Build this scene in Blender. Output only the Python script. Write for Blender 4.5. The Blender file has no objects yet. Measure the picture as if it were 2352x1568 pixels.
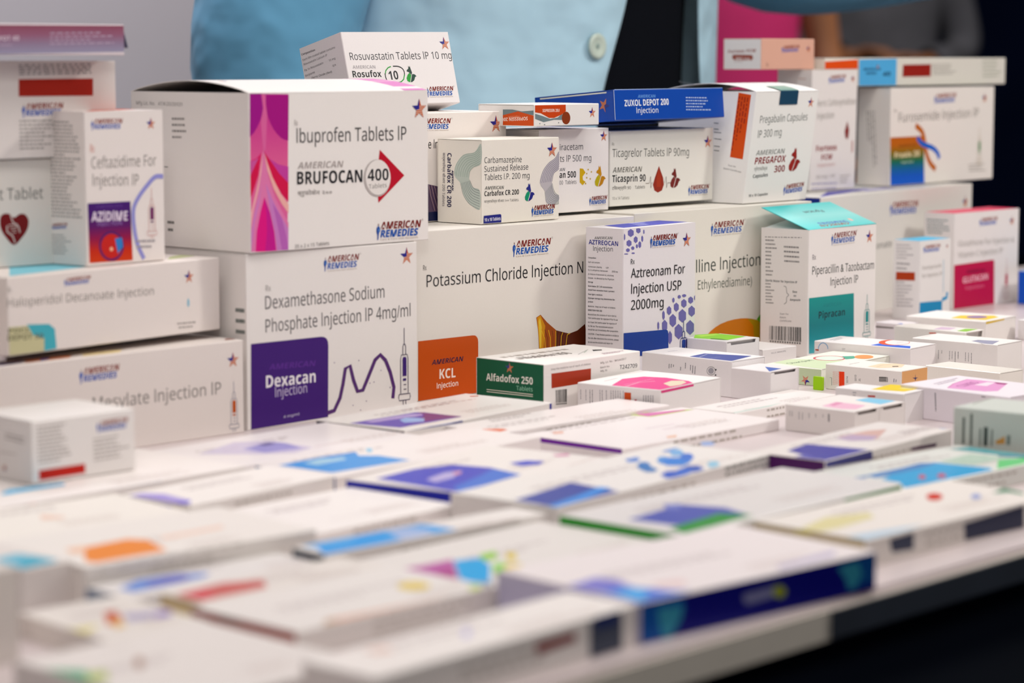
import bpy, bmesh, math, random
from mathutils import Vector, Matrix, Euler
from mathutils.geometry import tessellate_polygon

S = bpy.context.scene
COL = S.collection
# ------------------------------------------------------------------ camera
cam_data = bpy.data.cameras.new('camera'); cam = bpy.data.objects.new('camera', cam_data); COL.objects.link(cam)
cam_data.lens = 85.0; cam_data.sensor_width = 36.0; cam_data.sensor_fit = 'HORIZONTAL'
cam_data.clip_start = .05; cam_data.clip_end = 60
cam.location = (0, 0, 1.12)
cam.rotation_euler = (math.radians(90) - 0.117227, 0, -0.829018)
cam_data.dof.use_dof = True; cam_data.dof.focus_distance = 1.645; cam_data.dof.aperture_fstop = 6.6; cam_data.dof.aperture_blades = 9
S.camera = cam
# ------------------------------------------------------------------ world, exposure
W = bpy.data.worlds.new('hall'); S.world = W; W.use_nodes = True
bg = W.node_tree.nodes['Background']; bg.inputs[0].default_value = (.0021, .0042, .0115, 1); bg.inputs[1].default_value = 1.0
S.view_settings.view_transform = 'Standard'; S.view_settings.look = 'None'; S.view_settings.gamma = 1.0
S.view_settings.exposure = 0.0; S.view_settings.use_curve_mapping = False
# ------------------------------------------------------------------ booth and aisle lamps, added fills
def lamp(name, loc, to, size, energy, col, sy=None):
    d = bpy.data.lights.new(name, 'AREA'); d.shape = 'RECTANGLE'; d.size = size; d.size_y = sy or size; d.energy = energy; d.color = col
    o = bpy.data.objects.new(name, d); COL.objects.link(o); o.location = loc
    o.rotation_euler = (Vector(to) - Vector(loc)).to_track_quat('-Z', 'Y').to_euler()
    return o
lamp('booth_strip_lamp', (1.0, .50, 2.3), (1.15, .95, .9), 2.2, 18.5, (1, .955, .905), .25)
lamp('booth_spot_lamp', (2.3, .1, 2.0), (1.2, 1.0, 1.0), .2, 12, (1, .96, .90))
lamp('aisle_lamp', (-.55, -.55, 2.15), (.9, 1.0, 1.0), .5, 11.5, (1, .96, .93))
lamp('partition_fill', (1.3, 1.95, 2.5), (1.9, 2.6, 1.1), .6, 30, (.98, .96, 1))  # unseen fill, added to brighten the partition wall
lamp('visitor_fill', (4.6, 2.2, 3.4), (5.0, 3.6, 1.1), .8, 90, (1, .95, .9))  # added out of view to lift the visitors from the dark

# ------------------------------------------------------------------ materials (all node based)
def lin(h):
    h = h.lstrip('#'); o = []
    for i in (0, 2, 4):
        c = int(h[i:i+2], 16) / 255
        o.append(c / 12.92 if c <= .04045 else ((c + .055) / 1.055) ** 2.4)
    return o
def mat(name, col=None, rough=.5, attr=False, noise=60, amt=.05, coat=0.0, bump=0.0, spec=.5, sheen=0, weave=0):
    m = bpy.data.materials.new(name); m.use_nodes = True; nt = m.node_tree; b = nt.nodes['Principled BSDF']
    tc = nt.nodes.new('ShaderNodeTexCoord'); n = nt.nodes.new('ShaderNodeTexNoise'); n.inputs['Scale'].default_value = noise; n.inputs['Detail'].default_value = 4
    nt.links.new(tc.outputs['Object'], n.inputs['Vector'])
    r = nt.nodes.new('ShaderNodeMapRange'); r.inputs[3].default_value = 1 - amt; r.inputs[4].default_value = 1 + amt
    nt.links.new(n.outputs[0], r.inputs[0])
    mx = nt.nodes.new('ShaderNodeMix'); mx.data_type = 'RGBA'; mx.blend_type = 'MULTIPLY'; mx.inputs[0].default_value = 1
    if attr:
        a = nt.nodes.new('ShaderNodeAttribute'); a.attribute_name = 'ink'; nt.links.new(a.outputs[0], mx.inputs[6])
    else: mx.inputs[6].default_value = (*lin(col), 1)
    nt.links.new(r.outputs[0], mx.inputs[7]); nt.links.new(mx.outputs[2], b.inputs['Base Color'])
    b.inputs['Roughness'].default_value = rough; b.inputs['Coat Weight'].default_value = coat; b.inputs['Coat Roughness'].default_value = .25
    b.inputs['Specular IOR Level'].default_value = spec
    if sheen: b.inputs['Sheen Weight'].default_value = sheen
    if bump:
        bp = nt.nodes.new('ShaderNodeBump'); bp.inputs['Strength'].default_value = bump; bp.inputs['Distance'].default_value = .002 if not weave else .012
        if weave:
            n2 = nt.nodes.new('ShaderNodeTexNoise'); n2.inputs['Scale'].default_value = weave; nt.links.new(tc.outputs['Object'], n2.inputs['Vector']); nt.links.new(n2.outputs[0], bp.inputs['Height'])
        else: nt.links.new(n.outputs[0], bp.inputs['Height'])
        nt.links.new(bp.outputs[0], b.inputs['Normal'])
    return m
M_CARD = mat('printed_card', attr=True, rough=.45, noise=900, amt=.02, coat=.04, spec=.25)
M_GLOSS = mat('glossy_printed_card', attr=True, rough=.32, noise=900, amt=.02, coat=.10, spec=.3)
M_LAM = mat('white_laminate', '#cdc0c0', .35, noise=40, amt=.03)
M_EDGE = mat('laminate_edge', '#d6cec2', .5, noise=80, amt=.05)
M_SKIRT = mat('dark_counter_panel', '#0a1424', .6, noise=6, amt=.5)
M_SKIRTP = mat('counter_panel_print', '#232b38', .6, noise=30, amt=.3)
M_WALL = mat('booth_partition', '#b3adb2', .6, noise=5, amt=.03)
M_WEDGE = mat('partition_post', '#6f726c', .5, noise=20, amt=.05)
M_DARK = mat('dark_hall', '#16244a', .9, noise=2, amt=.3, spec=.1)
M_FLOOR = mat('dark_carpet', '#10141f', .95, noise=200, amt=.3, spec=.1)
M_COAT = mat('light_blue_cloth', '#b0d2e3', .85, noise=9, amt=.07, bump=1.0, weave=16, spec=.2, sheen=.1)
M_SLEEVE = mat('shaded_coat_cloth', '#5e97b8', .85, noise=9, amt=.07, bump=1.0, weave=16, spec=.2, sheen=.1)  # coat cloth again, its blue darkened to hold the shade on the sleeves
M_BLACK = mat('black_cloth', '#070a12', .9, noise=300, amt=.2, spec=.1)
M_BUTTON = mat('pearly_button', '#c4d2c6', .25, noise=90, amt=.06)
M_THREAD = mat('button_thread', '#8fa8a6', .8)
M_SKIN = mat('brown_skin', '#8a5a3c', .55, noise=40, amt=.06, spec=.3)
M_HAIR = mat('black_hair', '#0c0a0a', .6, noise=200, amt=.3)
M_EYE = mat('eye_white', '#d8d2cc', .3)
M_SHOE = mat('black_leather', '#0c0c10', .4)
M_PINK = mat('magenta_cloth', '#c41f66', .8, noise=20, amt=.1)
M_GREY = mat('grey_printed_cloth', '#4a4a50', .9, noise=7, amt=.8)
M_NAVY = mat('navy_cloth', '#0a1024', .9, noise=60, amt=.2, spec=.1)

# ------------------------------------------------------------------ object helpers
def tag(o, label=None, cat=None, group=None, kind=None):
    for k, v in (('label', label), ('category', cat), ('group', group), ('kind', kind)):
        if v: o[k] = v
    return o
def link(name, me, mats, parent=None):
    o = bpy.data.objects.new(name, me); COL.objects.link(o)
    for m in (mats if isinstance(mats, (list, tuple)) else [mats]): me.materials.append(m)
    if parent: o.parent = parent
    return o
def empty(name, loc, rot=(0, 0, 0)):
    o = bpy.data.objects.new(name, None); COL.objects.link(o); o.location = loc; o.rotation_euler = rot; o.empty_display_size = .02
    return o
def solid(name, m, parts, parent=None, bevel=0.0, loc=None):
    """parts: axis boxes (x0,x1,y0,y1,z0,z1) merged into one mesh"""
    bm = bmesh.new()
    for x0, x1, y0, y1, z0, z1 in parts:
        r = bmesh.ops.create_cube(bm, size=1)
        for v in r['verts']:
            v.co = Vector(((x0+x1)/2 + v.co.x*(x1-x0), (y0+y1)/2 + v.co.y*(y1-y0), (z0+z1)/2 + v.co.z*(z1-z0)))
    if bevel: bmesh.ops.bevel(bm, geom=bm.edges[:], offset=bevel, segments=2, affect='EDGES')
    me = bpy.data.meshes.new(name); bm.to_mesh(me); bm.free()
    o = link(name, me, m, parent)
    if loc: o.location = loc
    return o

# ------------------------------------------------------------------ lettering: outlines of the built-in font, cached per string
GLY = {}
def sans(s, bold):   # plain upright sans letterforms (mathematical sans-serif alphabet); the bar-like l stands in for I
    o = ''
    for c in s:
        if c == 'I': c = 'l'
        if 'A' <= c <= 'Z': o += chr((0x1D5D4 if bold else 0x1D5A0) + ord(c) - 65)
        elif 'a' <= c <= 'z': o += chr((0x1D5EE if bold else 0x1D5BA) + ord(c) - 97)
        elif '0' <= c <= '9': o += chr((0x1D7EC if bold else 0x1D7E2) + ord(c) - 48)
        else: o += c
    return o
def text_tris(s, w):
    k = (s, w)
    if k in GLY: return GLY[k]
    c = bpy.data.curves.new('t', 'FONT'); c.body = sans(s, w >= .015); c.size = 1; c.resolution_u = 2; c.offset = max(0, w - .02) if w >= .015 else w; c.fill_mode = 'FRONT'
    o = bpy.data.objects.new('t', c); COL.objects.link(o)
    me = o.to_mesh(); me.calc_loop_triangles()
    V = [(v.co.x, v.co.y) for v in me.vertices]; T = [tuple(t.vertices) for t in me.loop_triangles]
    o.to_mesh_clear(); bpy.data.objects.remove(o); bpy.data.curves.remove(c)
    if not V: V = [(0, 0), (1, 0), (0, 1)]; T = []
    x0 = min(v[0] for v in V); x1 = max(v[0] for v in V)
    GLY[k] = (V, T, x0, max(x1 - x0, 1e-4)); return GLY[k]
CAPH = max(v[1] for v in text_tris('H', 0)[0])

def ink(h, sat=1.12, dk=.94):
    c = lin(h); l = .25*c[0] + .6*c[1] + .15*c[2]
    return [max(.0015, (l + (v - l)*sat)*dk) for v in c]
PAPER = lin('#e6dfdb')
def smooth(p, closed=False, k=5):
    """Catmull-Rom curve through the points"""
    n = len(p); out = []
    for i in range(n if closed else n-1):
        a, b, c, d = [Vector(p[j % n] if closed else p[max(0, min(n-1, j))]) for j in (i-1, i, i+1, i+2)]
        for s in range(k):
            t = s/k; out.append(tuple(.5*((2*b) + (c-a)*t + (2*a-5*b+4*c-d)*t*t + (3*b-a-3*c+d)*t**3)))
    if not closed: out.append(tuple(p[-1]))
    return out
class Print:
    """collects flat print (polygons, lettering, emblems) of one carton panel; u,v in mm"""
    def __init__(s, place, sat=1.12, dk=.94): s.V = []; s.F = []; s.C = []; s.place = place; s.lay = 0; s.sat = sat; s.dk = dk
    def ink(s, h): return ink(h, s.sat, s.dk)
    def add(s, pts, faces, cols):
        n = len(s.V); s.lay += 1
        for (u, v), c in zip(pts, cols): s.V.append(s.place(u, v, .04 + s.lay * .006)); s.C.append(c)
        for f in faces: s.F.append(tuple(n + i for i in f))
    def poly(s, pts, col):
        c = s.ink(col) if isinstance(col, str) else col
        A = sum(pts[i-1][0]*pts[i][1] - pts[i][0]*pts[i-1][1] for i in range(len(pts)))
        if A < 0: pts = pts[::-1]
        if len(pts) <= 4: fs = [tuple(range(len(pts)))]
        else: fs = tessellate_polygon([[Vector((p[0], p[1], 0)) for p in pts]])
        s.add(pts, fs, [c]*len(pts))
    def quads(s, qs, col):
        c = s.ink(col) if isinstance(col, str) else col
        V = []; F = []
        for q in qs:
            n = len(V); V += q; F.append((n, n+1, n+2, n+3))
        if V: s.add(V, F, [c]*len(V))
    def text(s, col, txt, u, v, L, cap, ang, w=0, sh=0):
        V, T, x0, wd = text_tris(txt, w); a = math.radians(ang); ca, sa = math.cos(a), math.sin(a)
        sx = L / wd; sy = cap / CAPH; c = s.ink(col); P = []
        for x, y in V:
            X = (x - x0) * sx + sh * y * sy; Y = y * sy
            P.append((u + X*ca - Y*sa, v + X*sa + Y*ca))
        s.add(P, T, [c]*len(P))
    def stroke(s, col, w, pts):
        q = []; n = len(pts); h = w/2
        def off(i):
            d = Vector(pts[min(i+1, n-1)]) - Vector(pts[max(i-1, 0)])
            if d.length < 1e-6: d = Vector((1, 0))
            d.normalize(); return Vector((-d.y, d.x))*h
        for i in range(n-1):
            a, b = Vector(pts[i]), Vector(pts[i+1]); oa, ob = off(i), off(i+1)
            q.append([tuple(a-oa), tuple(b-ob), tuple(b+ob), tuple(a+oa)])
        s.quads(q, col)
    def star(s, dim, u, v, h, ang):
        R = h*.53; a0 = math.radians(ang)
        def pt(r, t): return (r*math.sin(t)*.98, r*math.cos(t))
        k = [pt(R if i % 2 == 0 else R*.4, math.pi/5*i) for i in range(10)]   # 0 top, clockwise
        def X(p): return (u + p[0]*math.cos(a0) - p[1]*math.sin(a0), v + p[0]*math.sin(a0) + p[1]*math.cos(a0))
        red = '#c0603a' if not dim else '#c07a5c'
        s.poly([X(p) for p in (k[0], k[1], k[2], k[3], k[4], k[5], k[6], k[7], (0, 0))], red)
        s.poly([X(p) for p in (k[0], (0, 0), k[7], k[8], k[9])], '#2b2a86' if not dim else '#40407e')
        if not dim and h > 4:
            qs = []; n = 7
            ring = k
            for i in range(n):
                y = R*.22 - i*R*.17; ys = []
                for j in range(10):
                    p, q = ring[j], ring[(j+1) % 10]
                    if (p[1]-y)*(q[1]-y) < 0: ys.append(p[0] + (y-p[1])/(q[1]-p[1])*(q[0]-p[0]))
                ys.sort()
                for m in range(0, len(ys)-1, 2):
                    a, b = ys[m], ys[m+1]
                    if y > -.05*R: a = max(a, 0)
                    if b > a + .02*R: qs.append([X((a, y)), X((b, y)), X((b, y+R*.05)), X((a, y+R*.05))])
            s.quads(qs, '#e9d3c6')
    def fox(s, cols, u, v, h):
        def X(l): return [(u + x*h*.95, v + y*h) for x, y in l]
        s.poly(X([(-.08, .62), (-.22, .66), (-.2, .74), (-.05, .83), (-.03, 1.0), (.04, .9), (.1, 1.0), (.14, .8), (.2, .58), (.12, .44), (.02, .56)]), cols[0])
        s.poly(X([(-.02, .58), (-.2, .45), (-.33, .25), (-.3, .08), (-.14, 0), (-.02, .05), (.1, .2), (.12, .4)]), cols[1])
        s.poly(X([(-.06, 0), (.1, .02), (.28, .12), (.4, .32), (.52, .36), (.4, .47), (.22, .5), (.08, .38), (.02, .2)]), cols[2])
        s.poly(X([(-.08, .02), (-.04, .02), (.06, .22), (.14, .42), (.1, .42), (.02, .24)]), PAPER)
    def logo(s, dim, u, v, L, h, ang):
        a = math.radians(ang); ca, sa = math.cos(a), math.sin(a)
        def X(l): return [(u + x*ca*h - y*h*sa, v + x*sa*h + y*h*ca) for x, y in l]
        p = X([(0, .54)])[0]
        s.text('#7a2420' if not dim else '#8a3c34', 'AMERICAN', p[0], p[1], L*1.03, h*.46, ang, .035, .2)
        s.text('#2355a8' if not dim else '#3f5cae', 'REMEDIES', u, v, L*.96, h*.46, ang, .035, .2)
        if not dim:
            p = X([(0, -.2)])[0]; s.text('#a39080', 'Care & Cure with Research', p[0], p[1], L*.97, h*.11, ang)
            p = X([(L/h*1.07, .92)])[0]; s.text('#9a9490', '©', p[0], p[1], h*.16, h*.16, ang)
        s.poly(X([(-.2, .78), (-.16, .74), (-.13, .8), (-.14, .9), (-.18, .92), (-.21, .86)]), '#6a3a30')
        s.poly(X([(-.21, .74), (-.13, .74), (-.04, .6), (-.02, .42), (-.13, .3), (-.16, .1), (-.21, -.16), (-.28, -.16), (-.27, .15), (-.36, .38), (-.34, .62)]), '#2a4f9e' if not dim else '#4a5fae')
        s.poly(X([(-.16, .58), (-.07, .5), (-.12, .36), (-.17, .42)]), '#6fa3d8' if not dim else '#7f98cc')
    def lines(s, col, q, n, fill, sd, th):
        rnd = random.Random(sd*7+n); a, b, c = [Vector(q[i:i+2]) for i in (0, 2, 4)]
        d = b - a; st = (c - a)/max(n-1, 1); L = d.length; nd = Vector((-d.y, d.x))/max(L, 1e-6)
        pitch = st.length if n > 1 else L*.12
        hh = max(.35, th*.2) if th > 1 else .6
        if n > 1: hh = max(pitch*th*.85, .15)
        qs = []
        for i in range(n):
            o = a + st*i; end = L*(1 if fill >= 1 else rnd.uniform(max(.25, fill-.35), 1)); x = 0
            while x < end - .02*L:
                w = rnd.uniform(.06, .16)*L*(.6 if L > 25 else 1); w = min(w, end - x)
                p = o + d*(x/L); r = o + d*((x+w)/L)
                qs.append([tuple(p), tuple(r), tuple(r + nd*hh), tuple(p + nd*hh)]); x += w + .025*L
        s.quads(qs, col)
    def bars(s, col, q, sd):
        rnd = random.Random(sd); p = [Vector(q[i:i+2]) for i in (0, 2, 4, 6)]; x = 0; qs = []
        while x < .98:
            w = rnd.choice((.012, .012, .022, .034)); y0 = .0; y1 = .86
            def at(t, y): return tuple((p[0]*(1-t) + p[1]*t)*(1-y) + (p[3]*(1-t) + p[2]*t)*y)
            qs.append([at(x, y1), at(min(x+w, 1), y1), at(min(x+w, 1), y0), at(x, y0)]); x += w + rnd.choice((.012, .018, .03))
        s.quads(qs, col)
        for i in range(13):
            t = .02 + i*.075; qq = [at(t, 1), at(t+.045, 1), at(t+.045, .9), at(t, .9)]
            s.quads([qq], '#5c5b58')
    def syringe(s, cols, u, v, H, w):
        l = max(w*.07, .22); A = cols[1]
        P = lambda x, y: (u + x*w, v + y*H)
        s.stroke(A, l, [P(0, 1), P(0, .78)])
        s.stroke(A, l, [P(-.16, .66), P(-.16, .76), P(-.08, .79), P(.08, .79), P(.16, .76), P(.16, .66)])
        s.stroke(A, l, [P(-.42, .16), P(-.42, .6), P(-.34, .655), P(.34, .655), P(.42, .6), P(.42, .16)])
        s.poly([P(-.2, .38), P(.24, .38), P(.24, .6), P(.16, .625), P(-.14, .625), P(-.2, .6)], cols[0])
        s.poly([P(-.17, .32), P(.2, .32), P(.2, .35), P(-.17, .35)], cols[0])
        for y in (.27, .21): s.stroke(A, l, [P(-.1, y), P(.2, y)])
        s.stroke(A, l, [P(-.62, .15), P(.62, .15), P(.66, .11), P(.6, .07), P(-.6, .07), P(-.66, .11), P(-.62, .15)])
        for x in (-.15, .15): s.stroke(A, l, [P(x, .07), P(x, 0)])
    def item(s, it):
        t = it[0]
        if t == 'P': q = it[3]; s.poly([(q[i], q[i+1]) for i in range(0, len(q), 2)], it[2])
        elif t == 'Q': q = it[3]; s.poly(smooth([(q[i], q[i+1]) for i in range(0, len(q), 2)], True, 4), it[2])
        elif t == 'G':
            cs = [s.ink(c) for c in it[2]]; q = [Vector(it[3][i:i+2]) for i in (0, 2, 4, 6)]; n = len(cs); V = []; C = []; F = []
            for i, c in enumerate(cs):
                k = i/(n-1); V += [tuple(q[0].lerp(q[3], k)), tuple(q[1].lerp(q[2], k))]; C += [c, c]
                if i: F.append((2*i, 2*i+1, 2*i-1, 2*i-2))
            s.add(V, F, C)
        elif t == 'T': s.text(it[2], *it[3:])
        elif t == 'O': s.logo(*it[2:])
        elif t == 'S': s.star(*it[2:])
        elif t == 'X': s.fox(*it[2:])
        elif t == 'N': s.lines(*it[2:])
        elif t == 'K': q = it[4]; pp = [(q[i], q[i+1]) for i in range(0, len(q), 2)]; s.stroke(it[2], it[3], smooth(pp) if len(pp) > 4 and len(it) == 5 else pp)
        elif t == 'B': s.bars(*it[2:])
        elif t == 'Y': s.syringe(*it[2:])

def carton(name, label, loc, rot, w, d, h, sh, flap, base, art, opt):
    """folded card carton: sleeve + the tucked end panel(s); origin = front left bottom corner; w,d,h in mm"""
    root = empty(name, loc, rot); tag(root, label, opt.get('cat', 'medicine box'), opt.get('group'))
    bul = opt.get('bulge', 0); lift = opt.get('lift', 0); slot = opt.get('slot', 0)
    bc = lin(base)
    def zo(y):
        if bul: return bul*math.sin(math.pi*min(max(y/d, 0), 1))**.8
        if lift: return lift*min(max(y/d, 0), 1)
        return 0
    def fin(p): return ((p[0] + sh*p[2])*.001, p[1]*.001, p[2]*.001)
    place = {'F': lambda u, v, o: fin((u, -o, v)), 'L': lambda u, v, o: fin((-o, d-u, v)),
             'T': lambda u, v, o: fin((u, v, h + zo(v) + o)), 'R': lambda u, v, o: fin((w+o, u, v))}
    # frames: cross-section (a,b), axis c from the closed end to the open end
    def frame(f):
        if f == 'T': return (w, d, h, lambda a, b, c: (a, b, c))
        if f == 'L': return (d, h, w, lambda a, b, c: (w-c, a, b))
        if f == 'R': return (d, h, w, lambda a, b, c: (c, a, b))
        return (w, h, d, lambda a, b, c: (a, d-c, b))
    A, B, Cc, mp = frame(flap); ch = .45; wall = .55; rec = min(2.5, Cc*.1)
    def ring(ins, c, chm):
        x0, x1, y0, y1 = ins, A-ins, ins, B-ins
        return [(x0+chm, y0, c), (x1-chm, y0, c), (x1, y0+chm, c), (x1, y1-chm, c), (x1-chm, y1, c), (x0+chm, y1, c), (x0, y1-chm, c), (x0, y0+chm, c)]
    V = []; F = []
    rings = [ring(ch, 0, .05), ring(0, ch, ch), ring(0, Cc, ch), ring(wall, Cc, .1), ring(wall, Cc-rec, .1)]
    for r in rings: V += [fin(mp(*p)) for p in r]
    F.append(tuple(range(8))[::-1])
    for k in range(4):
        for i in range(8): F.append((k*8+i, k*8+(i+1) % 8, k*8+8+(i+1) % 8, k*8+8+i))
    F.append(tuple(range(32, 40)))
    C = [bc]*len(V)
    sl = {f: Print(place[f], *((1.4, .86) if name.startswith('flat') else (1.12, .94))) for f in 'FLTR'}
    for it in art: sl[it[1]].item(it)
    fl = sl.pop(flap)
    gl = M_GLOSS if opt.get('gloss') else M_CARD
    def emit(nm, V, F, C, prints):
        for p in prints:
            n = len(V); V = V + p.V; F = F + [tuple(n+i for i in f) for f in p.F]; C = C + p.C
        me = bpy.data.meshes.new(nm); me.from_pydata(V, [], F)
        at = me.color_attributes.new('ink', 'FLOAT_COLOR', 'POINT')
        at.data.foreach_set('color', [x for c in C for x in (c[0], c[1], c[2], 1.0)])
        me.update(); return link(nm, me, gl, root)
    emit('sleeve', V, F, C, sl.values())
    # the tucked panel
    g = .75; V = []; F = []
    nm = 'lid' if flap == 'T' else 'end_flap'
    if flap == 'T' and (bul or lift):
        n = 14; t = .45
        for i in range(n+1):
            y = d*i/n
            for x in (.2, w-.2): V.append(fin((x, y, h+zo(y)-.02))); V.append(fin((x, y, h+zo(y)-t)))
        for i in range(n):
            a = i*4; b = a+4
            F += [(a, a+2, b+2, b), (a+1, b+1, b+3, a+3), (a, b, b+1, a+1), (a+2, a+3, b+3, b+2)]
        F += [(0, 1, 3, 2), (n*4, n*4+2, n*4+3, n*4+1)]
    else:
        a0, a1, b0, b1 = g, A-g, g*.4, B-g-slot
        if opt.get('proud'): c0, c1 = Cc-.5, Cc+.35
        else: c0, c1 = Cc-.55, Cc-.06
        pl = [(a0, b0), (a1, b0), (a1, b1), (a0, b1)]
        if slot: pl = [(a0, b0), (a1, b0), (a1, B-.2), (a1-A*.08, B-.2), (a1-A*.1, b1), (a0+A*.12, b1), (a0+A*.1, B-slot*.6), (a0, B-slot*.6)]
        n = len(pl)
        V = [fin(mp(x, y, c0)) for x, y in pl] + [fin(mp(x, y, c1)) for x, y in pl]
        F = [tuple(range(n))[::-1], tuple(range(n, 2*n))] + [(i, (i+1) % n, n+(i+1) % n, n+i) for i in range(n)]
    o = emit(nm, V, F, [lin(opt.get('fcol', base))]*len(V), [fl])
    if lift:   # dust flap standing half open under the raised lid
        V = [fin(p) for p in ((.6, 1, h-.5), (.6, d-1, h-.5), (w*.3, d-3, h+lift*.28), (w*.3, 4, h+lift*.05), (.6, 1, h-1), (.6, d-1, h-1), (w*.3, d-3, h+lift*.28-.45), (w*.3, 4, h+lift*.05-.45))]
        emit('dust_flap', V, [(0, 3, 2, 1), (4, 5, 6, 7), (0, 1, 5, 4), (1, 2, 6, 5), (2, 3, 7, 6), (3, 0, 4, 7)], [bc]*8, [])
    if opt.get('hang'):   # an end flap hanging open from the top edge of the right end
        l_ = opt['hang']; V = [fin(p) for p in ((w-.3, 1.5, h-.2), (w-.3, d-1.5, h-.2), (w+4, d-2, h-l_), (w+4, 2, h-l_), (w-.7, 1.5, h-.4), (w-.7, d-1.5, h-.4), (w+3.6, d-2, h-l_-.1), (w+3.6, 2, h-l_-.1))]
        h_ = emit('hanging_flap', V, [(0, 3, 2, 1), (4, 5, 6, 7), (0, 1, 5, 4), (1, 2, 6, 5), (2, 3, 7, 6), (3, 0, 4, 7)], [lin('#4a4a66')]*8, []); h_['label'] = 'dark open end flap'
    if opt.get('seal'):   # foil tamper seal folded over the lid's front edge
        x0, x1, l1, l2 = opt['seal']; V = []; F = []
        path = [(14, zo(14)+.5), (7, zo(7)+.6), (0.2, .7), (-.35, .2), (-.4, -l2)]
        for y, z in path:
            for x in (x0, x1): V.append(fin((x + (3 if y > 5 else 0)*0, y, h+z)))
        F = [(2*i, 2*i+1, 2*i+3, 2*i+2) for i in range(len(path)-1)]
        C = [lin('#8fa898')]*4 + [lin('#5f8a80')]*2 + [lin('#123d58')]*4
        s_ = emit('seal', V, F, C, []); s_['label'] = 'dark teal tamper seal'
        m_ = s_.modifiers.new('thick', 'SOLIDIFY'); m_.thickness = .00012
    return root

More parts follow.
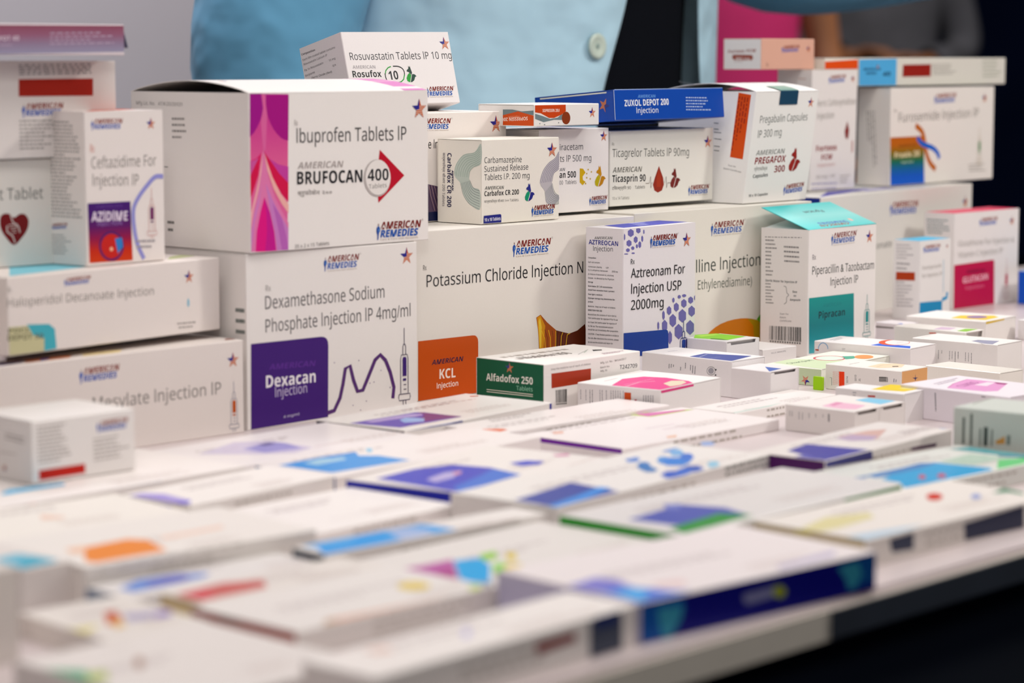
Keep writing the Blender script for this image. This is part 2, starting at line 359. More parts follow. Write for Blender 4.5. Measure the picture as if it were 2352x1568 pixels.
DATA = [
('injection_carton', 'white carton with a purple square, looping purple ribbon and syringe drawing', (0.9381, 1.0717, 0.9), (0.0, 0.0, -0.0391), 137.4, 100, 104.8, 0.0, 'L', '#e9e3df', {'group': 'cartons in the standing stacks'}, [('O', 'F', 0, 63, 92.1, 24.5, 7.8, 0.3), ('S', 'F', 0, 128.5, 96.2, 10.9, 0), ('T', 'F', '#9a9694', 'Rx', 14.7, 81.9, 4, 3.62, -0.2, 0, 0), ('T', 'F', '#6a6768', 'Dexamethasone Sodium', 14.2, 71.3, 95.4, 7.77, 0.2, 0, 0), ('T', 'F', '#6a6768', 'Phosphate Injection IP 4mg/ml', 14.3, 57.4, 117.3, 7.79, 0.5, 0, 0), ('P', 'F', '#3f1c70', [3, 51.5, 57.4, 51.4, 60, 51, 61.9, 49.9, 63, 48, 63.3, 45.4, 62.6, 1.7, 2.3, 0.5]), ('T', 'F', '#5b2f8a', 'AMERICAN', 16.6, 34.9, 35.7, 3.39, -1.4, 0.015, 0.2), ('T', 'F', '#f4eef2', 'Dexacan', 14.1, 24.3, 38.8, 7.31, -0.3, 0.02, 0), ('T', 'F', '#c9bcd8', 'Injection', 21.1, 18, 24.9, 5.76, 1.0, 0, 0), ('T', 'F', '#d9d0e2', '4 mg/ml', 27.3, 4.7, 12.3, 1.58, 2.6, 0, 0), ('K', 'F', '#55306e', 2.64, [61.9, 4.2, 67.6, 5.1, 72.4, 12.5, 74.9, 20.9, 76.9, 30.1, 80.7, 31.6, 83.5, 22.3, 86.7, 15.1, 91.1, 15.4, 96.5, 24.7, 101.4, 33.3, 105.8, 36.1, 110.2, 32.2, 114, 24.5, 117.1, 14.7, 116.1, 7.8], 1), ('P', 'F', '#8a7a96', [68.4, 34.5, 68.2, 34.9, 67.7, 34.9, 67.5, 34.6, 67.7, 34.2, 68.2, 34.2]), ('P', 'F', '#8a7a96', [83.3, 6.7, 83.1, 7.1, 82.6, 7.1, 82.4, 6.8, 82.6, 6.4, 83, 6.4]), ('P', 'F', '#8a7a96', [94.4, 8.3, 94.1, 8.7, 93.7, 8.7, 93.4, 8.4, 93.7, 8, 94.1, 8]), ('P', 'F', '#8a7a96', [106.7, 26.3, 106.4, 26.7, 106, 26.7, 105.7, 26.4, 106, 26, 106.4, 26]), ('P', 'F', '#8a7a96', [97.4, 19.1, 97.1, 19.5, 96.7, 19.6, 96.4, 19.2, 96.7, 18.9, 97.1, 18.8]), ('P', 'F', '#8a7a96', [89.5, 3.2, 89.3, 3.5, 88.8, 3.6, 88.6, 3.3, 88.8, 2.9, 89.3, 2.8]), ('P', 'F', '#8a7a96', [111.6, 32.1, 111.4, 32.4, 110.9, 32.5, 110.7, 32.2, 110.9, 31.8, 111.4, 31.7]), ('P', 'F', '#8a7a96', [100.8, 19.5, 100.5, 19.9, 100.1, 20, 99.8, 19.6, 100.1, 19.3, 100.5, 19.2]), ('P', 'F', '#8a7a96', [114.4, 14.9, 114.2, 15.3, 113.7, 15.4, 113.5, 15, 113.7, 14.6, 114.2, 14.6]), ('P', 'F', '#8a7a96', [88.4, 34.1, 88.1, 34.5, 87.7, 34.6, 87.4, 34.2, 87.6, 33.9, 88.1, 33.8]), ('Y', 'F', ['#3f2470', '#5d5568'], 126, 2.3, 49.1, 7.5), ('N', 'L', '#6d7470', [89.8, 70.1, 98.3, 70.2, 89.9, 57.4], 3, 1, 1, 0.42)]),
('tablet_carton', 'large white carton with a pink petal stripe and red arrow, bulging lid', (0.9396, 1.0691, 1.0053), (0.0, 0.0, -0.0114), 147.4, 110.4, 93.7, 0.0, 'T', '#ece6e2', {'bulge': 7.0, 'group': 'cartons in the standing stacks'}, [('G', 'F', ['#c23a92', '#cf4f90', '#e06a98', '#dd6a9c', '#d76aa5'], [0.9, 93.2, 30.9, 92.7, 28.9, 0.5, 0.5, 0.9]), ('P', 'F', '#a3207f', [13.1, 92.4, 31.2, 92.2, 30.5, 65.3, 27.6, 65.8, 24.8, 66.9, 21.7, 69.3, 19, 72.1, 16.6, 75.6, 14.6, 79.7, 13.5, 83.9, 13.1, 87.9]), ('P', 'F', '#9c2085', [1, 93.2, 9.8, 93.2, 11.1, 88.6, 11, 84.6, 10.3, 81.2, 8.7, 77.5, 6.4, 73.8, 3.6, 70.4, 0.5, 68.1]), ('P', 'F', '#d86a9e', [9.8, 93.2, 13.1, 92.4, 13.1, 87.3, 14.1, 80.4, 12.6, 60, 10.6, 60, 9.1, 76.4, 11, 84.6]), ('P', 'F', '#d8306f', [0.5, 54.2, 5.2, 55.5, 9.3, 58.7, 7.3, 48.6, 4.5, 40.5, 2.1, 35.1, 0.5, 32.5]), ('P', 'F', '#d8306f', [11.5, 59.7, 15.1, 54.5, 21.4, 50.8, 30.3, 49.2, 30, 29.8, 24.8, 34.2, 19.4, 40.6, 15.9, 47.6]), ('P', 'F', '#d0124f', [0.5, 46.1, 3.8, 51.4, 8.3, 57.4, 6.8, 45.9, 3.5, 38.5, 0.5, 33.1]), ('P', 'F', '#d0124f', [12.2, 58.3, 17.8, 52.3, 24.1, 45.2, 30.1, 40.2, 30, 29.1, 24.8, 33.8, 19.4, 41.3, 15.5, 49.7]), ('P', 'F', '#c2489c', [15.1, 55.2, 22.3, 51.5, 30.3, 49.9, 30.1, 40.2, 23.1, 46]), ('P', 'F', '#c95a9c', [0.5, 54.2, 4.3, 54.5, 7.4, 56.1, 4.2, 51.4, 0.5, 45.4]), ('P', 'F', '#de7fae', [10.6, 60.4, 12, 53.9, 14.9, 43.5, 19.3, 32.3, 24.7, 23.8, 29.8, 16.6, 29.5, 0.5, 0.5, 1.1, 0.5, 14.1, 2, 23.5, 5.3, 34.3, 8.2, 46.5]), ('P', 'F', '#efb0b4', [10.6, 60.4, 9.1, 47.8, 6.7, 37, 2.9, 26.2, 0.5, 14.7, 0.5, 23.6, 3.4, 32.3, 6.8, 42.4, 8.9, 52.6]), ('P', 'F', '#efb4ae', [11.2, 58.7, 13.6, 48.4, 18.4, 37.2, 24.7, 28, 29.9, 22.2, 30, 27.7, 23.9, 34.2, 17.6, 44.1, 13.3, 53.8]), ('P', 'F', '#dc2583', [3.8, 0.8, 4.9, 12.4, 7.8, 23.2, 11.1, 32.7, 12.6, 23, 12.8, 12, 11.3, 0.5]), ('P', 'F', '#c32a8c', [11.1, 32.7, 15.5, 22.9, 18.5, 11.7, 19.9, 0.5, 11.3, 0.5, 12.8, 12, 12.6, 23]), ('P', 'F', '#c982c0', [12.3, 40.9, 17.4, 31, 23.7, 21.1, 29.7, 13.2, 29.5, 0.5, 20.6, 0.5, 19, 11.6, 15.5, 24.2]), ('P', 'F', '#b768b4', [17.4, 29, 24.6, 19.7, 28.1, 8.4, 29.5, 0.5, 24.3, 0.5, 21.7, 12.9]), ('P', 'F', '#cf86c2', [9.4, 41, 7, 28.7, 3.2, 17.3, 0.7, 1, 0.5, 1, 0.5, 11.3, 3.3, 23.4, 7.1, 32.8]), ('T', 'F', '#4c4a4a', 'Ibuprofen Tablets IP', 36.9, 63.8, 91.2, 8.26, -0.3, 0, 0), ('T', 'F', '#a9a29f', 'Rx', 35.3, 73.9, 2.8, 3.34, 1.5, 0, 0), ('T', 'F', '#b1a8a5', 'AMERICAN', 37.4, 48.3, 36.3, 3.88, -0.3, 0.02, 0.25), ('T', 'F', '#101018', 'BRUFOCAN', 36.9, 39.1, 53.4, 7.51, -0.6, 0.015, 0), ('P', 'F', '#b81b33', [105.2, 57.8, 126.1, 41.3, 103.7, 25.2, 102.6, 41.7]), ('P', 'F', '#b9b1ae', [114.3, 40.1, 114, 43.1, 112.8, 45.9, 111, 48.3, 108.6, 50.3, 105.9, 51.5, 102.9, 52, 99.9, 51.7, 97.2, 50.6, 94.8, 48.9, 93, 46.6, 91.8, 43.8, 91.4, 40.9, 91.8, 37.9, 92.9, 35.1, 94.7, 32.7, 97, 30.7, 99.7, 29.5, 102.7, 29, 105.7, 29.2, 108.5, 30.3, 110.9, 32, 112.7, 34.3, 113.9, 37.1]), ('P', 'F', '#eee8e4', [114.2, 40.6, 113.8, 43.4, 112.8, 46.1, 111.1, 48.4, 108.9, 50.2, 106.4, 51.4, 103.7, 51.8, 100.9, 51.5, 98.4, 50.5, 96.2, 48.9, 94.5, 46.7, 93.4, 44.1, 93.1, 41.4, 93.4, 38.6, 94.4, 35.9, 96.1, 33.6, 98.2, 31.8, 100.7, 30.6, 103.5, 30.1, 106.2, 30.4, 108.8, 31.4, 111, 33, 112.7, 35.2, 113.8, 37.8]), ('T', 'F', '#101018', '400', 94.7, 39, 17.8, 7.2, -0.5, 0.02, 0), ('T', 'F', '#77736f', 'Tablets', 95.6, 34.1, 15.3, 2.67, 1.7, 0, 0), ('T', 'F', '#8b8582', 'ब्रुफोकेन २००', 37.2, 32.6, 27.8, 2.59, -1.0, 0, 0), ('T', 'F', '#6b6664', '20 x 2 x 15 Tablets', 34.6, 1.1, 27.8, 2.08, 1.1, 0, 0), ('O', 'F', 0, 105.2, 3.8, 33.5, 9.4, -0.5), ('S', 'F', 0, 139.4, 82.3, 12.4, 0), ('T', 'L', '#6d6a68', 'Mfg Lic. No.   AT/K/20/20/031', 5.4, 85.6, 44.3, 2.12, -0.5, 0, 0), ('N', 'L', '#918d8a', [39.6, 76.9, 55.6, 77, 39.7, 65.9], 4, 0.9, 1, 0.42), ('N', 'L', '#5d5a58', [33.8, 14.1, 42.1, 14, 34.1, 9.6], 2, 0.9, 1, 0.42), ('N', 'L', '#4d4a48', [31.8, 48.1, 37.2, 48, 31.8, 47.1], 1, 0.9, 1, 0.42), ('G', 'T', ['#d98ac0', '#d98ac0', '#d98ac0', '#d98ac0', '#d98ac0', '#d98ac0', '#d98ac0', '#d98ac0', '#d98ac0', '#d98ac0'], [127.4, 109.9, 146.9, 109.9, 146.9, 0.5, 127.4, 0.5]), ('S', 'T', 0, 14, 40, 7, 180), ('N', 'T', '#b0a8a6', [30, 95, 100, 95, 30, 85], 3, 0.9, 4, 0.35)]),
('injection_carton', 'wide white carton with an orange square and a copper glass motif', (1.0894, 1.083, 0.9), (0.0, 0.0, -0.023), 213.7, 120, 109.5, 0.0, 'L', '#e6e0d8', {'group': 'cartons in the standing stacks'}, [('O', 'F', 0, 94, 89.4, 32.4, 9, 0.5), ('T', 'F', '#55524f', 'Rx', 8.1, 84.2, 3.1, 3.35, 1.5, 0, 0), ('T', 'F', '#14161a', 'Potassium Chloride Injection N', 11.1, 73.3, 149.4, 7.84, -0.1, 0, 0), ('P', 'F', '#c4560f', [3.3, 39.1, 53.1, 38.8, 55.3, 38.5, 56.8, 37.5, 57.8, 36, 58.1, 33.8, 58, 0.5, 3.1, 0.5]), ('T', 'F', '#2e1c3c', 'AMERICAN', 15.3, 22.7, 28.2, 3.11, -0.0, 0.03, 0.25), ('T', 'F', '#fbeee4', 'KCL', 22.3, 13, 14.7, 6.25, -1.3, 0.02, 0), ('T', 'F', '#fbeee4', 'Injection', 19.9, 6.9, 19.5, 3.41, 0.2, 0.01, 0), ('P', 'F', '#a9560e', [113.7, 45.8, 117.9, 47.4, 124.3, 41.8, 133.6, 35.5, 146.5, 32.2, 146.5, 22.8, 116.5, 24.2, 115.7, 36.1]), ('P', 'F', '#5a2412', [133.6, 35.5, 146.5, 32.2, 154.8, 33.7, 162.5, 37.6, 165.6, 23.2, 132.4, 24.4]), ('P', 'F', '#dd9a22', [114.5, 45.7, 117.9, 46.9, 122.5, 39.5, 120.9, 24.6, 116.8, 24.6]), ('P', 'F', '#f2cf5a', [116, 43.2, 117.4, 45.5, 119.1, 39, 118.5, 24.8, 117.2, 24.8]), ('K', 'F', '#f0c24a', 0.58, [122.6, 24.5, 122, 30.9, 118.5, 37.5]), ('K', 'F', '#7a3a10', 0.58, [125.1, 24.4, 124.8, 31, 122.1, 36.9]), ('K', 'F', '#f0c24a', 0.59, [127.7, 24.3, 127.5, 31, 125.7, 36.4]), ('K', 'F', '#7a3a10', 0.59, [130.2, 24.3, 130.3, 31.1, 129.3, 35.8]), ('K', 'F', '#f0c24a', 0.59, [132.8, 24.2, 133.1, 31.2, 132.9, 35.2]), ('K', 'F', '#7a3a10', 0.59, [135.4, 24.2, 135.9, 31.3, 136.5, 34.2]), ('K', 'F', '#f0c24a', 0.59, [137.9, 24.1, 138.7, 31.4, 140.1, 33.6]), ('K', 'F', '#7a3a10', 0.59, [140.5, 24, 141.5, 31.5, 143.8, 33]), ('K', 'F', '#f0c24a', 0.59, [143.1, 24, 144.4, 31.6, 147.4, 32.4])]),
('injection_carton', 'wide white carton with an orange and green arc, behind the teal-lidded one', (1.3115, 1.085, 0.9), (0.0, 0.0, -0.027), 205.4, 100, 110.4, 0.0, 'R', '#e8e3d9', {'group': 'cartons in the standing stacks'}, [('O', 'F', 0, 87.8, 91.3, 33.6, 8.6, 0.6), ('T', 'F', '#2f3a33', 'lline Injection', 68.3, 64.3, 74.9, 8.88, 0.7, 0, 0), ('T', 'F', '#676c62', 'Ethylenediamine)', 70.4, 51.8, 63.1, 6.68, -0.7, 0, 0), ('P', 'F', '#d98421', [77, 12.9, 80.9, 17.3, 85.5, 20.3, 90.9, 22.7, 96.9, 24.6, 105.1, 26.1, 113.3, 26.8, 120.8, 26.9, 128.5, 26.4, 134.1, 25.6, 139.7, 24.3, 143.9, 22.3, 148.2, 20.1, 148.5, 6.8]), ('P', 'F', '#b8960f', [128.5, 26.4, 139.7, 24.3, 148.2, 20.1, 148.5, 6.8, 137.2, 7.8, 135.6, 20.2]), ('P', 'F', '#5fae20', [139.7, 24.7, 147.3, 31.2, 150.8, 32.2, 151.1, 18.1, 145.4, 20.7])]),
('tablet_carton', 'white carton with grey-green swirl rings on front and side', (1.162, 1.0918, 1.01), (0.0, 0.0, -0.0119), 76, 41.1, 55.7, 0.0, 'L', '#e9e3d9', {'group': 'cartons in the standing stacks'}, [('T', 'F', '#33353a', 'Carbamazepine', 2.5, 40.3, 36, 3.84, -0.7, 0, 0), ('T', 'F', '#33353a', 'Sustained Release', 2.4, 34.5, 42.5, 3.87, 0.2, 0, 0), ('T', 'F', '#33353a', 'Tablets I.P. 200 mg', 2.4, 29, 43.8, 3.87, -0.2, 0, 0), ('T', 'F', '#6d6d68', 'AMERICAN', 2.7, 22.8, 18, 2.15, -0.7, 0.025, 0.25), ('T', 'F', '#14161a', 'Carbafox CR 200', 2.4, 18.5, 33.4, 3.3, -0.1, 0.02, 0), ('T', 'F', '#73716d', 'कार्बाफॉक्स सीआर २०० Tablets', 2.2, 14.1, 33.3, 1.72, -0.3, 0, 0), ('Q', 'F', '#bdb8bc', [75.5, 45.8, 71.7, 41.4, 65, 38.1, 59.3, 32.5, 56.7, 25, 61.7, 19, 62.7, 12, 68.9, 9.8, 75.5, 12.7, 75.5, 15.9, 71.7, 17.4, 69.3, 21.9, 68.7, 27.1, 70.7, 31.5, 75.5, 34.5]), ('K', 'F', '#77738a', 0.3, [76, 45.8, 71.7, 41.4, 65, 38.1, 59.3, 32.5, 56.7, 25]), ('K', 'F', '#7a8784', 0.29, [61.7, 19, 62.2, 15.8, 64.1, 11.9, 68.9, 10.1, 75.8, 10.4]), ('K', 'F', '#77738a', 0.3, [76, 44.2, 71.9, 40.2, 65.8, 37.2, 60.8, 32, 58.4, 25.1]), ('K', 'F', '#7a8784', 0.29, [62.7, 19.8, 63.3, 16.6, 65.1, 12.9, 69.5, 11.1, 75.8, 11.2]), ('K', 'F', '#77738a', 0.3, [76, 42.6, 72.2, 39, 66.6, 36.2, 62.2, 31.4, 60.1, 25.2]), ('K', 'F', '#7a8784', 0.29, [63.8, 20.6, 64.4, 17.4, 66.2, 13.8, 70.1, 12.1, 75.8, 12]), ('K', 'F', '#77738a', 0.3, [76, 41, 72.5, 37.8, 67.5, 35.3, 63.6, 30.8, 61.8, 25.3]), ('K', 'F', '#7a8784', 0.29, [64.8, 21.4, 65.5, 18.2, 67.2, 14.8, 70.7, 13, 75.8, 12.8]), ('K', 'F', '#77738a', 0.3, [76, 39.4, 72.8, 36.6, 68.3, 34.3, 65, 30.2, 63.5, 25.5]), ('K', 'F', '#7a8784', 0.29, [65.8, 22.2, 66.6, 18.9, 68.2, 15.8, 71.3, 14, 75.8, 13.6]), ('K', 'F', '#77738a', 0.3, [76, 37.8, 73.1, 35.4, 69.1, 33.4, 66.5, 29.6, 65.2, 25.6]), ('K', 'F', '#7a8784', 0.29, [66.8, 23, 67.6, 19.7, 69.2, 16.7, 72, 15, 75.8, 14.3]), ('K', 'F', '#77738a', 0.3, [76, 36.1, 73.3, 34.2, 69.9, 32.5, 67.9, 29, 66.9, 25.7]), ('K', 'F', '#7a8784', 0.29, [67.8, 23.7, 68.7, 20.5, 70.2, 17.7, 72.6, 16, 75.8, 15.1]), ('K', 'F', '#77738a', 0.3, [76, 34.5, 73.6, 33, 70.7, 31.5, 69.3, 28.4, 68.7, 25.8]), ('K', 'F', '#7a8784', 0.29, [68.9, 24.5, 69.8, 21.3, 71.3, 18.7, 73.2, 17, 75.8, 15.9]), ('X', 'F', ['#2d3180', '#1f8f6c', '#24277a'], 45.4, 13.5, 12), ('O', 'F', 0, 50.4, 3.9, 20.3, 6.2, 0.9), ('S', 'F', 0, 68.6, 47.1, 10, 0), ('P', 'F', '#23267a', [1.7, 5.6, 16.9, 6, 17.6, 6, 18.1, 5.7, 18.4, 5.2, 18.4, 4.6, 18.4, 0.5, 1.4, 0.5]), ('T', 'F', '#e9e6ee', '10 x 10 Tablets', 2.4, 1.8, 15.3, 2.16, 1.0, 0.02, 0), ('Q', 'L', '#c0cac2', [40.5, 53.2, 34.6, 47.4, 24.2, 45.3, 17.1, 38.2, 16.1, 31.3, 21.5, 26.4, 24.1, 19, 31.1, 12.4, 39.3, 9.9, 39.3, 22.1, 32.8, 24.3, 29.4, 30.5, 32, 36.8, 40.5, 40.2]), ('K', 'L', '#8da596', 0.27, [39.8, 51.3, 34.6, 47.1, 24.2, 45, 17.1, 37.9, 16.2, 31.3]), ('K', 'L', '#747c80', 0.28, [21.5, 26.4, 24.1, 19, 27.6, 14.8, 31.1, 12.4, 39, 9.9]), ('K', 'L', '#8da596', 0.27, [39.8, 49.7, 34.9, 45.9, 25.3, 43.8, 19, 37.3, 18.1, 31.2]), ('K', 'L', '#747c80', 0.28, [22.7, 26.8, 25.2, 20, 28.3, 16.1, 31.7, 13.9, 39.1, 11.7]), ('K', 'L', '#8da596', 0.27, [39.8, 48.1, 35.1, 44.7, 26.4, 42.5, 20.8, 36.7, 20, 31]), ('K', 'L', '#747c80', 0.28, [24, 27.1, 26.2, 21.1, 29.1, 17.5, 32.3, 15.4, 39.1, 13.4]), ('K', 'L', '#8da596', 0.27, [39.8, 46.5, 35.4, 43.6, 27.5, 41.3, 22.6, 36, 21.9, 30.9]), ('K', 'L', '#747c80', 0.28, [25.2, 27.4, 27.3, 22.1, 29.8, 18.9, 32.9, 16.9, 39.1, 15.1]), ('K', 'L', '#8da596', 0.27, [39.8, 44.9, 35.6, 42.4, 28.7, 40.1, 24.4, 35.4, 23.8, 30.8]), ('K', 'L', '#747c80', 0.28, [26.5, 27.7, 28.4, 23.1, 30.6, 20.2, 33.6, 18.4, 39.1, 16.9]), ('K', 'L', '#8da596', 0.27, [39.8, 43.3, 35.9, 41.2, 29.8, 38.9, 26.2, 34.8, 25.6, 30.7]), ('K', 'L', '#747c80', 0.28, [27.7, 28, 29.4, 24.1, 31.3, 21.6, 34.2, 19.9, 39.1, 18.6]), ('K', 'L', '#8da596', 0.27, [39.8, 41.7, 36.1, 40, 30.9, 37.7, 28, 34.2, 27.5, 30.6]), ('K', 'L', '#747c80', 0.28, [29, 28.3, 30.5, 25.2, 32.1, 23, 34.8, 21.4, 39.1, 20.4]), ('K', 'L', '#8da596', 0.27, [39.8, 40.1, 36.3, 38.8, 32, 36.5, 29.8, 33.6, 29.4, 30.5]), ('K', 'L', '#747c80', 0.28, [30.2, 28.6, 31.5, 26.2, 32.8, 24.3, 35.4, 22.9, 39.1, 22.1]), ('T', 'L', '#26234a', 'Carbafox CR 200', 9.4, 46.2, 35.9, 3.83, -90.6, 0.015, 0), ('T', 'L', '#625d68', 'कार्बाफॉक्स सीआर 200 Tablets', 5, 46.4, 35.8, 2.33, -90.8, 0, 0), ('T', 'L', '#26234a', 'AMERICAN', 13.4, 35, 13.3, 1.71, -90.2, 0.03, 0.2)]),
('injection_carton', 'white carton wedged behind the swirl-ring carton, with a dark dotted wave', (1.1447, 1.1355, 1.01), (0.0, 0.0, -0.0166), 86.7, 55, 72.8, 0.0, 'R', '#ece4df', {'group': 'cartons in the standing stacks'}, [('O', 'F', 0, 5.5, 62.2, 25.8, 6.9, -0.8), ('S', 'F', 0, 76.7, 63.9, 11.9, 0), ('T', 'F', '#14161a', 'e In', 11.4, 49.1, 9.3, 5.66, -0.7, 0, 0), ('P', 'F', '#5a4660', [7, 24.7, 11, 25.2, 19.4, 23.6, 28.4, 20.7, 28.3, 0.5, 6.8, 1.4]), ('P', 'F', '#151c46', [6.9, 6.5, 28.3, 6.7, 28.3, 0.5, 6.8, 0.5]), ('K', 'F', '#2a1838', 0.28, [10.5, 24.6, 12.3, 17, 15.8, 7.3]), ('K', 'F', '#c9a9a8', 0.28, [11.8, 24.6, 13.7, 16.9, 17.4, 7.2]), ('K', 'F', '#2a1838', 0.28, [13, 24.5, 15.1, 16.8, 19, 7.2]), ('K', 'F', '#c9a9a8', 0.28, [14.2, 24.5, 16.5, 16.8, 20.6, 7.1]), ('K', 'F', '#2a1838', 0.28, [15.5, 24.4, 17.9, 16.7, 22.2, 7]), ('K', 'F', '#c9a9a8', 0.28, [16.7, 24.4, 19.4, 16.7, 23.8, 6.9]), ('N', 'T', '#8a3050', [75.8, 62.4, 113.1, 85.9, 57.4, 41.6], 2, 0.9, 1, 0.42)]),
('tablet_carton', 'white carton with a golden fox and dotted face, beside the swirl-ring carton', (1.2426, 1.1135, 1.0117), (0.0, 0.0, 0.0002), 74.4, 55, 58.2, -0.0, 'L', '#e8e2e0', {'group': 'cartons in the standing stacks'}, [('T', 'F', '#3f4046', 'iracetam', 21.8, 43.6, 24.5, 4.23, -0.2, 0, 0), ('T', 'F', '#3f4046', 'ts IP 500 mg', 21.8, 35.6, 33.5, 4.38, -0.5, 0, 0), ('T', 'F', '#77777a', 'AN', 21.4, 29.1, 5.5, 2.12, 1.2, 0.02, 0.2), ('T', 'F', '#14161a', 'an 500', 21.4, 24.4, 17.5, 4.39, -0.5, 0.02, 0), ('T', 'F', '#5d5d61', '00  Tablets', 21.4, 19.8, 18, 2.73, 0.0, 0, 0), ('P', 'F', '#c9a52a', [42.9, 30.4, 46.4, 30.1, 49.1, 27.3, 46, 24.6, 46.4, 22.1, 49.2, 20.8, 46, 18.4, 42.9, 20.6]), ('P', 'F', '#b99a3a', [51.1, 26.4, 50.9, 26.9, 50.4, 27.1, 49.9, 26.9, 49.6, 26.5, 49.9, 26.1, 50.4, 25.9, 50.9, 26]), ('P', 'F', '#b99a3a', [52.6, 29.3, 52.4, 29.7, 51.9, 29.9, 51.4, 29.7, 51.1, 29.3, 51.4, 28.9, 51.9, 28.7, 52.4, 28.8]), ('P', 'F', '#b99a3a', [51.2, 23.6, 50.9, 24, 50.4, 24.2, 49.9, 24.1, 49.7, 23.6, 49.9, 23.2, 50.4, 23, 50.9, 23.1]), ('P', 'F', '#b99a3a', [56.2, 27.5, 56, 27.9, 55.4, 28.1, 54.9, 28, 54.7, 27.6, 54.9, 27.1, 55.4, 26.9, 56, 27.1]), ('P', 'F', '#b99a3a', [55, 22.6, 54.7, 23.1, 54.2, 23.3, 53.7, 23.1, 53.4, 22.7, 53.7, 22.2, 54.2, 22, 54.7, 22.2]), ('P', 'F', '#b99a3a', [49.9, 19.5, 49.7, 20, 49.2, 20.2, 48.6, 20, 48.4, 19.6, 48.6, 19.1, 49.2, 18.9, 49.7, 19.1]), ('X', 'F', ['#c08a2a', '#b9a81e', '#b8801e'], 63.8, 16.9, 14.8), ('O', 'F', 0, 55.3, 4.6, 16.4, 5.5, 0.7), ('S', 'F', 0, 68.6, 52.3, 7.7, 0)]),
('tablet_carton', 'white carton with a red drop on a heartbeat line and maroon fox', (1.3217, 1.1165, 1.0134), (0.0, 0.0, -0.0013), 119.3, 50, 53.9, -0.0, 'R', '#e2dfd8', {'group': 'cartons in the standing stacks'}, [('T', 'F', '#6f6d69', 'Rx', 2.5, 43.5, 2.4, 2.17, 2.2, 0, 0), ('T', 'F', '#5b5d58', 'Ticagrelor Tablets IP 90mg', 2.7, 35.3, 88, 5.8, -1.0, 0, 0), ('T', 'F', '#77756e', 'AMERICAN', 3.1, 24.2, 32.2, 3.73, -0.6, 0.02, 0.25), ('T', 'F', '#14161a', 'Ticasprin 90', 2.7, 17.4, 37.6, 4.98, -1.0, 0.02, 0), ('T', 'F', '#55534f', 'टिकास्प्रिन 90', 2.7, 12, 20.9, 2.18, -1.1, 0, 0), ('T', 'F', '#55534f', 'Tablets', 28.1, 11.6, 11.4, 2.2, 0.3, 0, 0), ('T', 'F', '#8a8883', '10 x 14 Tablets', 2.8, 4.8, 19, 2.03, -0.6, 0, 0), ('P', 'F', '#8f3022', [55.5, 27.3, 60.4, 18.6, 61.4, 13.5, 59.1, 9.3, 54.4, 7.9, 50.4, 9.6, 48.7, 13.9, 50.9, 19]), ('P', 'F', '#a23a26', [55.6, 24.8, 57.7, 18.7, 57.7, 11.9, 53, 12.1, 52.9, 18.9]), ('K', 'F', '#5a3a34', 0.41, [40.3, 15.1, 44.3, 15, 46, 20, 46.3, 11.5, 47.9, 15.7], 1), ('K', 'F', '#5a3a34', 0.41, [61.8, 14.7, 64, 19.3, 64.4, 10.9, 65.8, 14.6, 68.6, 14.5], 1), ('X', 'F', ['#6d2420', '#742824', '#6a221e'], 73.4, 10.6, 14.7), ('O', 'F', 0, 92.5, 5.2, 21.3, 6.5, 0.1), ('S', 'F', 0, 113, 43.3, 9.4, 0)]),
('injection_carton', 'slim carton with orange panels and grey water splashes, below the blue carton', (1.2249, 1.102, 1.0728), (0.0, 0.0, 0.0006), 67.9, 51.9, 14.8, -0.0, 'L', '#e8e4e0', {'group': 'cartons in the standing stacks'}, [('P', 'F', '#76868a', [0.8, 8.7, 8.6, 7, 16.3, 4.9, 24.1, 5.7, 29, 8.5, 29, 4, 20.2, 4.2, 9.5, 2.8, 0.9, 5.2]), ('P', 'F', '#c44a20', [0.8, 14.4, 32.4, 14.4, 32.5, 9.8, 28, 7.6, 20.2, 5.5, 15.3, 5.6, 6.6, 8.9, 0.8, 9.6]), ('P', 'F', '#84391d', [37.2, 5.2, 37.1, 6.3, 36.6, 7.3, 35.9, 8.3, 35, 9, 33.9, 9.4, 32.8, 9.6, 31.6, 9.4, 30.5, 9, 29.6, 8.4, 28.9, 7.5, 28.5, 6.4, 28.3, 5.3, 28.5, 4.2, 28.9, 3.2, 29.6, 2.2, 30.6, 1.5, 31.6, 1.1, 32.8, 0.9, 34, 1, 35, 1.4, 36, 2.1, 36.7, 3, 37.1, 4]), ('T', 'F', '#f6e6dc', 'SOPRESSIN 20U', 8.5, 9.7, 17.3, 2.07, -0.4, 0.02, 0), ('S', 'F', 0, 60.4, 8.4, 7.6, 0), ('P', 'F', '#6c7476', [6.2, 1.9, 6, 2.2, 5.4, 2.2, 5.1, 1.9, 5.4, 1.6, 6, 1.6]), ('P', 'F', '#6c7476', [11.1, 1.1, 10.8, 1.5, 10.2, 1.5, 9.9, 1.2, 10.2, 0.8, 10.8, 0.8]), ('P', 'F', '#6c7476', [25.7, 2.1, 25.4, 2.5, 24.8, 2.5, 24.5, 2.2, 24.8, 1.8, 25.4, 1.8]), ('P', 'F', '#6c7476', [7.2, 4.4, 6.9, 4.8, 6.3, 4.8, 6, 4.4, 6.3, 4.1, 6.9, 4.1]), ('P', 'L', '#76868a', [23, 11.2, 31.8, 11.3, 40.5, 10.1, 51.4, 10.9, 51.4, 7.7, 37, 9.4, 26.1, 7.7, 23, 7.3]), ('P', 'L', '#cc5420', [23, 7.3, 37, 10.1, 51.4, 7.4, 51.4, 0.5, 23, 0.5]), ('T', 'L', '#f6e6dc', 'SOPRESSIN 20U', 45.9, 6.6, 24.2, 2.36, -177.3, 0.02, 0), ('T', 'L', '#e9a183', 'Injection', 38.3, 7.1, 10.1, 1.18, -177.4, 0, 0)]),
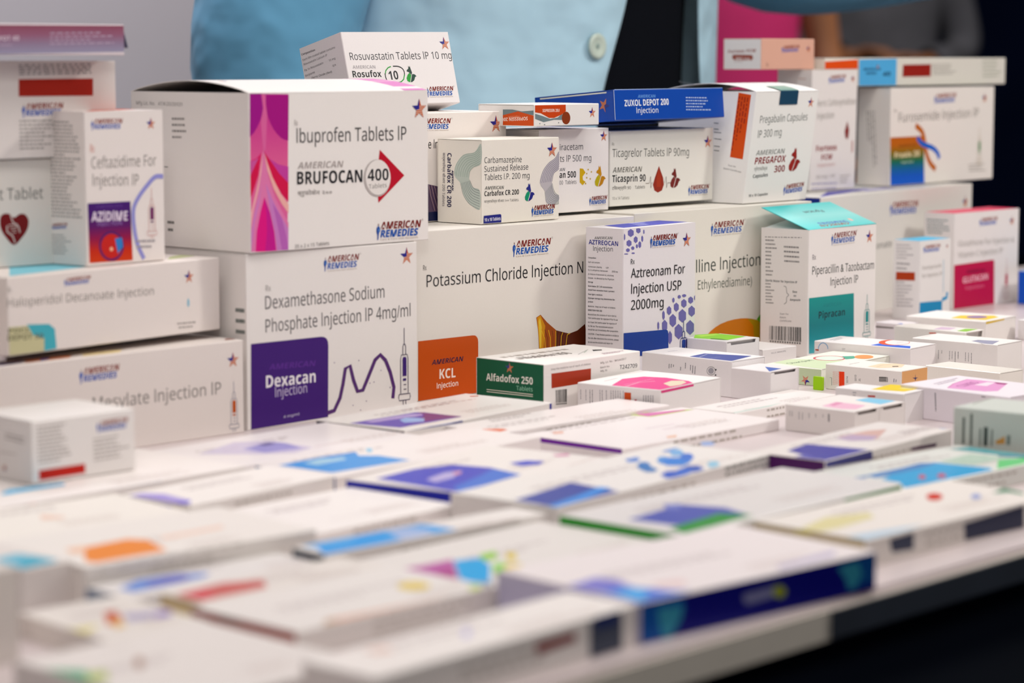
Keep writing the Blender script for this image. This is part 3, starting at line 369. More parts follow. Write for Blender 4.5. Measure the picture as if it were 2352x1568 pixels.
('injection_carton', 'slim royal blue carton with white lettering and an orange star', (1.3139, 1.105, 1.075), (-0.0853, -0.0021, -0.0016), 126.2, 75.1, 21.9, -0.0, 'L', '#1147a8', {'gloss': 1, 'group': 'cartons in the standing stacks'}, [('T', 'F', '#6f9ddb', 'AMERICAN', 26.4, 15.8, 19.7, 2.17, -0.3, 0.02, 0.2), ('T', 'F', '#f4f6fa', 'ZUXOL DEPOT 200', 11.2, 10, 49.9, 4.46, 0.3, 0.02, 0), ('T', 'F', '#eef2f8', 'Injection', 24, 4.9, 24.6, 3.87, -0.3, 0, 0), ('N', 'F', '#b9cbe8', [81.2, 14.8, 112.6, 14.1, 80.8, 6], 5, 0.95, 1, 0.42), ('S', 'L', 1, 65.7, 11.5, 10.1, 190), ('K', 'L', '#e6e8dc', 0.96, [5.2, 20.5, 68.6, 20.4]), ('K', 'F', '#d5dcea', 0.47, [0, 0.7, 0.3, 21.5]), ('K', 'F', '#9fb9e0', 0.35, [1.1, 22, 125.4, 21.8])]),
('tablet_carton', 'leaning white carton with an orange warning strip and teal seal', (1.4443, 1.0903, 1.011), (0.0, 0.0, 0.0023), 80.3, 90, 83, 0.189, 'T', '#e6e3e0', {'bulge': 6.0, 'seal': (30, 53, 14, 10), 'group': 'cartons in the standing stacks'}, [('P', 'F', '#123d58', [31.7, 81.6, 51, 82.5, 51.7, 78.2, 48.2, 75.1, 32.8, 74.3]), ('S', 'F', 0, 71.2, 74, 8.2, 0), ('T', 'F', '#666a68', 'Pregabalin Capsules', 8.6, 59.5, 60.6, 5.54, 1.1, 0, 0), ('T', 'F', '#666a68', 'IP 300 mg', 8.3, 48.5, 29.7, 5.56, 2.4, 0, 0), ('T', 'F', '#8f8f8c', 'AMERICAN', 8.8, 35.6, 35.4, 3.59, 0.9, 0.02, 0.2), ('T', 'F', '#861f24', 'PREGAFOX', 8.4, 29, 38.6, 4.9, 1.1, 0.025, 0.15), ('T', 'F', '#861f24', '300', 34.4, 22.1, 13.4, 4.95, 1.2, 0.02, 0), ('T', 'F', '#8a8a86', 'प्रेगाफॉक्स', 8.8, 24, 16.6, 2.61, 0.8, 0, 0), ('T', 'F', '#55595a', 'Capsules', 8.5, 18.8, 18.4, 2.62, 2.0, 0.02, 0), ('T', 'F', '#5a5f5e', '10 x 10 Capsules', 6, 4.8, 23.9, 1.96, 1.3, 0.02, 0), ('X', 'F', ['#8f2622', '#952a24', '#8a2420'], 58.1, 22.2, 18), ('O', 'F', 1, 52.1, 5.5, 22.4, 6.7, 3.2), ('P', 'L', '#cc5210', [73.4, 82.2, 85.3, 80.6, 84.9, 32.8, 72.8, 34.2]), ('N', 'L', '#9a330c', [74.2, 79.5, 73, 36.2, 74.3, 79.5], 1, 0.8, 3, 6), ('N', 'L', '#9a330c', [76.8, 79.2, 75.6, 36, 76.9, 79.2], 1, 0.8, 4, 6), ('N', 'L', '#9a330c', [79.4, 78.9, 78.2, 35.7, 79.5, 78.9], 1, 0.8, 5, 6), ('N', 'L', '#9a330c', [82, 78.6, 80.8, 35.5, 82.1, 78.6], 1, 0.8, 6, 6), ('T', 'L', '#77777a', 'Scan for', 71.9, 27.6, 7.6, 1.25, -8.1, 0, 0), ('T', 'L', '#77777a', 'Batch Certificate', 68.1, 25.2, 16.9, 1.25, -8.1, 0, 0), ('T', 'L', '#77797a', 'Composition', 15.1, 89.5, 15.1, 1.28, -8.4, 0, 0), ('N', 'L', '#6a6e70', [53.7, 59, 60.8, 58.5, 53.9, 58.1], 1, 0.9, 0, 0.42), ('N', 'L', '#6a6e70', [54.5, 54.5, 61.6, 54, 54.6, 53.5], 1, 0.9, 1, 0.42), ('N', 'L', '#6a6e70', [54.8, 52.2, 61.9, 51.7, 55, 51.2], 1, 0.9, 2, 0.42), ('N', 'L', '#6a6e70', [55.6, 47.3, 62.7, 46.8, 55.7, 46.4], 1, 0.9, 3, 0.42), ('N', 'L', '#6a6e70', [56.5, 41.8, 63.6, 41.3, 56.6, 40.8], 1, 0.9, 4, 0.42), ('N', 'L', '#6a6e70', [57, 38.6, 64.1, 38.1, 57.1, 37.6], 1, 0.9, 5, 0.42), ('P', 'T', '#d9482a', [10, 70, 30, 70, 30, 74, 10, 74]), ('N', 'T', '#c98a80', [12, 62, 60, 62, 12, 50], 3, 0.9, 5, 0.4)]),
('tablet_carton', 'tilted white carton with a green fox and a ringed number ten', (1.1161, 1.1655, 1.0877), (-0.2432, -0.0074, -0.067), 96.3, 45.7, 50, 0.0, 'T', '#e8e2e2', {'group': 'cartons in the standing stacks'}, [('T', 'F', '#2f2d33', 'Rosuvastatin Tablets IP 10 mg', 4.2, 30.9, 91.3, 5.03, 0.1, 0, 0), ('T', 'F', '#aaa4a8', 'AMERICAN', 5.1, 25, 19.8, 2.22, -0.2, 0.02, 0), ('T', 'F', '#14161a', 'Rosufox', 4, 19.1, 25.1, 4.43, 0.0, 0.015, 0), ('T', 'F', '#14161a', '10', 35.6, 17, 8.3, 5.93, 2.3, 0.015, 0), ('K', 'F', '#14161a', 0.76, [40.5, 26.3, 45.4, 26.1, 48.7, 24.5, 49.8, 22, 49.4, 19.6]), ('K', 'F', '#2f9a3c', 0.76, [38.7, 26.2, 35.9, 25.3, 33.6, 23.4, 32.4, 20.7]), ('K', 'F', '#14161a', 0.76, [32.5, 21.5, 32.4, 19, 33, 17]), ('K', 'F', '#2f9a3c', 0.77, [49.6, 20.4, 48.1, 17.2, 45.7, 15.6, 42.9, 15]), ('X', 'F', ['#1f3d34', '#2f9a3c', '#123f34'], 54.5, 15.1, 11.4), ('O', 'F', 0, 69.1, 5.4, 21.7, 6.2, 0.3), ('S', 'F', 0, 90.9, 41.7, 9.1, 0), ('T', 'L', '#3f3d42', 'Composition:', 1.5, 44.9, 15.4, 1.42, -1.4, 0.02, 0), ('T', 'L', '#3f3d42', 'Each film coated tablet contains:', 2, 41, 35.7, 1.41, 0.2, 0, 0), ('T', 'L', '#3f3d42', 'Rosuvastatin Calcium IP', 2.2, 37.9, 25.8, 1.41, 0.5, 0, 0), ('T', 'L', '#3f3d42', 'Eq. to Rosuvastatin', 2, 33.9, 20.7, 1.41, 0.5, 0, 0), ('T', 'L', '#3f3d42', '10 mg', 28.8, 34, 7, 1.39, 0.3, 0, 0), ('T', 'L', '#3f3d42', 'Excipients', 2, 30.1, 10.4, 1.41, 0.8, 0, 0), ('T', 'L', '#3f3d42', 'q.s.', 31.8, 29.9, 3.8, 1.39, 0.4, 0, 0), ('T', 'L', '#3f3d42', 'Ferric Oxide (Red)', 8.3, 27.1, 21.8, 1.42, -2.1, 0, 0)]),
('vial_carton', 'upright white carton with violet hexagon globes and a blue lid', (1.2469, 1.041, 0.9), (0.0, 0.0, 0.0583), 84.9, 32, 105, 0.0, 'T', '#e6e1e4', {'group': 'cartons in the standing stacks'}, [('P', 'F', '#716cab', [8.2, 104.6, 11.6, 103.1, 11.6, 100.3, 8.3, 99.1, 5, 100.6, 4.9, 103.4]), ('P', 'F', '#716cab', [16.9, 104.6, 19.3, 104.2, 19.4, 101.9, 16.9, 101, 14.4, 102.2, 14.4, 104.4]), ('P', 'F', '#716cab', [6.3, 97.4, 9.1, 96, 9.2, 93.7, 6.4, 92.7, 3.5, 94, 3.5, 96.4]), ('P', 'F', '#716cab', [13.9, 99.4, 16.1, 98.1, 16.1, 95.7, 13.9, 94.6, 11.7, 96, 11.7, 98.3]), ('P', 'F', '#716cab', [0.9, 102, 2, 100.7, 2, 98.2, 0.9, 97.1, 0.5, 98.4, 0.5, 100.8]), ('P', 'F', '#716cab', [18.6, 95.8, 20.2, 94.5, 20.2, 92, 18.6, 90.9, 17, 92.2, 17, 94.7]), ('P', 'F', '#716cab', [21.3, 99.5, 22.5, 98.2, 22.5, 95.9, 21.4, 94.8, 20.3, 96.1, 20.2, 98.4]), ('P', 'F', '#716cab', [23.2, 103.5, 23.9, 102.6, 24, 100.9, 23.2, 100.2, 22.5, 101, 22.4, 102.7]), ('P', 'F', '#716cab', [5, 91.8, 7.1, 91, 7.1, 89.7, 5.1, 89.1, 3, 89.9, 3, 91.2]), ('P', 'F', '#716cab', [10.6, 92.8, 12.3, 92, 12.3, 90.7, 10.6, 90.1, 8.9, 90.9, 8.9, 92.3]), ('P', 'F', '#716cab', [15.2, 94, 16.4, 93.2, 16.4, 91.7, 15.3, 91, 14.2, 91.8, 14.1, 93.3]), ('P', 'F', '#716cab', [11, 88.6, 12.8, 88.2, 12.8, 87.6, 11, 87.5, 9.3, 87.8, 9.3, 88.4]), ('P', 'F', '#716cab', [3.1, 88.4, 5.3, 88, 5.3, 87.6, 3.1, 87.6, 0.9, 87.9, 0.9, 88.3]), ('P', 'F', '#716cab', [69.3, 45.4, 73.8, 42.6, 73.8, 37.8, 69.4, 35.8, 65, 38.6, 64.9, 43.3]), ('P', 'F', '#716cab', [80.6, 46.9, 84.5, 44.6, 84.5, 40.7, 80.7, 39, 76.8, 41.3, 76.7, 45.2]), ('P', 'F', '#716cab', [57.9, 42.9, 61.8, 40.3, 61.8, 35.6, 58, 33.6, 54.1, 36.3, 54, 40.9]), ('P', 'F', '#716cab', [48.2, 39.7, 51.3, 37.3, 51.3, 33.1, 48.3, 31.3, 45.2, 33.6, 45.1, 37.8]), ('P', 'F', '#716cab', [78.8, 36.9, 83.5, 33.8, 83.6, 28.5, 78.9, 26.3, 74.2, 29.4, 74.1, 34.6]), ('P', 'F', '#716cab', [64.9, 35.4, 69.7, 32.2, 69.7, 26.8, 65.1, 24.5, 60.4, 27.6, 60.3, 33.1]), ('P', 'F', '#716cab', [53.3, 48.8, 55.9, 47, 56, 43.8, 53.4, 42.4, 50.8, 44.2, 50.8, 47.4]), ('P', 'F', '#716cab', [61.9, 50.5, 64.8, 48.7, 64.9, 45.5, 62, 44.1, 59.2, 45.9, 59.1, 49.2]), ('P', 'F', '#716cab', [71, 52.3, 74.2, 50.5, 74.2, 47.4, 71.1, 46.1, 68, 47.9, 67.9, 51]), ('P', 'F', '#716cab', [65.4, 55.6, 67.2, 54.8, 67.2, 53.4, 65.4, 52.9, 63.6, 53.7, 63.6, 55]), ('P', 'F', '#716cab', [71.3, 55.7, 73.6, 55, 73.6, 53.9, 71.3, 53.5, 68.9, 54.2, 68.9, 55.3]), ('P', 'F', '#716cab', [79.2, 53.4, 82.1, 51.9, 82.2, 49.4, 79.3, 48.3, 76.4, 49.8, 76.4, 52.4]), ('P', 'F', '#716cab', [58.4, 54.3, 59.7, 53.3, 59.7, 51.5, 58.4, 50.6, 57.1, 51.7, 57.1, 53.5]), ('P', 'F', '#716cab', [46.7, 46.2, 48.1, 44.4, 48.2, 41.1, 46.8, 39.5, 45.4, 41.3, 45.3, 44.7]), ('P', 'F', '#716cab', [40.6, 39.1, 41.7, 37.5, 41.7, 34.6, 40.7, 33.2, 39.7, 34.7, 39.6, 37.7]), ('P', 'F', '#716cab', [76.4, 24.6, 80.6, 22.2, 80.7, 18.4, 76.5, 16.9, 72.3, 19.2, 72.2, 23]), ('P', 'F', '#716cab', [54.5, 31.5, 56.9, 28.9, 56.9, 24.2, 54.6, 22.1, 52.3, 24.6, 52.2, 29.4]), ('P', 'F', '#716cab', [84.5, 54, 84.5, 52.9, 84.5, 51.1, 84.5, 50.2, 83.5, 51.2, 83.4, 53.1]), ('P', 'F', '#716cab', [84.5, 24.2, 84.5, 21.6, 84.5, 16.4, 84.5, 13.9, 83.9, 16.6, 83.8, 21.8]), ('P', 'F', '#1f3f92', [0.7, 34.5, 49.3, 32.7, 50.6, 32.5, 51.6, 31.9, 52.2, 31, 52.4, 29.6, 52.9, 15.6, 0.8, 18.2]), ('O', 'F', 0, 33.1, 91.5, 27.6, 7.2, -0.3), ('S', 'F', 0, 73.7, 93.3, 10, 0), ('T', 'F', '#2a2c30', 'Rx', 8.2, 80.6, 4.5, 3.54, -0.0, 0, 0), ('T', 'F', '#14161a', 'Aztreonam For', 8.5, 71.4, 63.4, 6.35, -1.0, 0, 0), ('T', 'F', '#14161a', 'Injection USP', 8.9, 60.5, 58.7, 6.51, -1.3, 0, 0), ('T', 'F', '#14161a', '2000mg', 8.7, 49.6, 37.9, 6.52, -1.1, 0, 0), ('Y', 'F', ['#23408f', '#2a3a78'], 70.8, 2.2, 34.7, 9), ('T', 'L', '#77777a', 'AMERICAN', 7.5, 97, 15.1, 1.78, 2.2, 0.025, 0.2), ('T', 'L', '#2a2f86', 'AZTREOCAN', 2.7, 93.4, 24.9, 3.11, -0.3, 0.015, 0), ('T', 'L', '#3a3c46', 'Injection', 6.5, 89, 16.7, 3.26, 1.2, 0, 0), ('T', 'L', '#2c2c32', 'Composition :', 2.3, 83.7, 7.1, 1.07, -0.2, 0.02, 0), ('T', 'L', '#2c2c32', 'Each vial contains', 2.3, 80.7, 9.9, 1.07, -0.1, 0.008, 0), ('T', 'L', '#2c2c32', 'Aztreonam (Sterile)         USP', 2.3, 77.6, 17.4, 1.07, -0.1, 0.008, 0), ('T', 'L', '#2c2c32', 'Eq. to anhydrous Aztreonam         2000 mg', 2.3, 75.3, 25.2, 1.07, -0.0, 0.008, 0), ('T', 'L', '#2c2c32', '(A mixture of Aztreonam & L-Arginine)', 2.3, 72.5, 21.8, 1.07, 0.0, 0.008, 0), ('T', 'L', '#2c2c32', 'Dosage : As directed by the Physician', 2.3, 69.9, 22.1, 1.07, 0.1, 0.008, 0), ('T', 'L', '#2c2c32', 'Storage', 2.3, 67.1, 4.3, 1.07, 0.2, 0.02, 0), ('T', 'L', '#2c2c32', 'Store below 25°C till reconstitution.', 2.3, 64.3, 21, 1.07, 0.2, 0.02, 0), ('T', 'L', '#2c2c32', 'Avoid from excessive heat & protect', 2.4, 61.7, 22.3, 1.07, 0.3, 0.02, 0), ('T', 'L', '#2c2c32', 'from light & moisture.', 2.4, 58.7, 12.4, 1.07, 0.4, 0.02, 0), ('T', 'L', '#2c2c32', 'Improper storage may deteriorate the', 2.4, 56.1, 22.6, 1.07, 0.4, 0.02, 0), ('T', 'L', '#2c2c32', 'product.', 2.4, 53.6, 4.5, 1.07, 0.5, 0.02, 0), ('T', 'L', '#2c2c32', 'Medicine : Keep out of reach of children.', 2.4, 50.5, 23.5, 1.07, 0.5, 0.008, 0), ('T', 'L', '#2c2c32', 'DIRECTION FOR USE :', 2.4, 47.8, 12.5, 1.08, 0.6, 0.02, 0), ('T', 'L', '#2c2c32', 'Reconstitute the contents of vial in 6ml to', 2.4, 44.9, 24, 1.08, 0.7, 0.008, 0), ('T', 'L', '#2c2c32', '10ml sterile water for injection IP for IV use', 2.4, 42.4, 25.3, 1.08, 0.7, 0.008, 0), ('T', 'L', '#2c2c32', '& at least 3ml sterile water for injection IP', 2.5, 39.6, 24.3, 1.08, 0.8, 0.008, 0), ('T', 'L', '#2c2c32', 'for IM use. The reconstituted solution', 2.5, 36.9, 21.4, 1.08, 0.8, 0.008, 0), ('T', 'L', '#2c2c32', 'should be use immediately after preparation.', 2.5, 34.5, 25.8, 1.08, 0.9, 0.008, 0), ('T', 'L', '#2c2c32', 'CAUTION : If any foreign particle is visible in', 2.5, 31.5, 26, 1.08, 0.9, 0.008, 0), ('T', 'L', '#2c2c32', 'the vial after dissolving the contents, please', 2.5, 28.7, 26, 1.08, 1.0, 0.008, 0), ('T', 'L', '#2c2c32', 'do not use the solution and return for', 2.5, 25.9, 21.2, 1.08, 1.1, 0.008, 0), ('P', 'T', '#3d46b5', [9.7, 7.1, 84.5, 7, 84.5, 31.5, 84.5, 31.5, 17.7, 29.7]), ('N', 'T', '#b9bdea', [45.7, 26.6, 69.9, 29.1, 35.2, 11.9], 3, 0.9, 1, 0.42)]),
('injection_carton', 'wide white carton under the orange and blue ribbon carton, blue at its end', (1.6541, 1.1681, 0.9), (0.0, 0.0, 0.1035), 283.9, 90, 103.6, -0.0, 'L', '#dcd8d2', {'group': 'cartons in the standing stacks'}, [('O', 'F', 1, 126.9, 83, 46.9, 11, -0.8), ('S', 'F', 1, 270, 87, 12.1, 0), ('T', 'F', '#6a6a6a', 'onate', 99.5, 54.7, 28, 5.68, 0.7, 0, 0), ('P', 'L', '#1f2f7f', [0.4, 0.4, 89.6, 0.4, 89.6, 103.2, 0.4, 103.2]), ('P', 'T', '#4a45a5', [5, 3.9, 97.2, 22.2, 133.2, 20.2, 153.8, 39.9, 83.7, 40.4]), ('P', 'T', '#b9b4d8', [104, 13.1, 170, 18.1, 176, 34.3, 124, 32.5])]),
('vial_carton', 'upright white carton with a teal panel and its teal lid popped open', (1.4464, 1.0313, 0.9), (0.0, 0.0, 0.0404), 93.1, 42.1, 94.2, -0.0, 'T', '#ece6e3', {'lift': 15.0, 'fcol': '#3fbfbf', 'group': 'cartons in the standing stacks'}, [('G', 'T', ['#3fc0c0', '#8fdad8', '#4fc4c4'], [0.5, 41.6, 92.6, 41.6, 92.6, 0.5, 0.5, 0.5]), ('T', 'T', '#12343c', 'Pipracan', 62, 30, 26, 4, 180, 0.02, 0), ('O', 'T', 1, 62, 10, 38, 7, 180), ('P', 'T', '#e9b9ae', [70, 8, 74, 8, 74, 12, 70, 12]), ('O', 'F', 0, 33, 82.3, 30.3, 7.8, 0.8), ('S', 'F', 0, 83.2, 84.7, 10.3, 0), ('T', 'F', '#77737a', 'Rx', 5.2, 72, 4.6, 3.85, 0.3, 0, 0), ('T', 'F', '#4a4d4b', 'Piperacillin & Tazobactam', 5.1, 61.1, 85.1, 6.1, -0.8, 0, 0), ('T', 'F', '#4a4d4b', 'Injection IP', 29.8, 51.3, 38.2, 5.84, -0.5, 0, 0), ('G', 'F', ['#179490', '#12898a', '#107f86', '#2c8f98', '#58a9b4'], [1.3, 44.2, 62.4, 43.4, 63.7, 1.3, 2.3, 3.1]), ('T', 'F', '#1a8082', 'AMERICAN', 20.2, 36, 24.7, 2.59, -1.1, 0.01, 0), ('T', 'F', '#0f2d36', 'Pipracan', 14.5, 28, 35.9, 5.18, -0.5, 0.02, 0), ('Y', 'F', ['#2f8f90', '#7aa3a2'], 81.4, 7, 34, 8.7), ('N', 'L', '#8a8687', [3.7, 87.1, 35.9, 88.1, 3.7, 86.8], 1, 1, 1, 0.42), ('N', 'L', '#8f8b8b', [4, 84.6, 15.1, 84.7, 4.7, 59], 10, 0.7, 1, 0.42), ('N', 'L', '#8a8687', [20.4, 80.4, 33.6, 80.4, 21, 69.9], 4, 1, 4, 0.42), ('T', 'L', '#55585a', 'Sterile Water for Injection IP', 4.5, 54.4, 28, 1.62, 0.4, 0.02, 0), ('N', 'L', '#8f8b8b', [4.5, 52.3, 14.1, 52.5, 5, 38.2], 7, 0.8, 6, 0.42), ('K', 'L', '#55585a', 0.35, [20.8, 51.9, 22.9, 51.2, 23.6, 47.2, 25.3, 45.6, 23.6, 43.7, 23.3, 40.2, 21.3, 38.6]), ('T', 'L', '#55585a', 'See', 28.6, 47.5, 3.9, 1.61, -0.2, 0.015, 0), ('T', 'L', '#55585a', 'on', 29.6, 44.7, 2.1, 1.6, -3.6, 0.015, 0), ('T', 'L', '#55585a', 'Ampoule', 26.4, 41.4, 9.2, 1.61, 2.1, 0.015, 0), ('T', 'L', '#8a8687', 'Scan for', 17.7, 30.6, 7.8, 1.29, 1.4, 0, 0), ('T', 'L', '#8a8687', 'Batch', 17.8, 28, 5.2, 1.29, 0.1, 0, 0), ('T', 'L', '#8a8687', 'Certificate', 17.8, 25.4, 10.1, 1.29, 2.1, 0, 0), ('B', 'L', '#33322f', [8.7, 21.6, 37.2, 22.4, 37.4, 9.9, 8.6, 9.5], 3)]),
('injection_carton', 'white carton with an orange-to-blue panel and crossing ribbons', (1.8275, 1.2162, 1.0046), (0.0, 0.0, 0.0393), 186.8, 33.8, 87.4, -0.0, 'L', '#e6e0da', {'group': 'cartons in the standing stacks'}, [('O', 'F', 1, 79.1, 72.9, 34.8, 8.4, 1.5), ('S', 'F', 1, 168.7, 76.5, 9.8, 0), ('T', 'F', '#77736f', 'Rx', 6.6, 65.8, 4.5, 2.72, 4.0, 0, 0), ('T', 'F', '#84807b', 'Furosemide Injection IP', 14.4, 56.9, 143.5, 8.19, 0.9, 0, 0), ('G', 'F', ['#b8620f', '#b5650f', '#7d6a22', '#1f6a4a', '#12609a', '#0f58c0', '#1a60c8'], [0.5, 43.5, 58.7, 43.6, 61.2, 0.5, 2.3, 0.5]), ('T', 'F', '#6a3a14', 'AMERICAN', 15.2, 34.5, 30.3, 1.96, 0.8, 0.02, 0), ('T', 'F', '#ecdcb8', 'Frusix 20', 8.6, 24.9, 43.2, 5.08, 0.8, 0.025, 0), ('T', 'F', '#c9d8c0', 'Injection', 20.1, 19.7, 20.8, 2.35, 0.1, 0, 0), ('K', 'F', '#b9660f', 5.21, [43.8, 53.4, 55.3, 47.4, 60.1, 38.8, 63.2, 29.1, 69.8, 19.3, 80.5, 12.3]), ('K', 'F', '#1262c4', 4.64, [47.2, 42.5, 55.7, 36.7, 74.5, 32.2, 83.4, 27.4, 87, 22.2]), ('Y', 'F', ['#3f8a55', '#c2b39a'], 160.6, 13, 36.3, 7.4), ('N', 'F', '#a9a39d', [141.3, 13.9, 177.7, 13.7, 142.6, 8.1], 3, 0.9, 1, 0.42), ('N', 'L', '#a5a09c', [8.9, 67, 12.4, 15.8, 9.1, 67], 1, 0.8, 0, 5), ('N', 'L', '#a5a09c', [11.4, 67, 14.9, 15.8, 11.5, 67], 1, 0.8, 1, 5), ('N', 'L', '#a5a09c', [13.8, 67.1, 17.3, 15.9, 14, 67.1], 1, 0.8, 2, 5), ('N', 'L', '#a5a09c', [16.3, 67.1, 19.8, 16, 16.4, 67.1], 1, 0.8, 3, 5)]),
('vial_carton', 'tall white carton with a small red drop, beside the ribbon carton', (1.7157, 1.2235, 1.0045), (0.0149, -0.0006, -0.0172), 66.9, 37.5, 104.1, 0.0, 'T', '#e4dedb', {'group': 'cartons in the standing stacks'}, [('O', 'F', 1, 26.3, 92.7, 21.8, 6.4, 2.8), ('S', 'F', 1, 59.5, 96.2, 6.5, 0), ('T', 'F', '#98938d', 'Ferric Carboxymaltose', 8.2, 72.6, 56.4, 5.62, 1.4, 0, 0), ('T', 'F', '#98938d', 'Injection', 8.7, 61.6, 24.5, 5.63, 2.0, 0, 0), ('P', 'F', '#802b29', [52.9, 59.3, 56.1, 51.4, 55.1, 45, 53.3, 43.3, 50.7, 45.1, 49.4, 50.6]), ('T', 'F', '#8d2a2f', 'Fortess', 8.3, 34, 30, 4.9, 1.2, 0.025, 0), ('T', 'F', '#8d2a2f', 'FCM', 16.3, 26.3, 15.5, 4.54, 2.1, 0.025, 0), ('T', 'F', '#c99a96', 'Injection', 10.9, 20.3, 25, 3.02, 1.2, 0, 0), ('T', 'F', '#aaa39e', '50 mg / ml', 9.3, 10.3, 27, 3.03, 1.4, 0, 0), ('N', 'F', '#a8a2c0', [2.7, 5.3, 39.8, 4.7, 2.9, 1.1], 2, 1, 1, 0.42), ('K', 'F', '#a8605a', 1.56, [61.3, 42, 61.3, 31.8]), ('N', 'F', '#b5aea9', [44.2, 11.1, 63.1, 11.3, 44.4, 5.5], 3, 0.9, 1, 0.42), ('N', 'L', '#a8604a', [22.4, 96.2, 30.9, 95.9, 22.5, 95.3], 1, 1, 1, 0.42)]),
('injection_carton', 'low flat carton with an orange front, under the peach carton', (1.737, 1.2245, 1.1088), (0.0, 0.0, 0.0002), 50.8, 34, 9.5, -0.0, 'L', '#e4ddd2', {'group': 'cartons in the standing stacks'}, [('P', 'F', '#d9552f', [0.5, 6.8, 50.4, 8.8, 50.4, 0.5, 0.5, 0.5]), ('P', 'F', '#b5c25a', [0.5, 7.9, 0.5, 8.1, 0.5, 0.5, 0.5, 0.5])]),
('injection_carton', 'long slim grey-white carton with a light blue end panel, on the ribbon carton', (1.7945, 1.2282, 1.094), (0.0, 0.0, 0.0169), 253.6, 60, 24.8, 0.0, 'L', '#d6d3ca', {'group': 'cartons in the standing stacks'}, [('P', 'F', '#5fabdc', [0.5, 23.5, 61.5, 24.2, 61.1, 0.5, 0.5, 0.5]), ('T', 'F', '#1d3a55', '40', 38.7, 8.4, 12.8, 3.88, 2.1, 0.03, 0), ('N', 'F', '#2f5f85', [7.8, 13.7, 37, 13.9, 11.6, 10.1], 2, 0.95, 3, 0.5), ('S', 'F', 1, 30.2, 17.3, 4.6, 0), ('P', 'F', '#8f2620', [72, 18.7, 119.5, 19.1, 119.3, 7.9, 71.2, 7.7]), ('N', 'F', '#8a857f', [122, 18, 163.8, 18.4, 123.3, 9.5], 5, 0.9, 1, 0.42), ('N', 'F', '#9aa08f', [211, 21.1, 245.6, 21.6, 211.7, 6.8], 5, 0.9, 1, 0.42)]),
('vial_carton', 'small peach carton with a white end, topmost of its stack', (1.657, 1.2331, 1.1091), (0.0, 0.0, -0.0155), 75, 40.2, 26, -0.0, 'L', '#d9a894', {'group': 'cartons in the standing stacks'}, [('P', 'L', '#e9e3e0', [0.4, 0.4, 39.8, 0.4, 39.8, 25.6, 0.4, 25.6]), ('T', 'L', '#8d3a2f', 'Fortess FCM', 4.9, 13.9, 29.4, 2.58, 1.7, 0.025, 0), ('P', 'L', '#94483a', [10.2, 12.6, 30.6, 12.3, 31.7, 9.9, 30.1, 7.7, 10.8, 8.1, 8.9, 10.3]), ('T', 'L', '#f0e2dc', '500 mg', 13, 8.5, 15, 1.84, -0.7, 0.02, 0), ('N', 'L', '#b59a94', [11.4, 6.3, 26.2, 6.1, 11.4, 5], 1, 0.9, 1, 0.42), ('O', 'F', 1, 30.5, 14.6, 22, 5.5, 2.0), ('S', 'F', 1, 66.4, 17.4, 6.7, 0), ('T', 'F', '#8a6a5d', 'Rx', 7, 2.5, 3, 3.3, -0.2, 0, 0)]),
('vial_carton', 'white carton with a crimson panel and crimson lid', (1.8125, 1.1377, 0.9), (0.0, 0.0, -0.024), 103.5, 31.6, 84.3, -0.0, 'T', '#e6e0de', {'group': 'cartons in the standing stacks'}, [('P', 'T', '#d62a58', [0.4, 0.4, 103.1, 0.4, 103.1, 31.2, 0.4, 31.2]), ('O', 'F', 1, 41.6, 71.7, 25.2, 6.6, 0.7), ('S', 'F', 1, 91.7, 73.5, 8.6, 0), ('T', 'F', '#a29c97', 'Glutathione For Injection &', 6.4, 55.1, 89.8, 4.97, -0.6, 0, 0), ('T', 'F', '#a29c97', 'Vitamin C Injection IP', 6.8, 45, 70.8, 4.98, 0.2, 0, 0), ('P', 'F', '#b81a4a', [0.5, 39.1, 61.4, 40.2, 62.8, 40.1, 63.7, 39.5, 64.3, 38.6, 64.5, 37.3, 65.7, 0.5, 1.2, 0.5]), ('T', 'F', '#5f0f2c', 'AMERICAN', 20.1, 30.6, 28.8, 3.08, -0.8, 0.02, 0.2), ('T', 'F', '#f0c3cf', 'GLUTACAN', 15, 22.2, 39.5, 5.39, 1.6, 0.02, 0), ('T', 'F', '#dc7f9a', 'Injection', 19.2, 16.3, 29.3, 3.09, 0.5, 0, 0), ('Y', 'F', ['#b52a50', '#c9a5ac'], 84.8, 2, 38.2, 7.2), ('N', 'L', '#7d8f92', [2.6, 77, 28.1, 77.1, 3.5, 65.7], 5, 0.95, 2, 0.6)]),
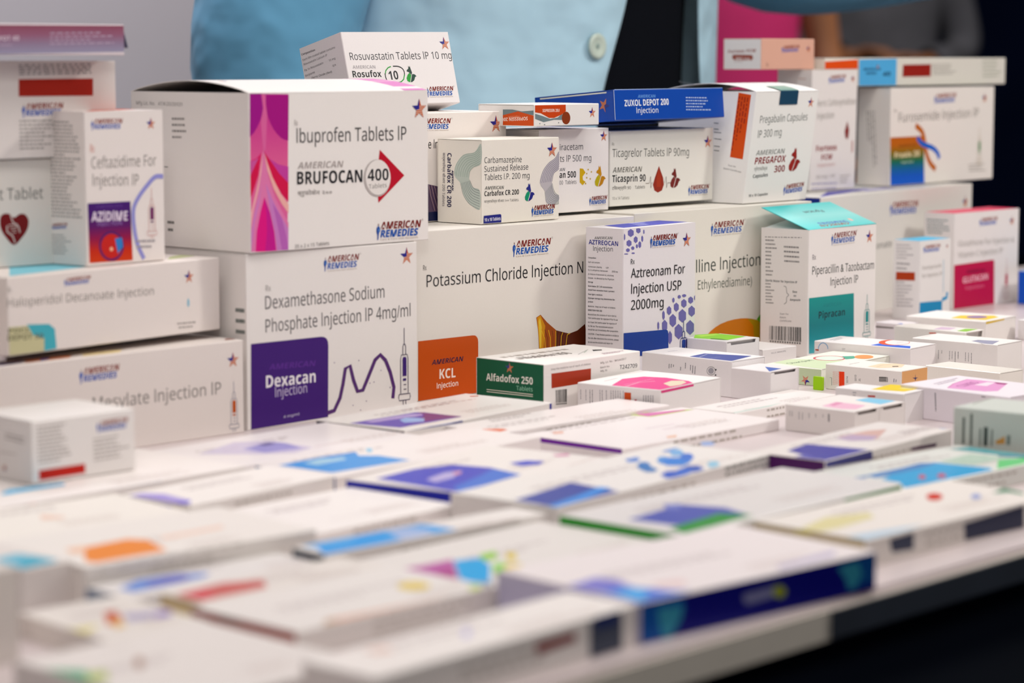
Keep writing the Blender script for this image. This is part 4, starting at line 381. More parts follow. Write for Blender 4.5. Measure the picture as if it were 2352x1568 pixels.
('vial_carton', 'small upright white carton with a cyan lid, in front of the crimson-lidded carton', (1.7144, 1.1088, 0.9), (0.0, 0.0, -0.0277), 45.4, 27, 67.2, -0.0, 'T', '#e4e0de', {'group': 'cartons in the standing stacks'}, [('P', 'T', '#45b4dc', [0.4, 0.4, 45.0, 0.4, 45.0, 26.6, 0.4, 26.6]), ('O', 'F', 1, 6.6, 57.3, 21.7, 5.9, 0.6), ('S', 'F', 1, 39.3, 60.9, 3.7, 0), ('T', 'F', '#a8a29d', 'Pantoprazole', 3.9, 42.7, 27.5, 3.3, 1.8, 0, 0), ('T', 'F', '#a8a29d', 'for Injection IP', 3.3, 36, 29.1, 3.3, 1.1, 0, 0), ('K', 'F', '#8fb9d0', 0.77, [34.5, 49.8, 35, 22]), ('K', 'F', '#2a93c4', 3.08, [40.8, 21.6, 40.4, 17.2, 33.5, 15.7]), ('P', 'F', '#1f88b8', [0.5, 15.7, 33.6, 15, 33.6, 5.3, 0.5, 6.4]), ('N', 'L', '#aaa6a8', [2.8, 62.3, 21, 62.8, 3.3, 51.5], 5, 0.9, 1, 0.42), ('N', 'L', '#9a9698', [3.4, 46.6, 20.8, 46.6, 3.5, 42.6], 2, 0.9, 1, 0.42), ('P', 'L', '#ab401e', [3.1, 40.1, 22.1, 40.8, 22.3, 33.8, 2.9, 33.1]), ('N', 'L', '#a39fa2', [3.3, 30.8, 21.2, 31.5, 4.2, 11.1], 8, 0.8, 5, 0.42)]),
('injection_carton', 'long white carton with a syringe of amber liquid, lowest of its stack', (0.5327, 1.074, 0.9), (0.0, 0.0, -0.0122), 400, 120, 54.9, -0.0, 'R', '#e4dad5', {'group': 'cartons in the standing stacks'}, [('O', 'F', 1, 284.6, 41.4, 23.7, 7.5, 0.7), ('T', 'F', '#8a8481', 'Mesylate Injection IP', 290.5, 25, 92.5, 7.07, -0.2, 0, 0), ('T', 'F', '#8a8481', 'Dihydroergotamine', 222.1, 25.1, 64.6, 6.81, -0.1, 0, 0), ('S', 'F', 0, 392.3, 43.6, 9, 0), ('Y', 'F', ['#b9560f', '#9a9aa8'], 392.6, 1.3, 29.7, 5.7), ('P', 'T', '#4a2a78', [234.1, 6.1, 255.2, 13.9, 248.8, 6.8, 225.6, 0.5]), ('P', 'T', '#dd8a5a', [255.2, 13.9, 287.3, 13.8, 279.4, 5.1, 249.3, 3.6]), ('P', 'T', '#4a4ab0', [266.4, 13.3, 273.1, 14.6, 266.8, 7.1, 259, 4.3]), ('P', 'T', '#f0dcae', [295.1, 14.2, 322.7, 14.5, 313, 4, 287.9, 4.6]), ('P', 'T', '#8a4a3a', [398, 12.4, 399.5, 10.2, 399.5, 5.4, 391.4, 6.5])]),
('injection_carton', 'long white carton with a pale cyan top and cyan corner mark', (0.7685, 1.0713, 0.9599), (0.0, 0.0, 0.1053), 164.2, 120, 42.5, -0.0, 'R', '#e6dcd7', {'group': 'cartons in the standing stacks'}, [('O', 'F', 1, 42.8, 35, 17.4, 4.1, 1.2), ('T', 'F', '#928b86', 'Haloperidol Decanoate Injection', -0.1, 26.6, 110.1, 4.68, -1.0, 0, 0), ('S', 'F', 0, 138.9, 32.8, 7.9, 0), ('P', 'F', '#9cc3d4', [139.1, 17.7, 138.9, 19.2, 138.4, 20.2, 137.8, 20.3, 137.2, 19.4, 137, 17.9, 137.1, 16.4, 137.6, 15.4, 138.3, 15.4, 138.9, 16.3]), ('N', 'F', '#aaa39f', [128.6, 5.9, 148.5, 5.4, 129.6, 3.5], 2, 0.9, 1, 0.42), ('P', 'F', '#cbc6a0', [0.5, 15.7, 25.9, 15.3, 25.4, 0.5, 0.5, 0.5]), ('P', 'F', '#55b0bf', [13.3, 16.1, 29.3, 15, 33.5, 12, 34.5, 1, 25.5, 0.5, 25.7, 7.6, 18.1, 9.6]), ('T', 'F', '#66634f', 'DEPOT 50', -0.6, 8.5, 25.5, 3.05, -2.5, 0.02, 0), ('T', 'F', '#66634f', 'POCL', 0, 12.6, 15.2, 2.35, -2.1, 0.02, 0), ('T', 'F', '#a8a19c', 'Rx', 0.4, 34.5, 2.5, 2.8, 1.0, 0, 0), ('P', 'T', '#86cadb', [52.6, 56.6, 72.8, 48.8, 121, 13.5, 72.7, 15, 7.8, 6.7]), ('P', 'T', '#c3c99a', [133.5, 11.8, 163.7, 18.3, 163.7, 31.3, 149.9, 26])]),
('vial_carton', 'upright white carton with a purple-to-red panel and lilac arc', (0.8371, 1.0908, 1.0028), (0.0, 0.0, 0.0593), 59.2, 36.2, 86.8, -0.0, 'T', '#e8dfdb', {'group': 'cartons in the standing stacks'}, [('P', 'T', '#d4502c', [0.5, 0.5, 58.7, 22, 58.7, 35.8, 33, 29.9]), ('O', 'F', 1, 6.9, 76.9, 20.3, 5.6, -0.3), ('S', 'F', 0, 49.7, 78.9, 7, 0), ('T', 'F', '#d28a7c', 'Rx', 3.8, 63.9, 3.2, 4.38, -1.7, 0, 0), ('T', 'F', '#98928e', 'Ceftazidime For', 4.5, 54.9, 48.9, 6.33, 0.0, 0, 0), ('T', 'F', '#98928e', 'Injection IP', 5, 45.2, 34.6, 6.34, -1.8, 0, 0), ('G', 'F', ['#421a6e', '#461a6a', '#5a1a62', '#8f1c48', '#c2351f', '#cc451c'], [1.1, 35.5, 33, 35.3, 34, 1.5, 1.7, 1.9]), ('T', 'F', '#e9dcea', 'AZIDIME', 3.7, 25.2, 26.9, 5.38, -1.6, 0.025, 0), ('T', 'F', '#8f70ab', 'INJECTION', 8, 22.5, 18.3, 1.96, -1.0, 0.01, 0), ('T', 'F', '#5f3f8a', 'AMERICAN', 7, 32.6, 19.5, 1.71, -0.8, 0.01, 0), ('P', 'F', '#4a1f66', [27.4, 10, 27.1, 12.2, 26.3, 14.2, 24.8, 16.1, 22.9, 17.5, 20.7, 18.5, 18.3, 18.9, 15.9, 18.8, 13.7, 18.1, 11.7, 16.8, 10.2, 15.2, 9.2, 13.2, 8.9, 11.1, 9.1, 8.9, 10, 6.8, 11.4, 5, 13.3, 3.5, 15.5, 2.6, 17.9, 2.1, 20.3, 2.2, 22.6, 2.9, 24.5, 4.2, 26, 5.8, 27, 7.8]), ('P', 'F', '#c2302c', [25.9, 10, 25.7, 11.9, 25, 13.7, 23.8, 15.3, 22.2, 16.5, 20.3, 17.3, 18.3, 17.7, 16.3, 17.6, 14.4, 16.9, 12.7, 15.9, 11.5, 14.5, 10.6, 12.8, 10.3, 11, 10.5, 9.1, 11.3, 7.4, 12.5, 5.8, 14, 4.6, 15.9, 3.7, 17.9, 3.3, 19.9, 3.5, 21.8, 4.1, 23.5, 5.1, 24.8, 6.5, 25.6, 8.2]), ('P', 'F', '#3f80c4', [20.8, 14.7, 26.1, 15, 26.8, 9.7, 22.8, 5.9]), ('P', 'F', '#f0b89a', [19.3, 8.8, 19.1, 9.5, 18.5, 10, 17.7, 10.1, 17, 9.7, 16.7, 9, 17, 8.2, 17.6, 7.7, 18.4, 7.7, 19.1, 8.1]), ('K', 'F', '#9796d2', 2.66, [58.4, 48.4, 52.3, 48.4, 45.9, 43.7, 39, 37, 35.3, 30.5, 35.5, 20.5, 37.9, 10.3, 42.6, 1.8]), ('Y', 'F', ['#6e1c5c', '#d9b0ab'], 49.2, 13, 29, 5.7), ('N', 'F', '#a9a3a6', [36.6, 11.7, 55.9, 10.9, 37, 8.4], 2, 0.9, 1, 0.42), ('N', 'L', '#8b8988', [2.6, 80.2, 32.3, 80.2, 3.7, 27.1], 27, 0.85, 2, 0.5), ('O', 'L', 1, 7.1, 19.8, 12.6, 3.2, 4.8), ('N', 'L', '#a3a09f', [6, 16.3, 24.7, 16.7, 6, 5.9], 7, 0.9, 1, 0.42)]),
('tablet_carton', 'white carton with a dark red heart, behind the purple-to-red carton', (0.6801, 1.1205, 1.0028), (0.0, 0.0, -0.0023), 200, 60, 60.1, 0.0, 'R', '#e2dcd6', {'group': 'cartons in the standing stacks'}, [('T', 'F', '#666763', 't Tablet', 119.6, 37.9, 29.9, 6.29, -0.6, 0, 0), ('Q', 'F', '#741b1e', [119.9, 27.5, 121.9, 29.9, 125.8, 30, 129.3, 27.7, 133.3, 29.5, 136.9, 29, 139.2, 25.6, 138.2, 20.7, 134.5, 16.3, 128.9, 12.3, 123.5, 16.9, 120.1, 22.3]), ('K', 'F', '#d9c9c4', 0.81, [127, 29.1, 128.5, 25.1, 132.3, 22.3, 133, 19]), ('K', 'F', '#d9c9c4', 0.81, [124.5, 23.4, 124.4, 20.1, 128.2, 17.3, 129.7, 13.3]), ('K', 'F', '#d9c9c4', 0.43, [125.3, 23.7, 131.6, 24]), ('K', 'F', '#d9c9c4', 0.43, [126.2, 22.2, 131.2, 22.4]), ('K', 'F', '#d9c9c4', 0.43, [127.1, 20.7, 130.9, 20.9]), ('K', 'F', '#d9c9c4', 0.43, [128, 19.2, 130.5, 19.3])]),
('injection_carton', 'white carton with a red warning bar, under the mauve carton', (0.6801, 1.1171, 1.0634), (0.0, 0.0, -0.0001), 200, 60, 54.2, 0.0, 'R', '#ddd5d2', {'group': 'cartons in the standing stacks'}, [('P', 'F', '#a02a20', [132.4, 44.1, 184, 44.2, 183.8, 34.4, 132.2, 34.5]), ('N', 'F', '#6f6d70', [132.6, 51.5, 182.7, 52, 132.9, 46.6], 4, 1, 2, 0.5), ('O', 'F', 1, 136.6, 23.8, 24.9, 6.8, 0.5), ('N', 'F', '#9a9694', [132.1, 20.5, 156.5, 20.4, 131.9, 5.2], 8, 0.9, 1, 0.42)]),
('injection_carton', 'slim mauve-fronted carton lying topmost on the red-bar and heart cartons', (0.6735, 1.1051, 1.1208), (0.0, 0.0, -0.0275), 200, 60, 17.2, -0.0, 'L', '#dcd0d4', {'hang': 13, 'group': 'cartons in the standing stacks'}, [('G', 'F', ['#8c5062', '#94627a', '#938199', '#9c98b0'], [115.1, 16.3, 199.6, 16.7, 199.6, 1.9, 114.6, 0.5]), ('T', 'F', '#d4c4d0', 'POT 40', 115.7, 7.7, 13, 2.58, 1.6, 0.02, 0), ('N', 'F', '#b7a4b8', [149.2, 11.7, 196.2, 12.5, 149, 5.9], 4, 0.9, 1, 0.42), ('N', 'F', '#b7a4b8', [116.2, 5.2, 128.7, 5.3, 116.2, 4.5], 1, 0.9, 1, 0.42)]),
('vial_carton', 'small white carton with a red bar standing on the flat cartons', (0.7003, 0.959, 0.9125), (0.0, 0.0, -0.0266), 62.2, 50, 31.1, -0.0, 'L', '#e8e2df', {'group': 'small cartons set out on the counter'}, [('O', 'F', 1, 40.7, 21.7, 16.4, 5.3, 1.1), ('P', 'F', '#bb2a1b', [3.6, 6.6, 31.2, 6.7, 31.2, 2, 3.7, 1.6]), ('N', 'F', '#b0a8a4', [3.1, 27.4, 22.6, 27.6, 3.3, 10.1], 10, 0.95, 4, 0.5), ('N', 'F', '#b0a8a4', [36.4, 17.7, 59.4, 18, 36.6, 7.3], 6, 0.9, 1, 0.42), ('N', 'L', '#a59d9a', [27.5, 22.3, 43.4, 21.7, 27.5, 20.3], 2, 1, 1, 0.42), ('N', 'L', '#c2bab6', [22.4, 12.8, 45, 13.4, 22.4, 12.4], 1, 0.9, 1, 0.42), ('S', 'L', 1, 26.2, 5.4, 4, 180)]),
('vial_carton', 'plain white carton cut off by the picture edge, standing beside the cyan-topped carton', (0.7222, 1.078, 0.9565), (0.0, 0.0, 0.0042), 50, 25, 35.3, 0.0, 'T', '#e6dcd8', {'group': 'cartons in the standing stacks'}, []),
('tablet_carton', 'lying white carton with a dark green end panel and white star', (1.1178, 0.9972, 0.9), (0.0, 0.0, 0.0094), 95.5, 57.5, 29, 0.0, 'L', '#ece7e3', {'group': 'small cartons set out on the counter'}, [('P', 'L', '#0f5a3e', [0.4, 0.4, 57.1, 0.4, 57.1, 28.6, 0.4, 28.6]), ('S', 'L', 1, 28.4, 24.5, 7.2, 0), ('T', 'L', '#f2f0e6', 'Alfadofox 250', 8.5, 14.8, 39.8, 4.49, 1.2, 0.025, 0), ('T', 'L', '#9fd6b8', 'Tablets', 34.4, 10.9, 13.7, 2.77, 1.1, 0, 0), ('K', 'L', '#efeada', 0.46, [8.9, 9, 48.3, 9.3]), ('K', 'L', '#efeada', 0.46, [8.9, 7.6, 48.3, 8.1]), ('T', 'F', '#807b78', 'Keep the medicine out of reach of children', 6.8, 24.8, 38.2, 1.24, -0.2, 0, 0), ('P', 'F', '#a83a24', [7, 22.7, 45.5, 22.3, 45.4, 13.7, 7.2, 13.4]), ('B', 'F', '#33322f', [10.9, 11.9, 22.2, 11.5, 22.2, 1.9, 11.3, 2.4], 3), ('T', 'F', '#807b78', 'Mfg. Lic. No. : 94/UA/2017', 54.8, 24.3, 26, 1.27, 0.8, 0, 0), ('T', 'F', '#807b78', 'Batch No.', 54.8, 21.4, 9.4, 1.13, 0.5, 0, 0), ('T', 'F', '#807b78', 'Mfg. Dt.', 54.9, 19.1, 7, 1.13, 0.6, 0, 0), ('T', 'F', '#55565c', 'T242709', 74.3, 19.1, 17.9, 2.56, -1.8, 0, 0), ('N', 'T', '#a89f9a', [8.7, 41.5, 90.7, 39.1, 8.8, 28.1], 2, 0.9, 1, 0.42), ('T', 'T', '#4a4542', 'Alfadofox 250', 12.5, 28.4, 43.8, 9.53, -6.2, 0.01, 0), ('K', 'T', '#2a3a32', 0.34, [54.3, 18.2, 65.8, 24, 78.7, 30.4]), ('K', 'T', '#2f7a4a', 0.34, [63.9, 21.4, 73.3, 26.9]), ('P', 'T', '#2a2c2a', [79.5, 27.6, 84.6, 23.9, 81.4, 20.7, 74.2, 22.2]), ('N', 'T', '#94506e', [68.6, 9.6, 95.4, 8, 66.5, 6.4], 2, 0.9, 1, 0.42)]),
('tablet_carton', 'white carton with a navy panel on top and a blank white end', (1.2429, 0.9456, 0.9), (0.0, 0.0, -0.0041), 35.8, 75.8, 24, -0.0, 'F', '#ebe6e6', {'group': 'small cartons set out on the counter'}, [('P', 'T', '#3b4b94', [0.5, 35.5, 20.4, 38.6, 30.5, 7, 0.5, 0.6]), ('K', 'T', '#c9cde0', 0.57, [2.3, 28.7, 18.5, 34.7, 26.1, 29.4]), ('N', 'T', '#aeb6d8', [2.9, 19.4, 17.7, 17.9, 2.4, 18.3], 1, 0.9, 1, 0.42), ('N', 'T', '#9a8fb0', [11.9, 62.8, 25.4, 60.3, 11.3, 60.4], 1, 0.9, 1, 0.42), ('N', 'L', '#77777c', [37.2, 19.7, 36.9, 12.5, 37.6, 19.7], 1, 0.8, 0, 3), ('N', 'L', '#77777c', [41.5, 18.6, 41.2, 12.4, 41.9, 18.6], 1, 0.8, 1, 3), ('N', 'L', '#77777c', [43.4, 18.5, 43.1, 13.1, 43.8, 18.5], 1, 0.8, 2, 3), ('N', 'L', '#77777c', [45.3, 18.2, 45, 12.8, 45.6, 18.2], 1, 0.8, 3, 3), ('N', 'L', '#77777c', [23.4, 17.8, 23.1, 13.8, 23.8, 17.8], 1, 0.8, 4, 3), ('N', 'L', '#77777c', [25.3, 17.9, 24.9, 13.9, 25.7, 18], 1, 0.8, 5, 3), ('N', 'L', '#77777c', [27.2, 17.6, 26.8, 14.6, 27.6, 17.6], 1, 0.8, 6, 3), ('N', 'L', '#77777c', [28.5, 11.3, 28.2, 8.3, 28.9, 11.3], 1, 0.8, 7, 3), ('N', 'L', '#77777c', [33.2, 16.6, 32.8, 11.7, 33.5, 16.7], 1, 0.8, 8, 3), ('K', 'L', '#55565c', 0.26, [62.3, 16.5, 62, 15.4, 61.3, 14.5, 60.2, 13.8, 58.9, 13.5, 57.6, 13.6, 56.5, 14, 55.7, 14.9, 55.4, 15.9, 55.7, 16.9, 56.4, 17.9, 57.5, 18.6, 58.8, 18.9, 60.1, 18.8, 61.2, 18.3, 62, 17.5, 62.3, 16.5]), ('P', 'L', '#a8a6ac', [61.2, 16.4, 60.9, 17.2, 60.3, 17.9, 59.3, 18.2, 58.3, 18.1, 57.4, 17.6, 56.7, 16.9, 56.5, 16, 56.8, 15.1, 57.4, 14.5, 58.4, 14.2, 59.4, 14.3, 60.3, 14.7, 61, 15.5]), ('P', 'L', '#22242a', [63.5, 17.3, 63.2, 17.8, 62.4, 17.7, 62.1, 17.2, 62.5, 16.7, 63.2, 16.8]), ('P', 'L', '#22242a', [63.4, 13.8, 63, 14.3, 62.3, 14.2, 62, 13.7, 62.3, 13.2, 63, 13.3])]),
('tablet_carton', 'white carton with a pink swoosh panel on top, before the navy-panel one', (1.1474, 0.9277, 0.9), (0.0, 0.0, 0.1187), 72.5, 61.7, 16.5, 0.0, 'F', '#ebe6e4', {'group': 'small cartons set out on the counter'}, [('P', 'T', '#de4f8c', [0.5, 36.1, 29.8, 47.3, 47.1, 42.5, 51, 27.4, 45.9, 7.7, 39.4, 0.7, 0.5, 0.5]), ('K', 'T', '#f3e6ea', 0.59, [-1.9, 25.8, 21.8, 29.8, 32.5, 24.4]), ('N', 'T', '#f0c0d4', [7.5, 31, 41, 31.6, 6.1, 28.4], 1, 1, 1, 0.42), ('P', 'T', '#e2d5bd', [26.2, 14.4, 40.8, 17.5, 45.1, 11.6, 39.4, 5.4, 27, 2.1, 17.3, 3.7]), ('P', 'F', '#d83f80', [0.5, 16, 38.9, 16, 39.2, 14.6, 1.4, 14.4]), ('N', 'T', '#8a5a88', [29, 67.7, 51.9, 65.3, 27.7, 64.6], 1, 0.9, 1, 0.42), ('N', 'T', '#a09a98', [14, 50.2, 40.1, 52.2, 12.1, 48], 1, 0.9, 1, 0.42), ('N', 'L', '#98959a', [2.4, 12.1, 2.6, 1, 3.1, 12.2], 1, 0.85, 0, 2.2), ('N', 'L', '#98959a', [6.3, 12.4, 6.6, 1.2, 7.0, 12.4], 1, 0.85, 1, 2.2), ('N', 'L', '#6f6d72', [9.4, 12.5, 9.6, 1.3, 10.1, 12.6], 1, 0.85, 2, 2.2), ('N', 'L', '#6f6d72', [11.2, 12.6, 11.4, 1.3, 11.9, 12.7], 1, 0.85, 3, 2.2), ('N', 'L', '#98959a', [16.9, 13, 17.1, 1.7, 17.6, 13.1], 1, 0.85, 4, 2.2), ('N', 'L', '#98959a', [18.6, 13.1, 18.9, 1.7, 19.3, 13.1], 1, 0.85, 5, 2.2), ('N', 'L', '#98959a', [21.7, 13.2, 21.9, 1.8, 22.4, 13.3], 1, 0.85, 6, 2.2), ('N', 'L', '#98959a', [25.2, 13.4, 25.4, 1.9, 25.9, 13.5], 1, 0.85, 7, 2.2), ('N', 'L', '#98959a', [26.9, 13.5, 27.2, 1.9, 27.6, 13.6], 1, 0.85, 8, 2.2), ('N', 'L', '#98959a', [28.6, 13.6, 28.9, 1.9, 29.3, 13.6], 1, 0.85, 9, 2.2), ('N', 'L', '#98959a', [30.4, 13.7, 30.6, 1.9, 31.1, 13.7], 1, 0.85, 10, 2.2), ('N', 'L', '#98959a', [32.1, 13.7, 32.4, 1.9, 32.8, 13.8], 1, 0.85, 11, 2.2), ('N', 'L', '#98959a', [34.3, 13.8, 34.5, 2, 35.0, 13.9], 1, 0.85, 12, 2.2), ('P', 'L', '#cc541c', [35.4, 13, 40.3, 13.1, 40.4, 1.7, 35.5, 1.5]), ('P', 'L', '#b5384a', [42.9, 9.2, 44.6, 9.3, 44.7, 2.4, 43.0, 2.4]), ('P', 'L', '#3a50b0', [45.1, 7.6, 46.8, 7.5, 46.8, 2.4, 45.1, 2.4]), ('N', 'L', '#98959a', [49.3, 12.3, 49.4, 2.8, 56.1, 12.8], 5, 0.9, 3, 0.4)]),
('tablet_carton', 'white carton with a bright lime panel on top, end flap gaping', (1.3199, 1.0088, 0.9), (0.0, 0.0, -0.0292), 36, 35.8, 25, -0.0, 'F', '#e8e4e6', {'slot': 2.2, 'group': 'small cartons set out on the counter'}, [('P', 'T', '#8fd61e', [16.7, 42.3, 33.7, 37, 34.2, 10.2, 7.6, 5.6, 0.5, 30]), ('P', 'T', '#4a8a10', [8, 21.2, 10.6, 14, 8.6, 5.8, 5.8, 7.4, 3.8, 17.1]), ('P', 'T', '#b9e860', [13.3, 38.3, 29.4, 34.8, 30.6, 30.3, 10.6, 31.4])]),
('tablet_carton', 'white carton with a strip of blue on top, behind the navy-panel carton', (1.2418, 0.9137, 0.9), (0.0, 0.0, -0.0079), 30.5, 31.9, 20, 0.0, 'F', '#e6e0e0', {'slot': 1.6, 'group': 'small cartons set out on the counter'}, [('P', 'T', '#4a66b0', [17.7, 17.8, 17.5, 4.2, 0.5, 1.3])]),
('medicine_carton', 'low plain white carton with one line of print, beside the lime-panel carton', (1.3656, 1.0118, 0.9), (0.0, 0.0, -0.0687), 37.1, 41.8, 15, 0.0, 'L', '#e9e3e2', {'group': 'small cartons set out on the counter'}, [('T', 'F', '#8f8a90', 'M.L.G. INHALERS', 9.3, 11.4, 15.8, 0.93, 0.9, 0, 0)]),
('tablet_carton', 'pale green carton with oval rings on top and an upside-down star', (1.3256, 0.9332, 0.9), (0.0, 0.0, 0.0888), 94, 45, 12, 0.0, 'F', '#e6e6da', {'group': 'small cartons set out on the counter'}, [('P', 'T', '#d2dfbc', [9.8, 43.7, 33.8, 44.6, 40.8, 33.3, 52, 5.1, 17, 0.5, 0.5, 0.5]), ('T', 'T', '#33523a', 'Silacpan', 11.3, 30.5, 27.5, 4.8, -5.3, 0.01, 0), ('P', 'L', '#c9d6b4', [0.4, 0.4, 44.6, 0.4, 44.6, 11.6, 0.4, 11.6]), ('S', 'L', 0, 32.7, 3.5, 7.1, 180), ('P', 'T', '#c9505a', [61.6, 16.3, 64.5, 18.4, 66.7, 21, 68.1, 23.9, 68.6, 26.9, 68.1, 29.8, 66.7, 32.4, 64.5, 34.5, 61.6, 36.1, 58.2, 36.8, 54.6, 36.8, 51, 36.1, 47.7, 34.6, 44.8, 32.5, 42.7, 29.9, 41.3, 27, 40.9, 24.1, 41.4, 21.2, 42.8, 18.6, 45, 16.5, 47.8, 15, 51.2, 14.2, 54.7, 14.1, 58.3, 14.9]), ('P', 'T', '#dfe9df', [60.7, 17.6, 63.1, 19.4, 65, 21.6, 66.2, 24.1, 66.6, 26.7, 66.2, 29.2, 65, 31.4, 63.1, 33.3, 60.6, 34.6, 57.7, 35.2, 54.6, 35.2, 51.5, 34.6, 48.6, 33.3, 46.2, 31.5, 44.3, 29.3, 43.2, 26.8, 42.8, 24.2, 43.2, 21.8, 44.4, 19.6, 46.3, 17.7, 48.8, 16.4, 51.6, 15.8, 54.7, 15.7, 57.8, 16.3]), ('P', 'T', '#4fa58c', [69.1, 23.7, 75.8, 18.5, 71.7, 13.4, 62.9, 11.3, 56.1, 13.4]), ('P', 'T', '#e2965a', [79.8, 4.8, 82.3, 6.4, 84.3, 8.3, 85.7, 10.3, 86.5, 12.3, 86.5, 14.2, 85.8, 15.7, 84.4, 16.9, 82.4, 17.6, 79.9, 17.9, 77.2, 17.5, 74.4, 16.7, 71.7, 15.4, 69.2, 13.8, 67.2, 11.9, 65.8, 9.9, 65.1, 7.9, 65.1, 6.1, 65.8, 4.6, 67.2, 3.4, 69.1, 2.7, 71.6, 2.4, 74.3, 2.7, 77.1, 3.6]), ('P', 'T', '#7fb05f', [61.1, 0.5, 94.2, 0.5, 109.5, 1, 98.8, 0.5, 66.4, 0.5]), ('P', 'F', '#4f8a42', [94.5, 11.6, 109.1, 11.6, 109.5, 8.2, 96.8, 9.4])]),
('medicine_carton', 'tiny lime green carton next to the upside-down star', (1.3108, 0.922, 0.9), (0.0, 0.0, -0.0035), 2.4, 7.4, 9, -0.0, 'L', '#a3d516', {'group': 'small cartons set out on the counter'}, [('P', 'L', '#a3d516', [0.4, 0.4, 7.0, 0.4, 7.0, 8.6, 0.4, 8.6])]),
('tablet_carton', 'white carton with an apricot end and an orange stripe on its side', (1.32, 0.8661, 0.9), (0.0, 0.0, 0.0156), 31.5, 59.4, 17, 0.0, 'F', '#ece6e0', {'group': 'small cartons set out on the counter'}, [('P', 'F', '#e2ac78', [0.4, 0.4, 31.1, 0.4, 31.1, 16.6, 0.4, 16.6]), ('P', 'F', '#1f2a66', [16.2, 9.4, 16.6, 13.7, 17.3, 9.3]), ('P', 'F', '#1f2a66', [13, 11.4, 19.8, 11, 16.7, 10.2]), ('P', 'L', '#ee4a18', [10.9, 12.7, 15.1, 12.8, 15.3, 2.8, 11.1, 2.7]), ('N', 'L', '#e0907a', [6.2, 12.4, 6.4, 3.3, 10.3, 12.8], 5, 1, 2, 0.3), ('K', 'L', '#44454a', 0.26, [3.6, 8, 5.2, 8, 5.3, 2.9]), ('T', 'L', '#44454a', 'S074', 18.1, 5.6, 4.4, 1.28, 91.1, 0, 0), ('T', 'L', '#44454a', 'S01D', 24.8, 7.5, 4.1, 1.37, 94.4, 0, 0), ('T', 'L', '#44454a', '35', 27.9, 7.6, 1.7, 1.36, 91.1, 0, 0), ('B', 'L', '#33322f', [42.3, 8.6, 42.2, 12, 49, 12.4, 49.1, 9], 3), ('N', 'L', '#98959a', [53.9, 9.4, 54.1, 12.3, 55.6, 9.5], 2, 0.9, 1, 0.42), ('P', 'T', '#f2d9bc', [5.6, 29.9, 24.6, 31.9, 31, 24.8, 31, 17.2, 17.2, 11, 4.3, 19.8]), ('P', 'T', '#55504c', [17.9, 18.9, 21.5, 16.6, 18.6, 14.1, 15, 16.4]), ('K', 'T', '#7a6a5c', 0.29, [7.9, 24.5, 19, 26.5, 25.9, 24.6]), ('N', 'T', '#a89a98', [7.6, 45.2, 28, 45.8, 6.9, 43], 1, 0.9, 1, 0.42), ('P', 'T', '#d99080', [31, 35.7, 31, 35.3, 31, 33.2, 31, 33.6])]),
('tablet_carton', 'white carton with columns of sideways print and a grey wave on top', (1.4665, 0.8836, 0.9), (0.0, 0.0, 0.0386), 35.5, 68.6, 20, 0.0, 'F', '#ebe6e2', {'group': 'small cartons set out on the counter'}, [('N', 'L', '#55565a', [4, 12.7, 4.1, 3.6, 4.8, 12.8], 1, 0.8, 0, 2), ('N', 'L', '#8f8d90', [6.2, 12.7, 6.2, 3.6, 6.9, 12.8], 1, 0.8, 1, 2), ('N', 'L', '#8f8d90', [8.9, 12.7, 8.9, 3.6, 9.6, 12.7], 1, 0.8, 2, 2), ('N', 'L', '#8f8d90', [11.6, 12.7, 11.6, 7.9, 12.4, 12.7], 1, 0.8, 3, 2), ('N', 'L', '#8f8d90', [14.2, 12.7, 14.2, 3.6, 14.9, 12.7], 1, 0.8, 4, 2), ('N', 'L', '#8f8d90', [16.5, 12.7, 16.5, 3.6, 17.2, 12.7], 1, 0.8, 5, 2), ('N', 'L', '#8f8d90', [19.2, 12.7, 19.2, 3.6, 19.9, 12.7], 1, 0.8, 6, 2), ('N', 'L', '#8f8d90', [21.6, 12.7, 21.6, 3.7, 22.3, 12.7], 1, 0.8, 7, 2), ('N', 'L', '#8f8d90', [24.3, 12.7, 24.2, 7.9, 25, 12.7], 1, 0.8, 8, 2), ('N', 'L', '#8f8d90', [30.6, 12.7, 30.6, 3.7, 31.3, 12.7], 1, 0.8, 9, 2), ('N', 'L', '#8f8d90', [32.7, 12.7, 32.7, 3.7, 33.4, 12.7], 1, 0.8, 10, 2), ('N', 'L', '#55565a', [35.1, 12.7, 35.1, 3.7, 35.8, 12.7], 1, 0.8, 11, 2), ('N', 'L', '#55565a', [37.5, 12.7, 37.5, 3.7, 38.2, 12.7], 1, 0.8, 12, 2), ('N', 'L', '#8f8d90', [43.4, 12.7, 43.4, 3.7, 44.1, 12.7], 1, 0.8, 13, 2), ('N', 'L', '#8f8d90', [45.8, 12.7, 45.8, 3.7, 46.5, 12.7], 1, 0.8, 14, 2), ('N', 'L', '#8f8d90', [48.1, 12.7, 48.2, 3.7, 48.8, 12.7], 1, 0.8, 15, 2), ('P', 'T', '#9a9ab0', [8.5, 25.5, 17.6, 25.3, 21.4, 10.3, 0.5, 4.1, 0.5, 9.9]), ('K', 'T', '#33343a', 0.37, [9.9, 23.9, 17.3, 22.2]), ('K', 'T', '#55566a', 0.31, [2, 15.9, -2, 8.4]), ('N', 'T', '#b0a5a4', [5.6, 64.1, 27.1, 64, 4.7, 61.7], 1, 0.9, 1, 0.42)]),
